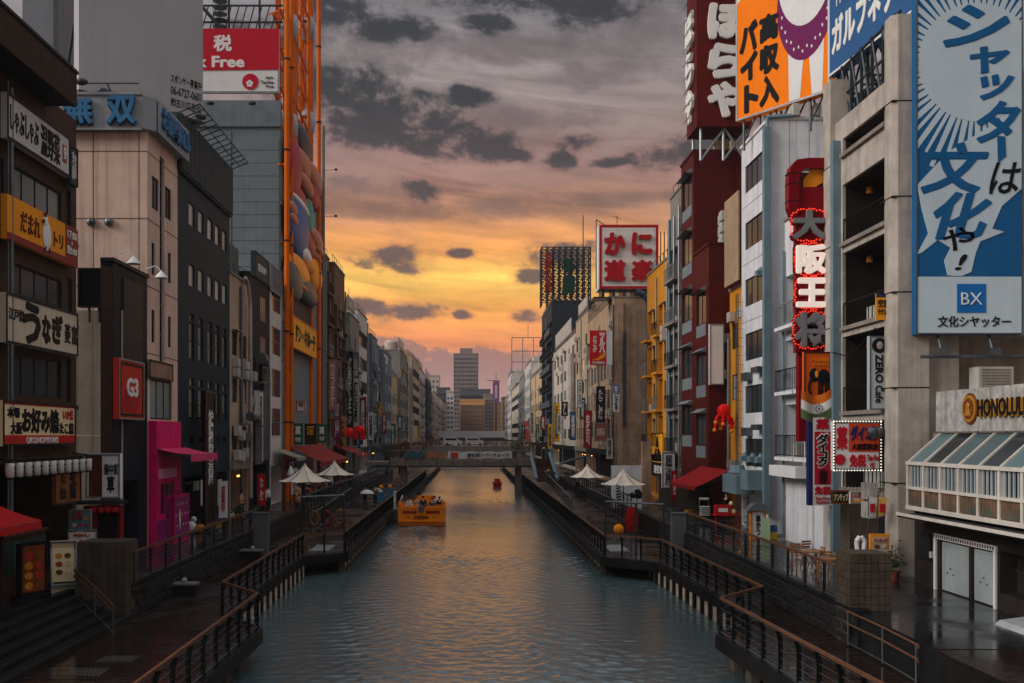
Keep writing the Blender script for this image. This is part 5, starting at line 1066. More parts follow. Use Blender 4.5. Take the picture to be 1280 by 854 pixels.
# ---- concrete tower with open balconies
Y0, Y1 = 37.25, 44.5; top = 20.07; w = Y1 - Y0; cn, cf = 6.35, 1.75; rows = [(16.55, 17.2), (12.9, 15.3), (9.45, 12.5), (6.0, 9.05), (2.9, 5.6)]; BALC_SHADE = M('shade-toned balcony wall', (40, 34, 31), .8, var=.35, streak=.3)  # last material: dark brown with the shade of the balcony recesses put into its colour
ops = [(cf, cn, a, b_, 2.6) for a, b_ in rows] + [(.3, cn, .1, 2.6, 2)]
o = building('concrete_tower', 'concrete tower with open balconies carrying the large blue billboard', 'R', Y0, Y1, top, CONC_L, 16, ops=ops, side_ops=[(2.2, 15, 6.6, 8.6, 1.6)])
obj('corner_pier', B().poly([(cn + .02, -.12), (cn + .55, -.3), (w + .12, -.3), (w + .3, -.1), (w + .3, 1.0), (cn + .02, 1.0)], 'z', 0, 20.0), CONC_L, o); obj('far_pier', B().box(0, .9, -.2, .6, 0, 19.95), CONC_L, o)
obj('drainpipe', B().box(1.2, 1.55, -.32, -.02, .2, 17.2), PIPE, o)
b = B()
for v in (3.3, 6.7, 10.1, 13.5, 16.9): b.box(cn + .01, w + .31, -.31, 1.01, v, v + .04).box(0, .91, -.21, .0, v - .6, v - .56)
obj('panel_joint', b, FRAME, o, kind='stuff')
for i, (a, b_) in enumerate(rows):
    obj('back_wall', B().box(cf, cn, 2.45, 2.55, a, b_), BALC_SHADE, o); obj('jamb_shade_panel', B().box(cf + .001, cf + .06, .12, 2.44, a, b_ - .001), BALC_SHADE, o); obj('soffit_shade_panel', B().box(cf + .07, cn - .001, .12, 2.44, b_ - .06, b_ - .002), BALC_SHADE, o); obj('slab_edge', B().box(cf - .02, cn - .005, -.14, .0, a - .16, a), CONC, o)  # jamb and soffit panels added to darken each recess as shade would
    if i: 
        b = B().box(cf, cn, .02, .06, a + .95, a + 1.0); n = 12
        for k in range(n + 1): b.box(cf + (cn - cf) * k / n - .015, cf + (cn - cf) * k / n + .015, .02, .05, a, a + .95)
        obj('balcony_rail', b, BLACK, o); obj('inner_pipe', B().bar((5.6, .35, a), (5.6, .35, b_), .07, 8), STEEL, o); d_ = obj('door', B().box(2.6, 3.5, 2.38, 2.44, a, a + 2.0), GLASS_T, o); window(o, 3.9, a + .5, 1.6, 1.3, 2, 1, frame=ALU, loc=(3.9, 2.38, a + .5)); obj('ceiling_lamp', B().lathe([(.14, 0), (.1, .25)], n=10), FOOD[0], o, (2.3, .9, b_ - .45))
for u, v in ((2.6, 2.95), (3.6, 2.95), (4.6, 2.95), (4.8, 6.05), (2.9, 9.5)): ac(o, u, v, .9)
ac(o, 5.1, 1.9, -.15); ac(o, 5.1, 2.6, -.15); obj('cable_bundle', B().tube([(1.2, -.3, 8.5), (3.6, -.35, 8.1), (6, -.3, 9.0)], .025, 5), INK, o)
b = B()
for k in range(6): u = .3 + k * 1.1; b.bar((u, .5, 18.1), (u, .5, 20.7), .07, 6).bar((u, .5, 18.1), (u + 1, 2.2, 20.6), .05, 5).bar((u + .9, .5, 18.1), (u, .5, 20.6), .05, 5).bar((u, .5, 19.2), (u, 3, 19.2), .05, 5)
b.bar((0, .5, 19.4), (6.3, .5, 19.4), .06, 6).bar((0, .5, 20.6), (6.3, .5, 20.6), .06, 6); b.box(1.4, 2.6, .6, 1.4, 18.1, 19.0); obj('sign_steelwork', b, STEEL_D, o)
s, w, h = fsign('notice_board', 'small orange notice with black print on the second balcony of the concrete tower', 1095, 1113, 367, 400, 37.55, flat('orange notice', (228, 150, 40)), None, .06); obj('top_band', B().box(0, w, -.01, 0, h * .86, h), flat('navy band', (44, 50, 84)), s, (0, -.06, 0)); text(s, '空室', w * .12, w * .9, h * .5, h * .78, INK, -.08, .01); text(s, 'テナント', w * .12, w * .9, h * .2, h * .42, INK, -.08, .01)
# ---- blue shutter billboard
bxb = flat('billboard blue', (30, 92, 140), .45); bxw = flat('billboard pale sheet', (190, 204, 209), .45, var=.04); Yb_ = 36.6; k = Yb_ / F
s, w, h = fsign('blue_billboard', 'huge blue and white billboard with a sunburst and brushed writing', 1145, 1278.5, -8, 418, Yb_, bxb, STEEL, .4, t=.05); X = lambda px: (px - 1145) * k; Z = lambda py: (418 - py) * k
obj('pale_band', B().box(0, w, -.012, 0, 0, Z(346)), bxw, s, (0, -.4, 0))
def clip_poly(pts, x0, x1, z0, z1):
    for ax, lim, sg in ((0, x0, 1), (0, x1, -1), (1, z0, 1), (1, z1, -1)):
        out = []
        for p, q in zip(pts, pts[1:] + pts[:1]):
            a, c = (p[ax] - lim) * sg, (q[ax] - lim) * sg
            if a >= 0: out.append(p)
            if (a >= 0) != (c >= 0): t = a / (a - c); out.append((p[0] + (q[0] - p[0]) * t, p[1] + (q[1] - p[1]) * t))
        pts = out
        if len(pts) < 3: return []
    return pts
cx_, cz_ = X(1222), Z(78); rr = 74 * k
pc = clip_poly([(cx_ + rr * cos(2 * pi * i / 48), cz_ + rr * sin(2 * pi * i / 48)) for i in range(48)], .02, w - .02, Z(345), h - .03); obj('sunburst_disc', B().poly(pc, 'y', -.415, -.4), bxw, s)
b = B()
for i in range(60):
    a = 2 * pi * i / 60; d = .026 + .012 * (i % 2); r2 = rr * (1.75 + .35 * ((i * 7) % 5) / 4)
    p = clip_poly([(cx_ + rr * .98 * cos(a - d * 1.3), cz_ + rr * .98 * sin(a - d * 1.3)), (cx_ + r2 * cos(a - d * .5), cz_ + r2 * sin(a - d * .5)), (cx_ + r2 * cos(a + d * .5), cz_ + r2 * sin(a + d * .5)), (cx_ + rr * .98 * cos(a + d * 1.3), cz_ + rr * .98 * sin(a + d * 1.3))], .02, w - .02, Z(300), h - .03)
    if p: b.poly(p, 'y', -.41, -.4)
obj('sunburst_ray', b, bxw, s, kind='stuff')
brush = [(1146, 232), (1185, 190), (1250, 150), (1278, 120), (1278, 235), (1252, 258), (1240, 286), (1255, 290), (1225, 302), (1219, 318), (1214, 340), (1200, 346), (1184, 344), (1180, 326), (1188, 310), (1172, 300), (1152, 316), (1146, 318), (1160, 292), (1152, 262)]
obj('brush_ground', B().poly(clip_poly([(X(a), Z(c)) for a, c in brush], .02, w - .02, Z(345), h - .03), 'y', -.418, -.4), bxw, s)
for c, x0, x1, y0, y1, m in (('シ', 1178, 1262, 6, 60, bxb), ('ャ', 1212, 1262, 58, 93, bxb), ('ッ', 1224, 1268, 93, 126, bxb), ('タ', 1220, 1276, 126, 180, bxb), ('文', 1150, 1236, 178, 243, bxb), ('化', 1166, 1240, 240, 300, bxb), ('は', 1236, 1276, 203, 243, INK), ('や', 1178, 1218, 284, 314, INK), ('!', 1193, 1209, 318, 338, INK)):
    text(s, c, X(x0), X(x1), Z(y1), Z(y0), m, -.43, .032 if m is bxb else .02, .004, shear=.25)
obj('long_mark', B().poly([(X(1246), Z(170)), (X(1256), Z(171)), (X(1257), Z(196)), (X(1247), Z(204))], 'y', -.435, -.42), bxb, s)
obj('emblem_square', B().box(X(1196), X(1232), -.03, -.012, Z(391), Z(355)), flat('emblem blue', (28, 104, 172)), s, (0, -.4, 0)); text(s, 'BX', X(1201), X(1227), Z(381), Z(366), whitel, -.435, -.005); text(s, '文化シヤッター', X(1172), X(1263), Z(409), Z(395), INK, -.42, .02)
b = B().bar((X(1148), -.6, -.8), (X(1279), -.6, -.8), .06, 6)
for px in (1175, 1239): b.bar((X(px), -.6, -.8), (X(px), -.2, 0), .05, 6); b.box(X(px) - .2, X(px) + .2, -.75, -.5, -.78, -.5)
obj('light_bar', b, STEEL, s)
# ---- signs hung on the tower
s, w, h = fsign('vertical_sign', 'narrow white cafe sign with black letters turned sideways under a round mark', 1087, 1112, 420, 512, 38.0, M('pale grey sign sheet', (176, 184, 186), .45, var=.05), STEEL, .25, t=.04); e = obj('round_mark', B().lathe([(w * .38, 0), (w * .38, .02)], n=22), INK, s, (w * .5, -.255, h * .87)); e.rotation_euler = (R(90), 0, 0); obj('mark_figure', B().ball((w * .5, -.29, h * .87), w * .16, .02, w * .2), CONC_L, s)
text(s, 'ZERO', w * .28, w * .68, h * .36, h * .75, INK, -.26, .03, rot=-90); text(s, 'Cafe', w * .28, w * .66, h * .09, h * .33, INK, -.26, .015, rot=-90); text(s, 'DOUTONBORI', w * .74, w * .86, h * .44, h * .73, INK, -.26, .0, rot=-90)
obj('bracket', B().box(w, w + .45, -.2, -.1, h * .2, h * .25).box(w, w + .45, -.2, -.1, h * .78, h * .83), STEEL, s)
NAVY = flat('navy lettering', (36, 44, 92), streak=0); bulb_w = M('white bulb', (255, 246, 230), .4, var=0, emit=.9, bump=0); bulb_r = M('red bulb', (255, 60, 34), .4, var=0, emit=1.2, bump=0)
DRG = flat('drug red', (190, 30, 46)); DRO = flat('drug orange', (206, 74, 40))
s, w, h = fsign('pharmacy_sign', 'white pharmacy sign ringed with white bulbs, with an orange name panel', 1042, 1101, 527, 588, 38.45, WHITE, None, .3)
b = B(); n = 16
for k in range(n + 1):
    for z in (0, h): b.box(w * k / n - .022, w * k / n + .022, -.34, -.3, z - .022, z + .022)
    for x in (0, w): b.box(x - .022, x + .022, -.34, -.3, h * k / n - .022, h * k / n + .022)
obj('bulb', b, bulb_w, s, kind='stuff'); obj('rim', frame_boards(B(), w, h, .06, .02), FRAME, s, (0, -.3, 0)); obj('name_panel', B().box(w * .32, w * .97, -.015, 0, h * .38, h * .96), DRO, s, (0, -.3, 0))
text(s, '薬', w * .06, w * .29, h * .42, h * .9, DRG, -.32, .04); text(s, 'ダイコク', w * .35, w * .95, h * .6, h * .92, NAVY, -.335, .045); text(s, '大国薬妝店', w * .38, w * .93, h * .42, h * .55, INK, -.335, .02); text(s, '免税', w * .33, w * .68, h * .06, h * .33, DRG, -.32, .04); text(s, 'Tax-Free', w * .71, w * .97, h * .2, h * .32, DRG, -.32, .02); text(s, '可', w * .76, w * .86, h * .04, h * .16, DRG, -.32, .01)
e = obj('emblem', B().lathe([(.2, 0), (.2, .02)], n=16), DRG, s, (w * .13, -.32, h * .22)); e.rotation_euler = (R(90), 0, 0)
s, w, h = fsign('pharmacy_sign', 'tall vertical pharmacy sign in navy and red with black and white characters', 1011, 1040, 522, 632, 43.2, flat('navy side', (38, 42, 86)), None, .35)
obj('white_field', B().box(w * .18, w, -.012, 0, 0, h), WHITE, s, (0, -.35, 0)); obj('red_field', B().box(w * .24, w * .95, -.014, 0, h * .24, h * .84), DRG, s, (0, -.364, 0)); text(s, '薬', w * .3, w * .88, h * .86, h * .985, DRG, -.37, .05); text(s, 'ダイコク', w * .3, w * .88, h * .42, h * .83, whitel, -.385, .11, .004, vertical=True); text(s, 'ダイコク', w * .34, w * .84, h * .435, h * .815, INK, -.395, .04, .004, vertical=True); text(s, '大国薬妝店', w * .42, w * .8, h * .25, h * .415, INK, -.385, .02, vertical=True); text(s, '免税', w * .24, w * .95, h * .12, h * .22, DRG, -.37, .05); text(s, 'Tax-Free\nOSAKA', w * .26, w * .93, h * .02, h * .1, DRG, -.37, .02)
s, w, h = fsign('hanging_sign', 'small dark green sign with pale writing below the pharmacy signs', 1040, 1062, 613, 630, 41.5, flat('dark green sign', (34, 50, 42)), FOOD[1], .15); text(s, 'アンサップ', w * .12, w * .9, h * .2, h * .75, cream, -.17, .015)
s, w, h = fsign('hanging_sign', 'small white and yellow lit sign right of the dark green one', 1063, 1087, 615, 630, 39.5, WHITE, ALU, .15); obj('yellow_band', B().box(0, w, -.012, 0, 0, h * .35), sign_or, s, (0, -.15, 0)); text(s, 'しゃぶしゃぶ', w * .08, w * .92, h * .5, h * .85, DRG, -.17, .02)
lampb = B().lathe([(.07, -.1), (.17, 0), (.2, .25), (.12, .3)], n=12).mesh('spot_head', STEEL)
for kk, px in enumerate((1088, 1096)): t_ = thing('spotlight', 'round spotlight ' + ('left' if kk == 0 else 'right') + ' of the pair at the upper corner of the bulb-ringed sign', 'lamp', (XY(px, 38.0), 38.0, ZY(540, 38.0))); e = obj('head', lampb, None, t_); e.rotation_euler = (R(100), 0, R(25)); obj('arm', B().bar((0, .25, .1), (.5, .6, .3), .03, 6), STEEL, t_)
# red dumpling restaurant sign with lit characters
Yo = 44.2; k = Yo / F; z0 = ZY(552, Yo); x0 = XY(988, Yo); X = lambda px: (px - 988) * k; Z = lambda py: (552 - py) * k
o = thing('lit_character_sign', 'tall dark red vertical sign with four big bulb-ringed characters', 'sign', (x0, Yo + .6, z0)); MR = flat('deep red enamel', (122, 16, 26), .35)
obj('panel', B().box(X(997), X(1036), -.35, 0, Z(440), Z(232)), MR, o); obj('mast', B().box(X(1002), X(1012), -.2, .2, 0, Z(440)), MR, o)
arm = [(X(1013), Z(196)), (X(998), Z(198)), (X(990), Z(207)), (X(987.5), Z(222)), (X(987.5), Z(258)), (X(991), Z(267)), (X(1000), Z(270)), (X(1000), Z(222)), (X(1004), Z(212)), (X(1013), Z(209))]
obj('curved_arm', B().poly(arm, 'y', -.45, .1), MR, o); obj('top_bar', B().box(X(1013), X(1037), -.44, .1, Z(209), Z(196)), MR, o)
b = B()
for py in (215, 228, 250): b.box(X(987), X(1000.5), -.46, .11, Z(py) - .02, Z(py) + .02)
obj('arm_joint', b, INK, o); obj('dumpling_picture', B().poly([(X(1008), Z(240)), (X(1008), Z(222)), (X(1026), Z(199)), (X(1033), Z(199)), (X(1033), Z(225))], 'y', -.2, -.1), sign_or, o); obj('picture_ground', B().box(X(1004), X(1036), -.1, -.02, Z(262), Z(212)), FOOD[1], o)
LITW = M('lit white character', (255, 240, 226), .4, var=0, emit=.3, bump=0); GREYC = M('unlit grey character', (128, 128, 130), .45, var=.08)
for c, a, b_, y0, y1, m in (('大', 991, 1034, 262, 299, GREYC), ('阪', 996, 1034.5, 305, 342, LITW), ('王', 996, 1035, 347, 384, LITW), ('将', 994, 1035, 390, 434, GREYC)):
    text(o, c, X(a), X(b_), Z(y1), Z(y0), m, -.5, .045, .1); text(o, c, X(a) - .1, X(b_) + .1, Z(y1) - .1, Z(y0) + .1, MR, -.4, .13, .06)
    q = B(); ca, cz = (X(a) + X(b_)) / 2, (Z(y0) + Z(y1)) / 2; ra, rz_ = (X(b_) - X(a)) / 2 + .06, (Z(y0) - Z(y1)) / 2 + .06
    for i in range(44):
        t = 2 * pi * i / 44; e = (abs(cos(t)) ** 3 + abs(sin(t)) ** 3) ** (-1 / 3) * (1 - .07 * (i % 4 == 0)); q.box(ca + ra * e * cos(t) - .025, ca + ra * e * cos(t) + .025, -.5, -.44, cz + rz_ * e * sin(t) - .025, cz + rz_ * e * sin(t) + .025)
    obj('bulb', q, bulb_r, o, kind='stuff')
# orange elephant sign and the flag under it
s, w, h = fsign('restaurant_sign', 'orange sign with a black elephant outline under the lit character sign', 1005, 1042, 440, 498, 43.5, flat('deep orange sign', (216, 90, 24)), FRAME, .25, t=.04); EL = B().ball((w * .66, -.27, h * .46), w * .2, .03, h * .17, 14, 8).ball((w * .34, -.27, h * .5), w * .17, .03, h * .15, 12, 8)
EL.tube([(w * .24, -.27, h * .45), (w * .16, -.27, h * .28), (w * .17, -.27, h * .14), (w * .24, -.27, h * .1)], .05, 6)
for x in (.5, .6, .74, .84): EL.box(w * x - .04, w * x + .04, -.29, -.26, h * .08, h * .42)
obj('elephant_figure', EL, INK, s); obj('ear', B().ball((w * .42, -.31, h * .52), w * .06, .015, h * .08), sign_or, s); text(s, 'インド料理', w * .2, w * .85, h * .78, h * .86, sign_or, -.265, .02); text(s, 'インドレストラン', w * .3, w * .92, h * .7, h * .76, sign_or, -.265, .01)
o = thing('flag', 'hanging orange white and green flag with a spoked wheel, drooping below the elephant sign', 'flag', (XY(1001, 43.2), 43.2, ZY(522, 43.2))); w = XY(1043, 43.2) - XY(1001, 43.2); h = 1.15
for j, c in enumerate(((92, 108, 70), (226, 222, 214), (216, 110, 36))):
    b = B(); n = 12
    for i in range(n):
        f = lambda u, v: (w * u, -.07 * sin(u * 9 + v), h * v - .32 * sin(pi * u) + .18 * u)
        b.quad(f(i / n, j / 3), f((i + 1) / n, j / 3), f((i + 1) / n, (j + 1) / 3), f(i / n, (j + 1) / 3))
    obj('stripe', b, flat('flag stripe %d' % c[0], c, .8), o, smooth=True)
b = B(); n = 16
for i in range(n): t, t2 = 2 * pi * i / n, 2 * pi * (i + 1) / n; q = lambda a, r: (w * .52 + r * cos(a), -.13, h * .5 - .22 + r * sin(a)); b.bar(q(t, .15), q(t2, .15), .018, 4).bar(q(t, 0), q(t, .15), .006, 4)
obj('wheel', b, NAVY, o)
# ---- small white house, then the white office with window strips
o = auto_building('small_white_building', 'narrow white building half hidden behind the lit character sign', 'R', 44.62, 50.6, 17.4, WHITE_W, 'balcony', 41, fh=3.1, first=4.2, shop=False, lowmat=WHITE, flank=False, acs=0)
obj('ground_wall', B().box(.5, o['W'] - 1.6, -.1, 0, 0, 3.2), WHITE_W, o); obj('duct_box', B().box(.1, 4.2, -.8, -.1, 3.1, 3.6), WHITE, o)
Y0, Y1 = YR(962), YR(927); A = Y1; U = lambda px: A - YR(px); top = ZY(150, Y0); ops = []
for zc in (21.2, 18.05, 14.9, 11.9, 9.0, 6.1): ops.append((U(931.5), U(960), zc - 2 - .75, zc - 2 + .75))
ops.append((.3, 4.5, .1, 2.6, 2))
o = building('white_office', 'white office building with six dark window strips and a rooftop orange billboard', 'R', Y0, Y1, top, WHITE_W, 12, ops=ops, cap=WHITE)
for a, b_, c, d in ops[:6]: window(o, a, c, b_ - a, d - c, 4, 1, multi=True, frame=FRAME)
window_b = B()
for v in (17.7, 14.5, 11.3, 8.3, 5.4): window_b.box(-.004, Y1 - Y0, -.008, .002, v, v + .04)
for x in range(1, 5): window_b.box(Y1 - Y0 - .002, Y1 - Y0 + .008, x * 1.0, x * 1.0 + .03, 0, top - 2)
obj('panel_joint', window_b, M('pale joint', (150, 150, 150), .7), o, kind='stuff')
obj('drainpipe', B().box(Y1 - Y0 - .1, Y1 - Y0 + .28, -.35, -.02, 1, top - 2.4), PIPE, o); obj('drainpipe', B().bar((Y1 - Y0 + .08, -.15, top - 2.4), (Y1 - Y0 + .08, -.15, top - 1.9), .1, 8).bar((Y1 - Y0 + .08, -.15, top - 1.9), (Y1 - Y0 + .08, 1.2, top - 1.8), .1, 8), PIPE, o)
for v in (13.3, 3.6):
    for u in (U(934), U(944), U(954)): obj('exhaust_hood', B().box(u, u + .5, -.45, 0, v, v + .3).lathe([(.2, .28), (.05, .5)], (u + .25, -.2, v), 8), PIPE, o) if v < 5 or u > U(950) else None
for v in (8.0, 5.0): obj('exhaust_hood', B().box(U(935), U(941), -.4, 0, v, v + .45), STEEL, o); obj('exhaust_hood', B().box(U(950), U(959), -.5, 0, v + .3, v + .6), STEEL, o)
b = B().box(.5, 3.4, -1.2, -.2, 1.9, 2.9).box(3.6, 5.0, -1.0, -.1, 2.2, 3.2).lathe([(.5, 3.0), (.35, 3.4)], (1.8, -.7, 0), 10).tube([(.2, -.6, 2.4), (-.6, -.6, 2.4)], .35, 10); obj('duct_unit', b, PIPE, o)
for k in range(4): ac(o, Y1 - Y0 - .6, top - 1.85, 1.5 + k * 1.1)
# truss ladder at its far edge
b = B(); 
for x in (0, .55):
    for y in (0, .4): b.bar((x, y, 0), (x, y, 13), .035, 5)
for k in range(26): b.bar((0, 0, k * .5), (.55, 0, k * .5), .02, 4).bar((0, 0, k * .5), (0, .4, k * .5), .02, 4)
tag(obj('ladder_tower', b, STEEL, loc=(XY(922, 58.4), 58.3, 2.0)), 'thin steel ladder tower at the far edge of the white office', 'ladder')
# ---- rooftop signs over the right bank
MRB = M('dark red sign box', (92, 24, 22), .55, var=.15); Yh = 70.0; k = Yh / F
s, w, h = fsign('rooftop_sign', 'towering dark red rooftop sign box with rounded white characters', 872, 940, -60, 158, Yh, MRB, None, 3.2); X = lambda px: (px - 872) * k; Z = lambda py: (158 - py) * k
for c, y0, y1 in (('ま', -52, -2), ('ほ', 5, 50), ('ら', 55, 99), ('や', 103, 148)):
    text(s, c, X(884), X(928), Z(y1), Z(y0), whitel, -3.35, .06, .12)
sp = obj('side_panel', B().box(-3.2, 0, -.05, 0, 0, h), MRB, s, (-.002, -.0, 0), R(-90))
sp.location = (-.01, 0, 0); sp.data.transform(Matrix.Translation((3.2, 0, 0)))
for c, y0, y1 in (('ほ', 5, 50), ('ら', 55, 99), ('や', 103, 148)): text(sp, c, .5, 2.7, Z(y1), Z(y0), whitel, -.2, .06, .1)
b = B()
for x in (.3, w * .5, w - .4):
    for y in (-2.8, -.4): b.bar((x, y, -2.2), (x, y, 0), .1, 6)
    b.bar((x, -2.8, -2.2), (x + 1.6, -2.8, 0), .09, 6).bar((min(x + 3, w), -2.8, -2.2), (x + 1.6, -2.8, 0), .09, 6)
obj('support', b, ALU, s); b = B()
for z in range(0, 11): b.bar((-.35, -3.0, z), (-.35, -.3, z), .025, 4).bar((-.35, -3.0, z), (-.05, -3.0, z), .02, 4)
obj('side_frame', b, STEEL, s)
def angled_board(name, label, p0, p1, h, mat, d=.5, rim=ALU):
    p0, p1 = Vector(p0), Vector(p1); w = (p1 - p0).length; s = thing(name, label, 'billboard', p0, atan2(p1.y - p0.y, p1.x - p0.x))
    obj('panel', B().box(0, w, 0, d, 0, h), mat, s); obj('rim', frame_boards(B(), w, h, .1, .02), rim, s, (0, -.001, 0)); b = B()
    for i in range(6): u = .3 + i * (w - .6) / 5; b.bar((u, .3, -1.6), (u, .3, .1), .08, 6).bar((u, d, h * .6), (u, d + 2, -1.2), .06, 5).bar((u, .3, -1.2), (u + .8, .3, 0), .05, 5)
    obj('support', b, STEEL_D, s); return s, w
orb = flat('vivid orange sheet', (246, 124, 14)); purp = flat('deep purple print', (112, 34, 84))
s, w = angled_board('rooftop_billboard', 'vivid orange rooftop billboard with heavy black characters and a white rounded shape', (14.4, 56.4, 24.05), (17.75, 51.4, 24.05), 9.5, orb); f = w / 115; X = lambda px: (px - 920) * f
kz = lambda px: (56.4 + (51.4 - 56.4) * (px - 920) / 115) / F
Zp = lambda px, py: ZY(py, kz(px) * F) - 24.05
for c, a, b_, y0, y1 in (('高', 951, 975, 22, 56), ('収', 951, 976, 60, 96), ('入', 951, 976, 98, 136), ('バ', 925, 949, 32, 70), ('イ', 926, 949, 70, 105), ('ト', 931, 950, 108, 143)): text(s, c, X(a), X(b_), Zp(a, y1), Zp(a, y0), INK, -.03, .06, .006)
cu = X(1007); obj('purple_crescent', B().poly(clip_poly([(cu + 1.75 * cos(t), 5.6 + 3.0 * sin(t) - .6) for t in [2 * pi * i / 40 for i in range(40)]], .12, w - .12, .1, 9.4), 'y', -.02, 0), purp, s); obj('white_round', B().poly(clip_poly([(cu + 1.7 * cos(t), 6.5 + 2.75 * sin(t)) for t in [2 * pi * i / 40 for i in range(40)]], .12, w - .12, .1, 9.4), 'y', -.03, -.02), WHITE, s)
obj('white_stripe', B().poly([(X(988), 0.12), (X(1001), .12), (X(1006), 2.6), (X(987), 2.6)], 'y', -.015, 0).poly([(X(1015), .12), (X(1027), .12), (X(1029), 2.8), (X(1011), 2.6)], 'y', -.014, 0), WHITE, s)
b = B()
for i in range(16): t = pi * (1.08 + .84 * i / 15); r = 1.0 if i % 2 else .93; b.ball((cu + 1.6 * r * cos(t), -.025, 5.2 + 2.75 * r * sin(t)), .05, .01, .09, 8, 5)
obj('white_dot', b, WHITE, s, kind='stuff'); obj('purple_corner', B().poly([(.1, 6.9), (X(965), 8.4), (X(975), 9.4), (.1, 9.4)], 'y', -.02, 0), purp, s); obj('pale_band', B().poly([(.1, 6.3), (X(975), 8.0), (X(970), 8.4), (.1, 6.85)], 'y', -.012, 0), cream, s)
navb = flat('slate blue board', (52, 92, 138)); s, w = angled_board('rooftop_billboard', 'slate blue rooftop billboard with white writing on the concrete tower', (15.75, 45.7, 22.75), (16.45, 38.4, 22.75), 4.6, navb, rim=WHITE)
text(s, 'ガルフネット', .35, w - .5, .75, 2.35, whitel, -.02, .045); text(s, 'ITでチェーンを', .8, w - 1.3, 2.75, 3.45, whitel, -.02, .0)
# ---- yellow slice and maroon building
o = auto_building('yellow_slice', 'thin slice of a yellow building between the white office and the maroon block', 'R', 58.85, 66.55, 16.2, YELL, 'win', 43, X=16.6, fh=3.2, first=3.5, ncol=3)
tag(obj('faded_board', B().box(-.08, .0, 0, 3.4, 0, 5.4), M('faded tan board', (168, 142, 112), .7, var=.15), loc=(XY(912, 65) , 62.6, ZY(357, 65))), 'blank faded tan board on a frame above the yellow slice', 'billboard'); 
Ya, Yb = YR(867), YR(851.5); GP = M('grey spandrel', (118, 124, 128), .55, var=.1)
def maroon(name, label, Ya, Yb, top, cols, fh, first, D, **k):
    w = Yb - Ya; n = int((top - 2 - first) / fh); ops = [(w * a, w * b_, first + i * fh + .9, first + i * fh + 2.9) for i in range(n) for a, b_ in cols]
    o = building(name, label, 'R', Ya, Yb, top, REDD, D, ops=ops, cap=REDD, **k)
    for a, b_, c, d in ops: window(o, a, c, b_ - a, d - c, 2, 1); obj('spandrel', B().box(a, b_, -.03, -.001, c - .85, c - .06), GP, o); obj('window_hood', B().box(a - .05, b_ + .05, -.45, 0, d + .06, d + .12).poly([(-.45, d + .06), (-.45, d + .12), (0, d + .4), (0, d + .12)], 'x', a - .05, b_ + .05), ALU, o)
    return o
o = maroon('maroon_building', 'tall maroon clad building with grey window bands below the dark red rooftop sign', Ya, Yb, ZY(190, Ya), [(.12, .88)], 4.0, 4.2, 10); w = o['W']
obj('corner_trim', B().box(w - .05, w + .06, .0, 8, 0, o['H']).box(w + .06, w + .1, 2.6, 2.7, 0, o['H']), REDD, o)
b = B(); H = o['H']
b.lathe([(.5, 0), (.5, 1.6), (.3, 1.9)], (w * .5, 2.5, H + .1), 12); b.box(.3, 2.4, 3.2, 5, H + .1, H + 1.5); obj('roof_tank', b, cream, o)
Ya2, Yb2 = YR(886), YR(867.3); o = maroon('maroon_annex', 'lower maroon block with air conditioners on its roof, in front of the tall maroon building', Ya2, Yb2, ZY(306, Ya2), [(.2, .82)], 4.0, 3.5, 10)
for k_ in range(3): ac(o, o['W'] - .9, o['H'] + .1 + k_ * .75, 1.2); ac(o, o['W'] - 2.0, o['H'] + .1 + k_ * .75, 1.4)
s, w, h = fsign('blank_sign', 'blank white vertical sign panel on the maroon block', 887, 905, 405, 481, 66.3, WHITE, ALU, .3); obj('bracket', B().box(w, w + .9, -.2, -.1, h * .7, h * .85).box(w, w + .9, -.2, -.1, h * .1, h * .25), ALU, s)
awning('red metal awning at the foot of the maroon block', 'R', 61.5, 69, 5.0, 4.0, 2.0, M('bright red awning', (150, 20, 24), .7, var=.2, streak=.3), .25, scallop=False)
o = thing('red_balloon', 'shiny red tentacled ornament with yellow tips on the maroon wall', 'ornament', (XY(905, 64.5), 64.5, ZY(518, 64.5))); obj('body', B().ball((0, 0, .2), .42, .4, .45, 14, 8), MC['vivid red vinyl'], o, smooth=True); b = B(); c = B()
for j in range(7): a = j * 2 * pi / 7; b.tube([(.2 * cos(a), .2 * sin(a), 0), (.5 * cos(a), .3 * sin(a), -.35 + .25 * sin(a * 2)), (.62 * cos(a), .3 * sin(a), -.75 + .3 * sin(a * 2))], .1, 7); c.ball((.62 * cos(a), .3 * sin(a) - .05, -.75 + .3 * sin(a * 2)), .13)
obj('tentacles', b, MC['vivid red vinyl'], o, smooth=True); obj('tips', c, sign_or, o, smooth=True)
FW = M('brown board fence', (52, 42, 36), .6, var=.25, scale=2); o = thing('board_fence', 'dark brown board fence along the foot of the maroon building', 'fence', (14.5, 80, 2), R(-90))
fb_ = B().box(0, .235, -.03, 0, 0, 2.15).mesh('board', FW)
for k_ in range(60): obj('board', fb_, None, o, (k_ * .24, (k_ % 3) * .006, 0))
obj('rail', B().box(0, 14.4, .012, .08, .4, .5).box(0, 14.4, .012, .08, 1.7, 1.8), FW, o)
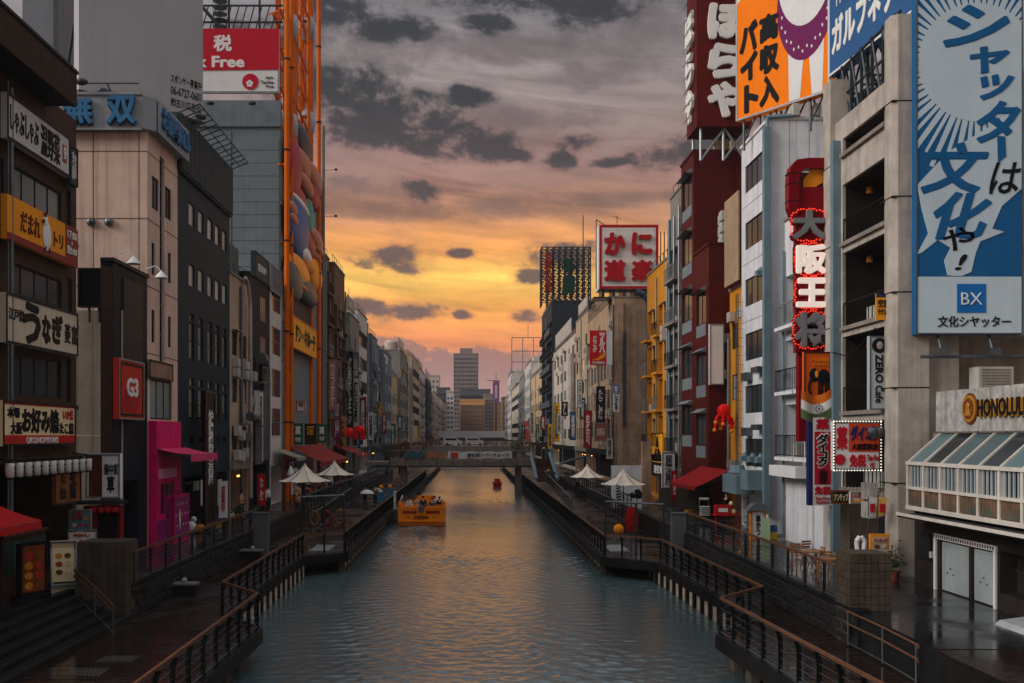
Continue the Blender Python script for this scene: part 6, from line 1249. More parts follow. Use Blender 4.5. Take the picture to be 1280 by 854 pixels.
# ---- yellow building, beige block, crab restaurant sign
o = auto_building('utility_building', 'grey building covered in pipes and balconies between the maroon and yellow buildings', 'R', YR(851.3), YR(838), ZY(235, YR(851)), FM['grey'], 'balcony', 51, ncol=1, pipes=5, acs=.9, fh=3.2)
Ya, Yb = YR(836), YR(809); o = auto_building('yellow_building', 'yellow building with dark windows and a stack of small balconies', 'R', Ya, Yb, ZY(322, Ya), YELL, 'balcony', 52, ncol=4, fh=3.0, first=4.3, pipes=2, flank=True, acs=.2)
s, w, h = rsign('restaurant_sign', 'yellow framed sign with a black chef figure and black characters on the yellow building', 815, 829, 541, 580, flat('amber sign', (246, 170, 30)), INK, off=.25, at=829); obj('chef_figure', B().ball((w * .5, -.22, h * .8), .3, .03, .22).poly([(w * .36, h * .5), (w * .64, h * .5), (w * .56, h * .78), (w * .44, h * .78)], 'y', -.23, -.205), INK, s); text(s, '金龍', w * .2, w * .8, h * .08, h * .42, INK, -.22, .03)
s, w, h = rsign('shop_board', 'black board with white characters below the yellow framed sign', 813, 833, 580, 598, BLACK, FRAME, off=.3, at=833); text(s, '道頓堀', w * .25, w * .8, h * .2, h * .8, whitel, -.22, .02)
b_st = M('stained beige concrete', (172, 142, 116), .8, var=.22, streak=.75); Ya, Yb = YR(768), YR(735)
o = auto_building('beige_block', 'stained beige concrete block with grid windows under the crab restaurant sign', 'R', Ya, Yb, ZY(372, Ya), b_st, 'win', 53, fh=3.3, first=4.2, pipes=4, frame=ALU, D=14, wfrac=.72, hfrac=.62, ncol=8, acs=.5)
w = o['W']; obj('kitchen_duct', B().tube([(w + .8, 3.6, 3), (w + .8, 3.6, 17.8), (w + .8, 3.5, 19.2), (w + .8, 3.0, 19.9), (w + .8, 2.2, 20.2)], .35, 10).tube([(w + .35, 1.0, 6), (w + .35, 1.0, 16)], .2, 8), M('blue steel duct', (66, 84, 92), .4, .6, var=.2), o)
for y in (.6, 6.8): obj('pilaster', B().box(w + .002, w + .35, y - .3, y + .3, 0, o['H'] - .5), b_st, o)
obj('roof_box', B().box(w - 3.5, w - .3, 9, 13, o['H'] + .17, o['H'] + 2.2), WHITE_W, o)
KR = M('crab sign red', (176, 28, 36), .4, var=.08, streak=.1); KW = M('crab sign white boards', (224, 216, 206), .55, var=.04, streak=.2); Yk = 112.0; k = Yk / F
s, w, h = fsign('rooftop_sign', 'white rooftop sign box edged in red with four thick red characters', 749, 823, 281, 361, Yk, KW, KR, 3.2, t=.28); X = lambda px: (px - 749) * k; Z = lambda py: (361 - py) * k
for c, a, b_, y0, y1 in (('か', 755, 782, 291, 319), ('に', 789, 815, 291, 319), ('道', 755, 782, 325, 352), ('楽', 789, 816, 325, 352)): text(s, c, X(a), X(b_), Z(y1), Z(y0), KR, -3.36, .05, .1)
obj('side_panel', B().box(-.02, -.001, -3.0, -.2, .2, h - .2), KW, s); b = B()
for j in range(9): b.box(.3, w - .3, -3.206, -3.2, .5 + j * .72, .52 + j * .72)
obj('board_joint', b, M('sign joint', (180, 172, 164), .6), s, kind='stuff'); b = B()
for x in range(6): b.box(.3 + x * 1.15, .6 + x * 1.15, -3.0, -.3, -.9, 0)
b.box(-.6, w + .4, -3.1, -.2, -1.0, -.85); b.bar((w * .35, -1, h), (w * .35, -1, h + 1.4), .04, 5).bar((w * .35 - .5, -1, h + 1.4), (w * .35 + .4, -1, h + 1.1), .03, 5).bar((-.3, -3, 0), (-.3, -3, h + .6), .06, 6).bar((-.3, -3, h + .6), (.6, -3, h), .05, 6)
for x in range(4): b.bar((w + .25 + x * .4, -1, -1), (w + .25 + x * .4, -1, h - .3), .06, 5)
obj('support', b, STEEL_D, s)
TR = flat('drugstore red', (206, 28, 36)); s, w, h = fsign('pharmacy_sign', 'red hanging drugstore sign with white characters and an orange swoosh', 737.5, 758, 413, 456, 109.5, TR, None, .3); text(s, 'ツルハ', w * .56, w * .92, h * .34, h * .95, whitel, -.31, .06, vertical=True); text(s, 'ドラッグ', w * .14, w * .44, h * .36, h * .84, whitel, -.31, .04, vertical=True); obj('swoosh', B().poly([(w * .1, h * .14), (w * .5, h * .2), (w * .95, h * .4), (w * .92, h * .22), (w * .5, h * .13)], 'y', -.32, -.3), sign_or, s); text(s, '鶴羽薬妝店', w * .12, w * .9, h * .02, h * .1, whitel, -.31, .02); obj('white_return', B().box(w + .002, w + .62, -.28, 0, 0, h), WHITE, s)
s, w, h = fsign('vertical_sign', 'thin blue and white vertical sign with dark characters on the beige block', 766.5, 774, 481, 515, 108.5, WHITE, None, .25); obj('blue_top', B().box(0, w, -.012, 0, h * .66, h), navb, s, (0, -.25, 0)); text(s, '割烹', w * .2, w * .8, h * .69, h * .96, whitel, -.27, .02, vertical=True); text(s, 'いづもや', w * .2, w * .8, h * .04, h * .62, INK, -.27, .04, vertical=True)
s, w, h = fsign('hanging_sign', 'faded reddish sign board above the right terrace', 743, 759, 529, 552, 107.5, M('faded red print', (150, 92, 78), .6, var=.15), ALU, .3); text(s, 'お好み', w * .2, w * .8, h * .3, h * .75, whitel, -.31, .02)
s, w, h = fsign('vertical_sign', 'narrow white sign in a black frame hung on the tan building', 721, 728, 475, 510, 130, WHITE, INK, .8); text(s, 'スナック', w * .3, w * .75, h * .12, h * .9, INK, -.82, .02, vertical=True)
# ---- the rest of the right bank
rt = [(735, 720, 388, 'tan', 'win', 'tan building with paired windows beyond the beige block', 18), (719.5, 692, 416, 'pale', 'win', 'pale building with a rounded roof hood', 24), (677, 664, 462, 'sand', 'win', 'slim sandy block beyond the dark lattice tower', 14), (663.5, 656, 452, 'white', 'win', 'white block with a red lower wall', 14), (655.5, 649, 470, 'grey', 'balcony', 'grey block with stacked balconies far along the right bank', 14), (648.8, 640, 480, 'pale', 'strip', 'pale low block far along the right bank', 14), (639.8, 634.5, 466, 'white', 'win', 'white block carrying an empty roof frame', 24), (634.3, 631, 496, 'grey', 'win', 'last grey block on the right bank', 20)]
for i, (a, b_, yt, c, stl, l, D) in enumerate(rt):
    Ya, Yb = YR(a) + .04, YR(b_); o = auto_building('apartment_building' if stl == 'balcony' else 'office_building', l, 'R', Ya, Yb, ZR(yt, a), FM[c], stl, 70 + i, D=D, ncol=max(2, min(6, round((Yb - Ya) / 4))), flank=True, pipes=2)
    if 'rounded' in l: obj('roof_hood', B().lathe([(2.2, 0), (2.2, 1.5), (1.6, 2.6), (.6, 3)], n=16), FM['pale'], o, (o['W'] - 3, 3, o['H'])); obj('boxed_duct', B().tube([(o['W'] - .6, -.5, 8), (o['W'] - .6, -.5, 17)], .6, 8), CONC_L, o)
    if 'red lower' in l: obj('red_wall', B().box(.2, o['W'] - .2, -.08, -.001, 2.6, o['H'] * .38), flat('brick red board', (170, 52, 40)), o)
    if 'empty roof frame' in l:
        b = B(); H = o['H']; 
        for x in (0, 4, 8, 12):
            b.bar((o['W'] - .5, x, H), (o['W'] - .5, x, H + 13), .16, 5)
        for z in (4, 8, 13): b.bar((o['W'] - .5, 0, H + z), (o['W'] - .5, 12, H + z), .14, 5)
        b.bar((o['W'] - .5, 6, H + 13), (o['W'] - .5, 6, H + 18), .1, 5); obj('roof_frame', b, STEEL, o)
Yt = YR(690); DK = M('dark slate tower', (38, 45, 50), .6, var=.12); o = auto_building('dark_tower', 'dark slate tower block below the lattice sign frame', 'R', Yt, YR(677.3), ZY(376, Yt), DK, 'balcony', 91, D=8.5, ncol=2, fh=3.4, shop=True)
w = o['W']; H = o['H']; obj('wall_vent', B().box(w + .002, w + .1, 4.5, 5.2, H - 4, H - 3), BLACK, o)
s = thing('lattice_sign', 'dark lattice rooftop sign frame with red and green character columns', 'sign', (XY(677, Yt), Yt, ZY(376, Yt))); W_, H_ = XY(738, Yt) - XY(677, Yt), (376 - 309) * Yt / F; nx, nz = 8, 9
for y in (0, 3):
    b = B()
    for i in range(nx + 1): b.bar((W_ * i / nx, y, -1), (W_ * i / nx, y, H_), .15, 4)
    for j in range(nz + 1): b.bar((0, y, H_ * j / nz), (W_, y, H_ * j / nz), .11, 4)
    for i in range(nx):
        for j in range(nz): b.bar((W_ * i / nx, y, H_ * j / nz), (W_ * (i + 1) / nx, y, H_ * (j + 1) / nz), .07, 4).bar((W_ * (i + 1) / nx, y, H_ * j / nz), (W_ * i / nx, y, H_ * (j + 1) / nz), .07, 4)
    obj('lattice', b, DK, s)
b = B()
for i in range(nx + 1):
    for j in range(nz + 1): b.bar((W_ * i / nx, 0, H_ * j / nz), (W_ * i / nx, 3, H_ * j / nz), .08, 4)
b.bar((W_ * .85, 0, H_), (W_ * .85, 0, H_ + 6), .09, 5); obj('cross_ties', b, DK, s)
text(s, 'お好み焼', W_ * .05, W_ * .22, H_ * .14, H_ * .9, flat('dim red letters', (130, 22, 26)), -.35, .05, .1, vertical=True); text(s, '千房', W_ * .4, W_ * .7, H_ * .08, H_ * .8, flat('dark green letters', (14, 52, 42)), -.35, .06, .1, vertical=True)
vs = [(845, 'white and black vertical sign low on the grey utility building', (210, 206, 200), 3.2, 2.6, '居酒屋', INK), (700, 'yellow vertical sign strip by the pale building on the right', (214, 160, 40), 6, 6.5, '天然温泉', INK), (757, 'dark vertical sign at the corner of the beige block', (40, 42, 48), 8.5, 4, 'たこ焼', whitel), (668, 'small white vertical sign far along the right bank', (206, 202, 196), 7, 6, '薬局', INK)]
for px, l, c, z, h, tx, tm in vs:
    Y = YR(px, 15.0); s = sign('vertical_sign', l, (13.95, Y, z), 0, .95, h, flat('sign ' + l[:14], c), FRAME, .25, .05, group='vertical signs along the right bank'); text(s, tx, .2, .72, h * .08, h * .92, tm, -.27, .02, vertical=True); obj('bracket', B().box(.95, 1.35, -.2, -.05, h * .2, h * .2 + .08).box(.95, 1.35, -.2, -.05, h * .8, h * .8 + .08), STEEL, s)
# ================================================================== far end of the canal
def front_block(name, label, xa, xb, yt, Y, mat, nc, nr, wf=.6, hf=.55, base=2.0, D=20, glass=None, top_band=None):
    x0, x1, top = XY(xa, Y), XY(xb, Y), ZY(yt, Y); w, h = x1 - x0, top - base; o = thing(name, label, 'tower' if h > 50 else 'building', (x0, Y, base)); cw, ch = w / nc, (h - 3) / nr
    ops = [(i * cw + cw * (1 - wf) / 2, i * cw + cw * (1 + wf) / 2, 1 + j * ch + ch * (1 - hf) / 2, 1 + j * ch + ch * (1 + hf) / 2) for i in range(nc) for j in range(nr)]
    b = B().panel(w, h, ops, rev=.5); b.quad((0, 0, 0), (0, D, 0), (0, D, h), (0, 0, h)); b.quad((w, 0, 0), (w, D, 0), (w, D, h), (w, 0, h)); b.quad((0, 0, h), (w, 0, h), (w, D, h), (0, D, h)); obj('wall', b, mat, o)
    b = B()
    for a, b_, c, d in ops: b.box(a, b_, .42, .48, c, d)
    obj('window', b, glass or GLASS, o, kind='stuff')
    obj('parapet', B().box(-.2, w + .2, -.3, D, h + .01, h + (top_band or .8)), mat, o); return o
HT = M('far tower concrete', (128, 112, 108), .8, var=.05)
o = front_block('apartment_tower', 'tall apartment tower standing alone at the end of the canal', 567, 598, 443, 820, HT, 9, 20, .7, .5); obj('roof_house', B().box(5, 15, 2, 12, (102 * 820 / F) + 5.8, (102 * 820 / F) + 10), HT, o)
front_block('office_building', 'dark rounded office block below the apartment tower', 575, 613, 488, 640, M('dark banded office', (84, 84, 88), .6, var=.05), 3, 7, .96, .45)
front_block('office_building', 'brown block with an orange top storey at the end of the canal', 576, 605, 508, 560, M('brown brick block', (122, 92, 74), .8, var=.08), 6, 8, .35, .3); o = front_block('orange_parapet_block', 'orange strip storey on top of the brown end block', 575, 606, 501, 566, M('orange strip', (206, 150, 88), .7, var=.06), 4, 3, .1, .1, base=2)
front_block('office_building', 'grey block with balcony rows right of the brown end block', 605, 617, 494, 570, FM['grey'], 4, 12, .6, .45); front_block('office_building', 'orange-tan slab at the right end of the canal', 617, 631, 504, 575, M('orange tan slab', (206, 150, 96), .7, var=.06), 3, 8, .3, .3)
front_block('office_building', 'pale slim block left of the apartment tower', 558, 567, 490, 520, FM['white'], 2, 10, .6, .45); front_block('office_building', 'dark glass block with a roof frame left of the apartment tower', 546, 562, 486, 600, M('dark glass block', (70, 80, 86), .4, var=.05), 4, 9, .8, .6); front_block('office_building', 'distant pale block behind the left bank', 530, 549, 470, 700, FM['pale'], 4, 12, .5, .4)
front_block('office_building', 'distant grey-brown block behind the white roof frame', 628, 640, 498, 500, FM['brown'], 3, 9, .5, .4)
s = thing('banner_sign', 'purple vertical banner sign on a mast in the far distance', 'sign', (XY(616, 540), 540, ZY(503, 540)), 0); obj('panel', B().box(0, 3.4, -.4, 0, 0, 11), flat('faded purple banner', (120, 74, 110)), s); obj('pale_stripe', B().box(1.1, 2.3, -.45, -.4, 2, 9), flat('pale purple stripe', (190, 160, 176)), s); obj('mast', B().bar((1.7, .3, -24), (1.7, .3, 0), .5, 6).bar((1.7, .3, 11), (1.7, .3, 15), .15, 5).bar((-3, .2, 11.4), (4, .2, 11.1), .2, 5), FM['dark'], s)
o = thing('expressway', 'long pale expressway parapet crossing the far end of the canal', 'road bridge', (-60, 470, 2)); obj('parapet', B().box(0, 120, 0, 1, 4.2, 7.2), M('expressway parapet', (186, 180, 176), .6, var=.06), o); obj('deck', B().box(0, 120, .5, 14, 2.8, 4.2), FM['dark'], o); obj('pier', B().box(50, 52, 3, 6, -3, 2.8).box(66, 68, 3, 6, -3, 2.8), CONC, o)
o = thing('road_bridge', 'low road bridge beyond the footbridge with vehicles on it', 'bridge', (-14, 250, 0)); obj('deck', B().box(0, 28, 0, 10, 3.6, 4.6), CONC, o); b = B().box(0, 28, -.1, 0, 5.5, 5.65)
for k_ in range(29): b.box(k_ - .05, k_ + .05, -.08, 0, 4.6, 5.5)
obj('parapet_rail', b, CONC_L, o); obj('pier', B().box(3, 4, 2, 8, -2, 3.6).box(24, 25, 2, 8, -2, 3.6), CONC, o)
def van(label, x, y, z, mat):
    o = thing('parked_van', label, 'van', (x, y, z), 0, 'vehicles on the far bridge'); obj('body', B().poly([(0, .4), (4.4, .4), (4.5, 1.2), (3.7, 1.3), (3.1, 2.0), (.1, 2.0), (0, 1.2)], 'y', 0, 1.7), mat, o); obj('window', B().poly([(.4, 1.3), (3.4, 1.3), (2.95, 1.85), (.4, 1.85)], 'y', -.02, -.001), GLASS, o)
    for x_ in (.9, 3.6): c = obj('wheel', B().lathe([(.34, -.1), (.34, .1)], n=12), INK, o, (x_, -.01, .34)); c.rotation_euler = (R(90), 0, 0)
van('white van on the road bridge left of the other one', -6.5, 252, 4.6, WHITE); van('white van on the road bridge right of the other one', -1.2, 252, 4.6, WHITE)
# ---- footbridge with slatted sides
SLAT = M('weathered bridge timber', (142, 128, 114), .75, var=.25, scale=2, bump=.3, streak=.4); Yb_ = 125.0; xa, xb = XY(487, Yb_), XY(666, Yb_); w = xb - xa
o = thing('footbridge', 'slatted timber-sided footbridge crossing the canal, hung with a white banner', 'bridge', (xa, Yb_, 0)); obj('deck', B().box(-3, w + 2, .1, 5, 3.4, 3.9), CONC, o); obj('girder', B().box(-2, w + 1, 0, .3, 3.25, 3.5), STEEL_D, o)
sl_ = B().box(.06, 1.9, -.12, -.04, 0, .2).mesh('slat', SLAT); pm = B().box(-.07, .07, -.1, .05, 3.4, 5.25).mesh('rail_post', STEEL_D); n = 9
for i in range(n):
    for j in range(4): obj('slat', sl_, None, o, (i * 1.9, 0, 3.42 + j * .24))
    obj('rail_post', pm, None, o, (i * 1.9, 0, 0))
    for j in range(3): obj('rail_wire', B().bar((i * 1.9, 0, 4.55 + j * .22), (i * 1.9 + 1.9, 0, 4.55 + j * .22), .015, 4), STEEL, o)
obj('top_rail', B().box(-.2, w + .2, -.08, .08, 5.2, 5.3), SLAT, o); obj('far_rail', B().box(-.2, w + .2, 4.6, 4.7, 5.1, 5.2).box(-.2, w + .2, 4.6, 4.7, 4.1, 4.3), SLAT, o)
for x in (1.2, w - 2.0): obj('pier', B().box(x, x + .7, 1, 4, -2, 3.4), CONC, o)
s = thing('bridge_banner', 'long white printed banner strung along the footbridge rail', 'banner', (XY(560, Yb_), Yb_ - .2, 4.28)); w_ = XY(640, Yb_) - XY(560, Yb_); b = B()
for i in range(24): f = lambda u, v: (w_ * u, -.03 * sin(u * 40), v * .85 + .05 * sin(u * 22)); b.quad(f(i / 24, 0), f((i + 1) / 24, 0), f((i + 1) / 24, 1), f(i / 24, 1))
obj('cloth', b, WHITE, s, smooth=True); text(s, '道頓堀リバーウォーク', w_ * .3, w_ * .95, .2, .65, INK, -.06, .02); obj('print', B().box(w_ * .04, w_ * .16, -.05, -.035, .1, .75), DRO, s)
for px0, c, l in ((545, (190, 130, 90), 'orange and white printed banner left of the white one on the footbridge'), (518, (70, 112, 124), 'blue-green printed banner at the left of the footbridge rail')):
    s = thing('bridge_banner', l, 'banner', (XY(px0 - 12, Yb_), Yb_ - .2, 4.3)); obj('cloth', B().box(0, XY(px0 + 13, Yb_) - XY(px0 - 12, Yb_) - .08, -.02, 0, 0, .8), M('banner print ' + l[:6], c, .7, var=.5, scale=4), s)
# stairs up to the bridge, right end
st = thing('bridge_stairs', 'dark red-brown stair with blue-grey side beams climbing to the footbridge on the right', 'stairs', (XY(672, 113), 113, 2)); BR = M('brown stair tread', (74, 44, 38), .6, var=.2); sm = B().box(0, 2.1, 0, .75, 0, .17).mesh('step', BR)
for k_ in range(14): obj('step', sm, None, st, (0, k_ * .78, k_ * .165)); 
for x in (-.12, 2.15): obj('stringer', B().bar((x, -.3, .3), (x, 11.5, 2.9), .2, 6), PIPE, st); obj('handrail', B().bar((x, -.3, 1.1), (x, 11.5, 3.6), .05, 6), STEEL, st)
tag(obj('slanted_bar', B().bar((XY(700, 108), 108, ZY(580, 108)), (XY(729, 100), 100, ZY(571, 100)), .12, 8), PIPE), 'pale slanted bar beside the stairs to the footbridge', 'bar')
# trees near the bridge
LEAFR = M('russet leaves', (96, 50, 44), .7, var=.4, scale=3, bump=0, streak=0); LEAFG = M('dull green leaves', (52, 62, 40), .7, var=.4, scale=3, bump=0, streak=0)
def tree(label, x, y, z, h, r, mat, seed):
    rnd = random.Random(seed); o = thing('small_tree', label, 'tree', (x, y, z), 0, 'small trees by the bridges'); b = B().bar((0, 0, 0), (.1, 0, h * .5), .12, 7, .08); tips = []
    for k_ in range(9):
        a = rnd.uniform(0, 2 * pi); p = Vector((.08, 0, h * rnd.uniform(.35, .55))); q = Vector((r * .8 * cos(a) * rnd.uniform(.4, 1), r * .8 * sin(a) * rnd.uniform(.4, 1), h * rnd.uniform(.6, 1))); b.bar(p, q, .05, 5, .015); tips.append(q)
    obj('trunk', b, TIMBER, o); c = B()
    for k_ in range(900):
        q = rnd.choice(tips) + Vector((rnd.gauss(0, r * .22), rnd.gauss(0, r * .22), rnd.gauss(0, r * .2))); u = Vector((rnd.gauss(0, 1), rnd.gauss(0, 1), rnd.gauss(0, 1))).normalized() * .1; v = u.orthogonal().normalized() * .055; c.quad(q - u, q - v, q + u, q + v)
    obj('crown', c, mat, o)
tree('russet tree by the left end of the footbridge', XY(499, 135), 135, 2, 4.6, 1.7, LEAFR, 1); tree('dull green shrub-like tree left of the russet one', XY(483, 132), 132, 2, 3.6, 1.6, LEAFG, 2); tree('darker tree further beyond the footbridge on the left', XY(528, 190), 190, 2, 5, 2.4, LEAFR, 3); tree('green tree beyond the footbridge on the right', XY(655, 170), 170, 2, 4.5, 2.2, LEAFG, 4)

# ================================================================== people
SKIN = M('skin', (196, 150, 124), .5, var=.06, streak=0, bump=0); HAIR = M('black hair', (26, 22, 21), .5, var=.1, streak=0)
def skin_mesh(name, verts, edges, radii, mat, parent, root=0):
    me = bpy.data.meshes.new(name); me.from_pydata(verts, edges, []); me.materials.append(mat)
    o = bpy.data.objects.new(name, me); COL.objects.link(o); o.parent = parent; m = o.modifiers.new('skin', 'SKIN'); m.use_smooth_shade = True
    for i, r in enumerate(radii): me.skin_vertices[0].data[i].radius = (r, r) if isinstance(r, float) else r
    me.skin_vertices[0].data[root].use_root = True; s = o.modifiers.new('sub', 'SUBSURF'); s.levels = s.render_levels = 1
    return o
def person(label, loc, rz, top, legs, pose='stand', long=0, hair=HAIR, hold=0, hood=None, group='people along the canal'):
    o = thing('person', label, 'person', loc, R(rz), group); sit = pose == 'sit'; dz = -.45 if sit else 0
    P = {'pel': (0, 0, .93), 'abd': (0, -.01, 1.1), 'che': (0, .01, 1.3), 'nec': (0, .01, 1.46), 'hb': (0, -.01, 1.54), 'hm': (0, -.015, 1.62), 'ht': (0, .0, 1.7)}
    E_ = [('pel', 'abd'), ('abd', 'che'), ('che', 'nec'), ('nec', 'hb'), ('hb', 'hm'), ('hm', 'ht')]; Rd = {'pel': (.13, .1), 'abd': (.12, .09), 'che': (.15, .1), 'nec': .055, 'hb': .075, 'hm': .095, 'ht': .06}
    st = .16 if pose == 'walk' else .03
    for sx, sd in (('l', 1), ('r', -1)):
        P['sh' + sx] = (.18 * sd, .01, 1.39); raise_ = hold and sd == 1
        P['el' + sx] = (.24 * sd, -.03 if raise_ else .06, 1.13); P['wr' + sx] = (.16 * sd, -.24, 1.28) if raise_ else ((.2 * sd, -.22, 1.0) if sit else (.25 * sd, -.03 - st * sd, .9)); wv = Vector(P['wr' + sx]); dv = Vector((0, -.02, .07)) if raise_ else Vector((0, -.03, -.07))
        P['pa' + sx] = tuple(wv + dv)
        P['hi' + sx] = (.09 * sd, 0, .89); kn = (.1 * sd, -.42, .92) if sit else (.1 * sd, -.04 - st * sd * .5, .5); P['kn' + sx] = kn; an = (.1 * sd, -.4, .5) if sit else (.1 * sd, .04 - st * sd, .08); P['an' + sx] = an; P['to' + sx] = (an[0], an[1] - .15, an[2] - .04)
        E_ += [('che', 'sh' + sx), ('sh' + sx, 'el' + sx), ('el' + sx, 'wr' + sx), ('wr' + sx, 'pa' + sx), ('pel', 'hi' + sx), ('hi' + sx, 'kn' + sx), ('kn' + sx, 'an' + sx), ('an' + sx, 'to' + sx)]
        Rd.update({'sh' + sx: .065, 'el' + sx: .045, 'wr' + sx: .03, 'pa' + sx: (.035, .02), 'hi' + sx: .09, 'kn' + sx: .06, 'an' + sx: .04, 'to' + sx: .035})
        for f in range(5):
            q = 'f%d' % f + sx; e = Vector((.018 * (f - 2) * sd, -.012 * (f % 2), 0)); P[q] = tuple(wv + dv + e + dv.normalized() * (.06 + .015 * (f in (2, 3))) if f else wv + dv * .6 + Vector((-.04 * sd, -.03, -.02))); E_.append(('pa' + sx, q)); Rd[q] = .009
    keys = list(P); ix = {k_: i for i, k_ in enumerate(keys)}; V_ = [(x, y, z + dz) for x, y, z in P.values()]
    skin_mesh('body', V_, [(ix[a], ix[b]) for a, b in E_], [Rd[k_] for k_ in keys], SKIN, o)
    def sub(name, ks, es, grow, mat):
        skin_mesh(name, [V_[ix[k_]] for k_ in ks], [(ks.index(a), ks.index(b)) for a, b in es], [tuple(r + grow for r in (Rd[k_] if isinstance(Rd[k_], tuple) else (Rd[k_],) * 2)) for k_ in ks], mat, o)
    sub('jacket', ['pel', 'abd', 'che', 'shl', 'ell', 'wrl', 'shr', 'elr', 'wrr'], [('pel', 'abd'), ('abd', 'che'), ('che', 'shl'), ('shl', 'ell'), ('ell', 'wrl'), ('che', 'shr'), ('shr', 'elr'), ('elr', 'wrr')], .028, top)
    sub('trousers', ['pel', 'hil', 'knl', 'anl', 'hir', 'knr', 'anr'], [('pel', 'hil'), ('hil', 'knl'), ('knl', 'anl'), ('pel', 'hir'), ('hir', 'knr'), ('knr', 'anr')], .02, legs)
    if long: obj('coat_skirt', B().lathe([(.26, .93 - long), (.22, .8), (.19, 1.0), (.17, 1.15)], n=14, sy=.75), top, o, (0, 0, dz), smooth=True)
    hz = dz + 1.64; obj('hair', B().ball((0, .015, hz + .03), .1, .115, .1, 12, 8), hair, o, smooth=True); obj('nose', B().ball((0, -.105, hz - .02), .014, .02, .018, 6, 5), SKIN, o); obj('eyes', B().ball((-.035, -.095, hz), .013, .01, .01, 6, 5).ball((.035, -.095, hz), .013, .01, .01, 6, 5), INK, o); obj('shoes', B().ball((V_[ix['tol']][0], V_[ix['tol']][1] + .06, V_[ix['tol']][2]), .055, .14, .05, 8, 6).ball((V_[ix['tor']][0], V_[ix['tor']][1] + .06, V_[ix['tor']][2]), .055, .14, .05, 8, 6), INK, o)
    return o
def cl(n, c): return M('cloth ' + n, c, .85, var=.12, scale=4, streak=0)
person('person in a long tan coat standing by the left terrace rail', (XY(372, 71), 71, 2.0), 160, cl('tan', (190, 150, 110)), cl('charcoal', (40, 40, 44)), long=.5)
person('person in a white and teal jacket at the back of the left terrace', (XY(335, 68), 68, 2.0), 70, cl('white', (206, 210, 208)), cl('navy', (34, 40, 58)))
person('person in a dark blue jacket walking under the white umbrella on the left deck', (-9.0, 89, 1.0), 8, cl('dark blue', (36, 46, 70)), cl('black', (26, 26, 28)), 'walk', hold=1)
person('person in grey walking close behind the dark blue jacket on the left deck', (-8.2, 89.6, 1.0), -6, cl('grey', (98, 96, 98)), cl('charcoal', (40, 40, 44)), 'walk')
person('person in a mustard coat walking under the dark umbrella on the right ramp', (XY(686, 108), 108, 2.02), 20, cl('mustard', (190, 140, 80)), cl('navy', (34, 40, 58)), 'walk', long=.45, hold=1)
for px, Y, z, rz, t_, l, ps in ((438, 96, 2.0, 190, ('navy', (34, 40, 58)), 'person in navy walking away along the left shops beyond the parasols', 'walk'), (398, 84, 2.0, 40, ('rust', (150, 84, 60)), 'person in rust red standing under the big red awning', 'stand'), (412, 90, 2.0, 20, ('white', (206, 210, 208)), 'person in white standing by the farther goods rack', 'stand'), (722, 92, 2.0, 10, ('grey', (98, 96, 98)), 'person in grey walking behind the farther right parasol', 'walk'), (908, 60, 2.0, -60, ('black', (26, 26, 28)), 'person in black standing by the red stall under the red metal awning', 'stand'), (302, 62, 2.0, 100, ('tan', (190, 150, 110)), 'person in tan standing by the dark shopfronts right of the tall thin signboard', 'stand')):
    person(l, (XY(px, Y), Y, z), rz, cl(*t_), cl('charcoal', (40, 40, 44)), ps)
CW = (('small red', (150, 30, 34), whitel), ('small yellow', (206, 160, 50), INK), ('small white', (206, 204, 198), INK), ('small black', (34, 34, 38), whitel), ('small blue', (50, 84, 128), whitel), ('small green', (40, 96, 70), whitel))
for side in 'LR':
    for i in range(12):
        n_, c, tm = CW[(i * 5 + (side == 'R') * 2) % 6]; Y = (108, 116, 127, 134, 146, 158, 170, 188, 205, 224, 250, 280)[i]; hh = 2.2 + (i * 7 % 5) * .6; zz = 4.6 + (i * 11 % 7) * .9; x = -14.4 if side == 'L' else 14.2; ww = .7 + (i % 3) * .15
        s = sign('vertical_sign', n_ + ' vertical sign, ' + ('nearer' if i < 6 else 'farther') + ' one of its colour on the far ' + ('left' if side == 'L' else 'right') + ' bank', (x - (0 if side == 'L' else ww - .6), Y, zz), 0, ww, hh, flat('sign ' + n_, c), FRAME, .22, .04, group='small far signs on the ' + ('left' if side == 'L' else 'right') + ' bank'); text(s, ('居酒屋', '焼鳥', '寿司', '酒場', '鍋', 'すし')[i % 6], ww * .25, ww * .75, hh * .1, hh * .9, tm, -.24, .02, vertical=True)
        obj('bracket', B().box(*((-.3, 0) if side == 'L' else (ww, ww + .3)), -.15, -.05, hh * .5, hh * .5 + .08), STEEL, s)
def umbrella(label, loc, r, mat):
    o = thing('umbrella', label, 'umbrella', loc, 0, 'open umbrellas'); obj('canopy', B().lathe([(r, 0), (r * .86, .13), (r * .55, .25), (r * .2, .32), (.02, .34)], n=8).lathe([(r * .97, -.01), (r * .5, .2), (.02, .3)], n=8), mat, o); obj('shaft', B().bar((0, 0, -.75), (0, 0, .42), .012, 6), STEEL, o); obj('handle', B().tube([(0, 0, -.75), (0, -.03, -.82), (0, -.08, -.8)], .017, 6), INK, o)
umbrella('white umbrella held over the walking pair on the left deck', (-8.84, 88.76, 2.08), .62, WHITE); umbrella('pale clear-edged umbrella behind the white one', (-8.1, 90.2, 2.15), .52, CONC_L); umbrella('dark umbrella held over the mustard coat', (XY(686, 108) + .15, 107.75, 3.06), .62, cl('dark umbrella', (40, 44, 50)))
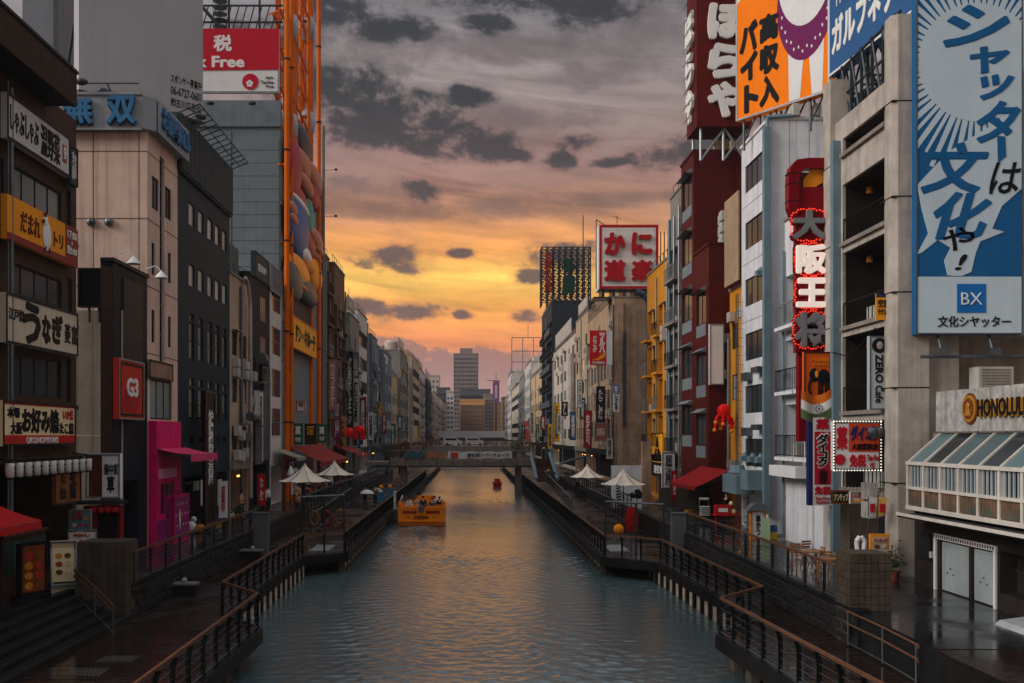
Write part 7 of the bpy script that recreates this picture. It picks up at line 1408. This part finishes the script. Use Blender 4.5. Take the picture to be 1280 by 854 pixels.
# ---- tour boat
BO = M('boat orange yellow', (248, 138, 10), .35, var=.05, streak=.08); BOD = M('boat dark orange band', (196, 98, 20), .45, var=.1); Yb_ = 80.5  # second orange: darker stripe along the waterline
o = thing('tour_boat', 'bright orange open tour boat seen from its stern on the canal', 'boat', (XY(526.5, Yb_), Yb_, 0)); W2 = 1.78
def ring_(z, f, y0=0): return [(-W2 * f, y0, z), (-W2 * f, 6.5, z), (-W2 * f * .8, 9, z), (-.35 * f, 11, z), (.35 * f, 11, z), (W2 * f * .8, 9, z), (W2 * f, 6.5, z), (W2 * f, y0, z)]
b = B(); rs = [ring_(-.3, .93, .15), ring_(.32, .97, .03), ring_(.34, 1.0), ring_(1.42, 1.0)]
for r in rs: b.v += r
for j in range(3): b.f += [(j * 8 + i, j * 8 + (i + 1) % 8, (j + 1) * 8 + (i + 1) % 8, (j + 1) * 8 + i) for i in range(8)]
obj('hull', b, BO, o); obj('waterline_band', B().box(-W2 * .975, W2 * .975, -.02, .02, .06, .3), BOD, o); obj('deck', B().box(-1.6, 1.6, .1, 9, .5, .56), CONC, o)
b = B().box(-W2 - .04, W2 + .04, -.05, .12, 1.38, 1.46).box(-W2 - .05, -W2 + .02, 0, 7, 1.4, 1.47).box(W2 - .02, W2 + .05, 0, 7, 1.4, 1.47).box(-W2 - .02, W2 + .02, -.06, 0, .34, .42); obj('gunwale', b, BO, o)
for sx in (-1, 1): obj('corner_post', B().poly([(sx * W2, 1.45), (sx * (W2 - .28), 1.45), (sx * (W2 - .16), 2.0), (sx * W2 * .98, 2.0)], 'y', -.02, .25), BO, o); obj('stern_recess', B().box(sx * .35, sx * 1.45, -.03, -.001, .98, 1.2), M('boat red recess', (150, 40, 22), .5, var=.1), o); obj('stern_vent', B().box(sx * .9, sx * 1.1, -.03, -.001, .7, .76), INK, o)
text(o, 'DOTON', -.55, .55, .58, .82, INK, -.04, .04); obj('drain', B().box(-.12, -.04, -.03, 0, .53, .57).box(.1, .18, -.03, 0, .53, .57), INK, o); obj('engine_cover', B().box(-.22, .22, -.1, .3, 1.1, 1.6), STEEL, o)
for k_ in range(5): obj('seat_row', B().box(-1.5, -.35, 1.4 + k_ * 1.25, 1.85 + k_ * 1.25, .95, 1.0).box(-1.5, -.35, 1.85 + k_ * 1.25, 1.9 + k_ * 1.25, .95, 1.45).box(.35, 1.5, 1.4 + k_ * 1.25, 1.85 + k_ * 1.25, .95, 1.0).box(.35, 1.5, 1.85 + k_ * 1.25, 1.9 + k_ * 1.25, .95, 1.45), BO, o)
b = B()
for sx in (-1, 1): b.tube([(sx * 1.6, .4, 1.45), (sx * 1.6, .4, 2.1), (sx * 1.6, 2.6, 2.25), (sx * 1.6, 3.6, 1.45)], .035, 6)
obj('grab_rail', b, WHITE, o); obj('console', B().poly([(7.4, .6), (8.4, .6), (8.2, 1.75), (7.6, 1.95)], 'x', -.9, .9), BO, o)
b = B(); rnd = random.Random(2)
for k in range(150): u = rnd.random(); p = Vector((rnd.gauss(0, .25 + u * .9), -.1 - u * 4.5, .03)); r_ = rnd.uniform(.03, .12) * (1 - u * .6); b.add([p + Vector((r_ * cos(a) * 1.6, r_ * .8 * sin(a), 0)) for a in (0, 1.05, 2.1, 3.14, 4.2, 5.25)], [(0, 1, 2, 3, 4, 5)])
obj('wake', b, M('white water foam', (190, 190, 186), .6, var=.1), None, (XY(526.5, Yb_), Yb_, .012), kind='stuff')
bx, pcs = XY(526.5, Yb_), [(-1.1, 2.7, 'white', (210, 212, 210), 'in white seated at the left rear of the boat'), (-.6, 4.0, 'tan', (190, 150, 110), 'in tan seated on the left in the boat behind the one in white'), (.75, 2.6, 'grey', (98, 96, 98), 'in grey seated at the right rear of the boat'), (1.3, 3.9, 'navy', (34, 40, 58), 'in navy seated on the right side of the boat'), (-1.2, 5.2, 'rust', (150, 84, 60), 'in rust red seated at the left front of the boat'), (.8, 5.2, 'white', (210, 212, 210), 'in white seated at the right front of the boat')]
for x, y, n_, c, l in pcs: person('person ' + l, (bx + x, Yb_ + y, .78), 0 if x < 0 else 12, cl(n_, c), cl('charcoal', (40, 40, 44)), 'sit', group='passengers on the tour boat')
person('person in a dark jacket standing in the middle of the boat', (bx + .1, Yb_ + 1.0, .56), 190, cl('dark blue', (36, 46, 70)), cl('black', (26, 26, 28)), group='passengers on the tour boat')
o = thing('moored_boat', 'small red boat moored on the right just beyond the footbridge', 'boat', (XY(622, 140), 140, 0)); o.scale = (.66, .66, .75); b = B()
for r in ([(-.7, 0, 0), (-.8, 3, 0), (0, 5, 0), (.8, 3, 0), (.7, 0, 0)], [(-.9, -.1, .9), (-1.0, 3, .95), (0, 5.4, 1.05), (1.0, 3, .95), (.9, -.1, .9)]): b.v += r
b.f = [(i, (i + 1) % 5, 5 + (i + 1) % 5, 5 + i) for i in range(5)] + [(5, 6, 7, 8, 9)]; obj('hull', b, RED, o); obj('cabin', B().poly([(.6, .9), (2.8, .9), (2.5, 1.6), (.8, 1.6)], 'x', -.6, .6), RED, o); obj('rub_rail', B().tube([(-.92, -.1, .85), (-1.02, 3, .9), (0, 5.45, 1.0), (1.02, 3, .9), (.92, -.1, .85), (-.92, -.1, .85)], .05, 6), INK, o)
o = thing('landing_gate', 'white ladder gate on the left deck edge beside the boat', 'gate', (-6.2, 84.5, 1.0)); obj('frame', B().tube([(0, 0, 0), (0, 0, 1.4), (0, 1.6, 1.4), (0, 1.6, 0)], .05, 6).bar((0, 0, .7), (0, 1.6, .7), .04, 6), WHITE, o); obj('ramp', B().box(0, 1.2, 0, 1.4, -.05, .02), STEEL, o)
# ================================================================== small things on the banks
for k_, x in enumerate((-8.0, -7.3)): o = thing('blue_stand', ('left' if k_ == 0 else 'right') + ' blue sign stand with an orange top on the left deck behind the walking pair', 'sign', (x, 93 + k_, 1.0), 0, 'blue sign stands'); obj('body', B().box(-.28, .28, -.06, .06, .1, 1.25), flat('blue stand', (52, 116, 150)), o); obj('top', B().ball((0, 0, 1.42), .2), sign_or, o, smooth=True); obj('foot', B().box(-.35, .35, -.2, .2, 0, .1), STEEL, o)
o = thing('white_hoarding', 'tall white blank hoarding behind the nearer right parasol', 'hoarding', (XY(764, 72), 72, 2.0)); w = XY(802, 72) - XY(764, 72)
for k_ in range(3): obj('panel', B().box(w * k_ / 3 + .006, w * (k_ + 1) / 3 - .006, 0, .08, 0, 2.95), WHITE_W, o)
tag(obj('tan_pillar', B().box(0, .62, 0, .6, 0, 4.6), b_st, loc=(XY(803, 73), 73, 2)), 'plain tan pillar at the right end of the white hoarding', 'pillar')
o = thing('striped_pole', 'thin blue and white striped pole in front of the white hoarding', 'pole', (XY(773, 70), 70, 2)); obj('pole', B().box(-.14, .14, -.03, .03, 0, 1.9), NAVY, o); b = B()
for k_ in range(9): b.poly([(-.141, .1 + k_ * .2), (.141, .2 + k_ * .2), (.141, .28 + k_ * .2), (-.141, .18 + k_ * .2)], 'y', -.04, -.03)
obj('stripe', b, WHITE, o)
o = thing('gold_lantern', 'round golden ribbed lantern hung on the right portal frame', 'lantern', (7.4, 51.9, 2.35)); b = B().ball((0, 0, 0), .25, .25, .25, 20, 10); b.v = [tuple(c * (1 + (.04 if i % 2 else -.03)) for c in v) for i, v in enumerate(b.v)]; obj('body', b, flat('golden cloth', (226, 140, 24)), o); obj('hanger', B().bar((0, 0, .2), (0, 0, 1.4), .015, 5), INK, o)
rnd = random.Random(4); o = thing('frilly_ornament', 'shaggy dark red ornament on a post behind the right portal frame', 'ornament', (XY(789, 53), 53, 2.75)); o.scale = (.6, .6, .6); b = B()
for k_ in range(420): a = rnd.uniform(0, 2 * pi); t = rnd.uniform(-.95, 1.1); r = .55 * math.sqrt(max(.05, 1 - (t / 1.2) ** 2)); p = Vector((r * cos(a), r * .6 * sin(a), t)); b.add([p, p + Vector((.1, 0, -.05)), p + Vector((.04 + rnd.uniform(-.06, .06), -.02 + rnd.uniform(-.08, .08), -.2))], [(0, 1, 2)])
obj('fringe', b, flat('dark red fringe', (150, 18, 22)), o); obj('core', B().ball((0, 0, .05), .4, .25, 1.0), MC['dark red fringe'], o); obj('post', B().bar((0, .1, -2.8), (0, .1, -.8), .05, 6), STEEL_D, o)
o = thing('black_ornament', 'lumpy black ornament on top of a post behind the shaggy red one', 'ornament', (XY(796, 55), 55, 2.9)); o.scale = (.5, .5, .5); b = B()
for k_ in range(12): b.ball((rnd.uniform(-.55, .55), rnd.uniform(-.2, .2), 2.0 + rnd.uniform(-.3, .35)), rnd.uniform(.16, .3), None, None, 10, 6)
obj('body', b, BLACK, o, smooth=True); obj('post', B().bar((0, 0, -3.6), (0, 0, 1.9), .05, 6), STEEL_D, o)
# wooden tables and folding chairs, menu board, banners on the right
PINE = M('oiled pine', (150, 104, 66), .5, var=.2, scale=3, streak=0)
def table(label, x, y): o = thing('wooden_table', label, 'table', (x, y, 2.0), 0, 'wooden tables on the right walkway'); obj('top', B().box(-.55, .55, -.35, .35, .7, .74), PINE, o); [obj('leg', B().bar((sx * .45, sy * .28, 0), (sx * .45, sy * .28, .7), .03, 5), PINE, o) for sx in (-1, 1) for sy in (-1, 1)]
def chair(label, x, y, rz):
    o = thing('folding_chair', label, 'chair', (x, y, 2.0), R(rz), 'folding chairs on the right walkway'); b = B()
    for k_ in range(5): b.box(-.2, .2, -.18 + k_ * .08, -.12 + k_ * .08, .44, .46)
    obj('seat', b, PINE, o); b = B()
    for k_ in range(3): b.box(-.2, .2, .2, .22, .62 + k_ * .1, .69 + k_ * .1)
    obj('backrest', b, PINE, o)
    for sx in (-.2, .2): obj('leg', B().bar((sx, -.2, 0), (sx, .22, .92), .018, 5), PINE, o); obj('leg', B().bar((sx, .2, 0), (sx, -.18, .44), .018, 5), PINE, o)
for k_, (px, Y) in enumerate(((1008, 38.5), (1043, 36.2))): table(('farther' if k_ == 0 else 'nearer') + ' small wooden table on the right walkway', XY(px, Y), Y)
for k_, (px, Y, rz, l) in enumerate(((996, 39.6, 0, 'pine folding chair behind the farther table'), (1022, 38.4, -90, 'pine folding chair between the two tables'), (1030, 37.3, 180, 'pine folding chair with its back to the tiled pillar'), (1012, 40.6, 20, 'pine folding chair nearest the red sign mast'))): chair(l, XY(px, Y), Y, rz)
o = thing('menu_sign', 'yellow and orange lit menu stand with food pictures behind the right tiled pillar', 'menu board', (XY(1088, 36.5), 36.5, 2.0)); w = XY(1112, 36.5) - XY(1088, 36.5); obj('case', B().box(0, w, 0, .15, .1, 1.55), sign_or, o); obj('upper_sheet', B().box(.08, w - .08, -.015, 0, .7, 1.45), M('menu sheet print', (190, 176, 160), .5, var=.2, scale=5), o); obj('lower_sheet', B().box(.08, w - .08, -.014, 0, .15, .65), INK, o); picture_board(None, w * .7, .5, o, -.025, 2, 2, 3, FOOD, w * .15, .75); picture_board(None, w * .7, .4, o, -.025, 2, 2, 5, FOOD, w * .15, .2); text(o, 'アンサップ', .12, w - .12, 1.27, 1.4, redb, -.02, .02)
o = thing('dark_booth', 'dark narrow stall cabinet beside the menu stand', 'stall', (XY(1106, 37.8), 37.4, 2.0)); obj('body', B().box(0, 1.0, 0, 1.2, 0, 2.6), FRAME, o); obj('trim', B().box(-.03, 1.03, -.04, 1.2, 2.6, 2.7), WD, o)
FLG = [('white and red banner flag leaning in front of the dark stall, left of the other', 1085, (204, 200, 196)), ('amber and white banner flag leaning in front of the dark stall, right of the other', 1097, (216, 170, 90))]
for l, px, c in FLG: o = thing('banner_flag', l, 'banner', (XY(px, 36.9), 36.9, 2.0), 0, 'banner flags by the stall'); obj('pole', B().bar((0, 0, 0), (0, 0, 2.9), .014, 6), STEEL, o); obj('cloth', B().add([(0, 0, 2.85), (.32, -.04, 2.8), (.3, .02, 2.2), (0, 0, 2.1)], [(0, 1, 2, 3)]), flat('banner ' + str(px), c), o); obj('print', B().box(.06, .24, -.05, -.042, 2.3, 2.6), DRG, o)
o = thing('white_sculpture', 'twisted white paper-like sculpture standing just behind the right tiled pillar', 'sculpture', (XY(1076, 33.5), 33.5, 2.0)); b = B()
for sx in (-1, 1): b.tube([(sx * .2, 0, 0), (sx * .17, 0, .9), (sx * .1, .02, 1.3), (sx * .13, .03, 1.6), (sx * .02, .03, 1.75)], .075, 8)
b.box(-.18, .18, -.05, .05, .2, 1.1); obj('body', b, WHITE, o); obj('blue_print', B().box(-.12, .12, -.06, -.051, .4, .9), flat('pale blue print', (110, 140, 170)), o)
PG = M('pale grey ramp plate', (170, 172, 172), .4, .2, var=.1); tag(obj('ramp_plate', B().poly([(0, 0), (1.2, 0), (1.2, .25), (.15, .12)], 'y', 0, 2.8), PG, loc=(13.9, 24.8, 2.0)), 'pale grey ramp plate by the wall at the bottom right corner', 'ramp')
o = thing('counter_shelf', 'dark folded counter shelf on the wall right of the shutters', 'shelf', (15.17, 27.6, 3.4), R(-90)); obj('shelf', B().box(0, 2.6, -.7, 0, 0, .06), FRAME, o); obj('bracket', B().bar((.3, -.6, 0), (.3, 0, -.5), .025).bar((2.3, -.6, 0), (2.3, 0, -.5), .025), FRAME, o)
# stall clutter below the white office
o = thing('red_stall', 'red and white food stall table below the white office', 'stall', (XY(893, 56), 56, 2.0)); obj('table', B().box(0, 1.4, 0, .7, .7, .76).bar((.1, .1, 0), (.1, .1, .7), .03).bar((1.3, .1, 0), (1.3, .1, .7), .03), RED, o); obj('cooler', B().box(.1, .9, .1, .6, .76, 1.25), RED, o); obj('white_label', B().box(.25, .75, .08, .099, .9, 1.1), WHITE, o); obj('goods', B().ball((1.1, .3, .9), .16).ball((.95, .2, 1.35), .12), cream, o)
o = thing('lantern_stand', 'little roofed sign lantern with black characters on a yellow frame below the white office', 'sign', (XY(936, 50.5), 50.5, 2.0)); obj('frame', frame_boards(B(), .75, 1.4, .08, .35), FOOD[0], o); obj('paper', B().box(.08, .67, -.3, -.05, .08, 1.32), WHITE, o); obj('roof', B().poly([(-.2, 1.4), (.95, 1.4), (.6, 1.75), (.15, 1.75)], 'y', -.5, .15), STEEL, o); text(o, '串かつ', .25, .5, .2, 1.2, INK, -.31, .03, vertical=True)
for k_, (px, Y, c) in enumerate(((881, 60, (200, 200, 200)), (957, 49.5, (170, 190, 150)))): o = thing('leaning_board', ('stack of white plastic chairs by the board fence' if k_ == 0 else 'small leaning picture board beside the roofed sign lantern'), 'chairs' if k_ == 0 else 'sign', (XY(px, Y), Y, 2.0)); [obj('chair_shell' if k_ == 0 else 'board', (B().poly([(-.25, .45 + j * .12), (.25, .45 + j * .12), (.28, .95 + j * .12), (-.28, .95 + j * .12)], 'y', .2, .23).box(-.25, .25, -.25, .22, .42 + j * .12, .46 + j * .12) if k_ == 0 else B().box(-.22, .22, 0, .04, 0, 1.1)), flat('board ' + str(k_), c), o) for j in range(5 if k_ == 0 else 1)]
for px, Y, z in ((915, 57.5, 4.1),): t_ = thing('warm_lamp', 'warm lit orange lantern hanging by the ladder tower', 'lamp', (XY(px, Y), Y, z)); obj('shade', B().lathe([(.1, .22), (.24, .12), (.2, 0), (.1, -.05)], n=12), M('lit orange lantern', (255, 150, 50), .5, var=.1, emit=1.5), t_); obj('hook', B().bar((0, 0, .2), (0, 0, .9), .015), INK, t_)
# left: folded parasol, white bags, buckets of goods under the red awning
o = thing('folded_parasol', 'folded black parasol standing beside the pink counter', 'parasol', (XY(184, 47.2), 47.0, 2.0)); obj('cloth', B().lathe([(.1, .3), (.26, .5), (.2, 1.3), (.12, 1.9), (.03, 2.1)], n=10), cl('black canvas', (20, 20, 22)), o); obj('pole', B().bar((0, 0, 0), (0, 0, 2.2), .025), STEEL_D, o)
o = thing('bag_heap', 'heap of white and brown bags on the ground right of the pink counter', 'bags', (XY(239, 53.5), 53.5, 2.0)); obj('white_bag', B().ball((0, 0, .3), .28, .25, .32).ball((.1, .1, .7), .16), WHITE, o, smooth=True); obj('brown_bag', B().ball((.45, 0, .22), .3, .25, .24), FOOD[0], o, smooth=True)
rnd = random.Random(9)
for k_, (Ya, Yb, l) in enumerate(((82, 88, 'nearer'), (90, 96, 'farther'))):
    o = thing('goods_rack', l + ' rack of bright packed goods under the big red awning', 'rack', (-13.2, Ya, 2.0), R(90)); obj('frame', B().box(0, Yb - Ya, 0, .1, 0, 1.9).box(0, Yb - Ya, -.5, 0, .5, .54).box(0, Yb - Ya, -.5, 0, 1.1, 1.14), FRAME, o)
    for c_ in range(4):
        b = B()
        for j in range(10): u = rnd.uniform(0, Yb - Ya - .4); z = rnd.choice((.54, 1.14, 1.5)); b.box(u, u + rnd.uniform(.2, .4), -.45, -.1, z, z + rnd.uniform(.2, .4))
        obj('goods', b, (sign_or, WHITE, RED, FOOD[3])[c_], o)
for Y, z, l in ((80.5, 4.0, 'warm bulb under the big red awning, nearer one'), (106, 4.4, 'warm bulb under the slatted red-brown eaves')): t_ = thing('hanging_bulb', l, 'lamp', (-12.6, Y, z)); obj('bulb', B().ball((0, 0, 0), .1), BULB, t_); obj('cord', B().bar((0, 0, .1), (0, 0, .7), .012), INK, t_)
CRT = M('plastic crate yellow', (200, 150, 40), .5, var=.15); CRB = M('plastic crate blue', (44, 80, 120), .5, var=.15); POT = M('terracotta pot', (120, 66, 46), .7, var=.2)
def crate(label, x, y, z, m, rz=0):
    o = thing('crate', label, 'crate', (x, y, z), R(rz), 'bottle crates by the shop doors'); b = B().box(-.24, .24, -.18, .18, 0, .03)
    for k in range(3): zz = .04 + k * .1; b.box(-.24, .24, -.18, -.16, zz, zz + .075).box(-.24, .24, .16, .18, zz, zz + .075).box(-.24, -.22, -.16, .16, zz, zz + .075).box(.22, .24, -.16, .16, zz, zz + .075)
    for sx in (-.23, .21):
        for sy in (-.17, .15): b.box(sx, sx + .02, sy, sy + .02, 0, .33)
    obj('shell', b, m, o)
for l, x, y, z, m, rz in (('yellow bottle crate at the foot of the dark clad building', -13.9, 57, 2, CRT, 10), ('blue bottle crate stacked on the yellow one by the dark clad building', -13.9, 57, 2.34, CRB, 20), ('blue bottle crate alone by the tan building', -13.8, 65, 2, CRB, 40), ('yellow bottle crate left of the white door panel on the right walkway', 14.6, 50.5, 2, CRT, 0), ('blue bottle crate on the yellow one left of the white door panel', 14.6, 50.5, 2.34, CRB, 12), ('yellow bottle crate by the board fence', 13.9, 66, 2, CRT, 30)): crate(l, x, y, z, m, rz)
def plant(label, x, y, z, seed, h=.9):
    rnd = random.Random(seed); o = thing('potted_plant', label, 'potted plant', (x, y, z), 0, 'potted plants on the walkways'); obj('pot', B().lathe([(.16, 0), (.22, .3), (.24, .3), (.24, .34), (.2, .34)], n=12), POT, o); b = B()
    for k in range(110):
        p = Vector((rnd.gauss(0, .16), rnd.gauss(0, .16), .42 + abs(rnd.gauss(0, .3)) * h)); u = Vector((rnd.gauss(0, 1), rnd.gauss(0, 1), rnd.gauss(.4, 1))).normalized() * .11; v = u.orthogonal().normalized() * .04; b.quad(p - u, p - v, p + u, p + v)
    obj('foliage', b, LEAFG, o); obj('stem', B().bar((0, 0, .3), (.03, 0, .6), .02, 5), TIMBER, o)
for l, x, y, z, sd in (('potted plant at the right end of the dark clad building', -13.7, 61.5, 2, 1), ('potted plant beside the black building door', -13.7, 69.5, 2, 2), ('potted plant beside the little roofed sign lantern', 14.2, 52.5, 2, 3), ('potted plant at the near end of the board fence', 13.9, 63.5, 2, 4), ('potted plant beside the dark stall cabinet', 14.6, 35.9, 2, 5), ('potted plant by the foot of the white hoarding', XY(760, 71), 71, 2, 6)): plant(l, x, y, z, sd)
for l, x, y, m in (('white upright shop flag by the dark clad building, nearer one', -13.2, 54.5, WHITE), ('red upright shop flag by the tan building', -13.2, 64.5, RED), ('white upright shop flag by the white banded building', -13.2, 76.5, WHITE), ('red upright shop flag in front of the maroon block', 13.6, 70.5, RED), ('white upright shop flag by the yellow building', 13.6, 84, WHITE)):
    o = thing('shop_flag', l, 'flag', (x, y, 2.0), R(8), 'upright shop flags'); obj('pole', B().bar((0, 0, 0), (0, 0, 2.7), .014, 6).bar((0, 0, 2.65), (.5, 0, 2.65), .01, 5), STEEL, o); b = B()
    for j in range(8): f = lambda u, v: (.02 + .46 * u, -.03 * sin(v * 6 + u * 4), .7 + 1.93 * v); b.quad(f(0, j / 8), f(1, j / 8), f(1, (j + 1) / 8), f(0, (j + 1) / 8))
    obj('cloth', b, m, o, smooth=True); text(o, '営業中' if m is WHITE else 'たこ焼', .14, .36, 1.0, 2.4, RED if m is WHITE else whitel, -.05, .02, vertical=True); obj('base', B().lathe([(.2, 0), (.16, .06)], n=12), STEEL_D, o)
flush_texts()
# ------------------------------------------------------------------ evening air
hz_ = bpy.data.materials.new('haze'); hz_.use_nodes = True; t = hz_.node_tree; t.nodes.clear(); v = t.nodes.new('ShaderNodeVolumePrincipled'); v.inputs['Color'].default_value = (.9, .84, .84, 1); v.inputs['Density'].default_value = .0002; v.inputs['Anisotropy'].default_value = .2
ou = t.nodes.new('ShaderNodeOutputMaterial'); t.links.new(v.outputs[0], ou.inputs['Volume'])
structure_h = obj('haze', B().box(-1520, 1520, -100, 2520, -4, 100), hz_, kind='stuff')
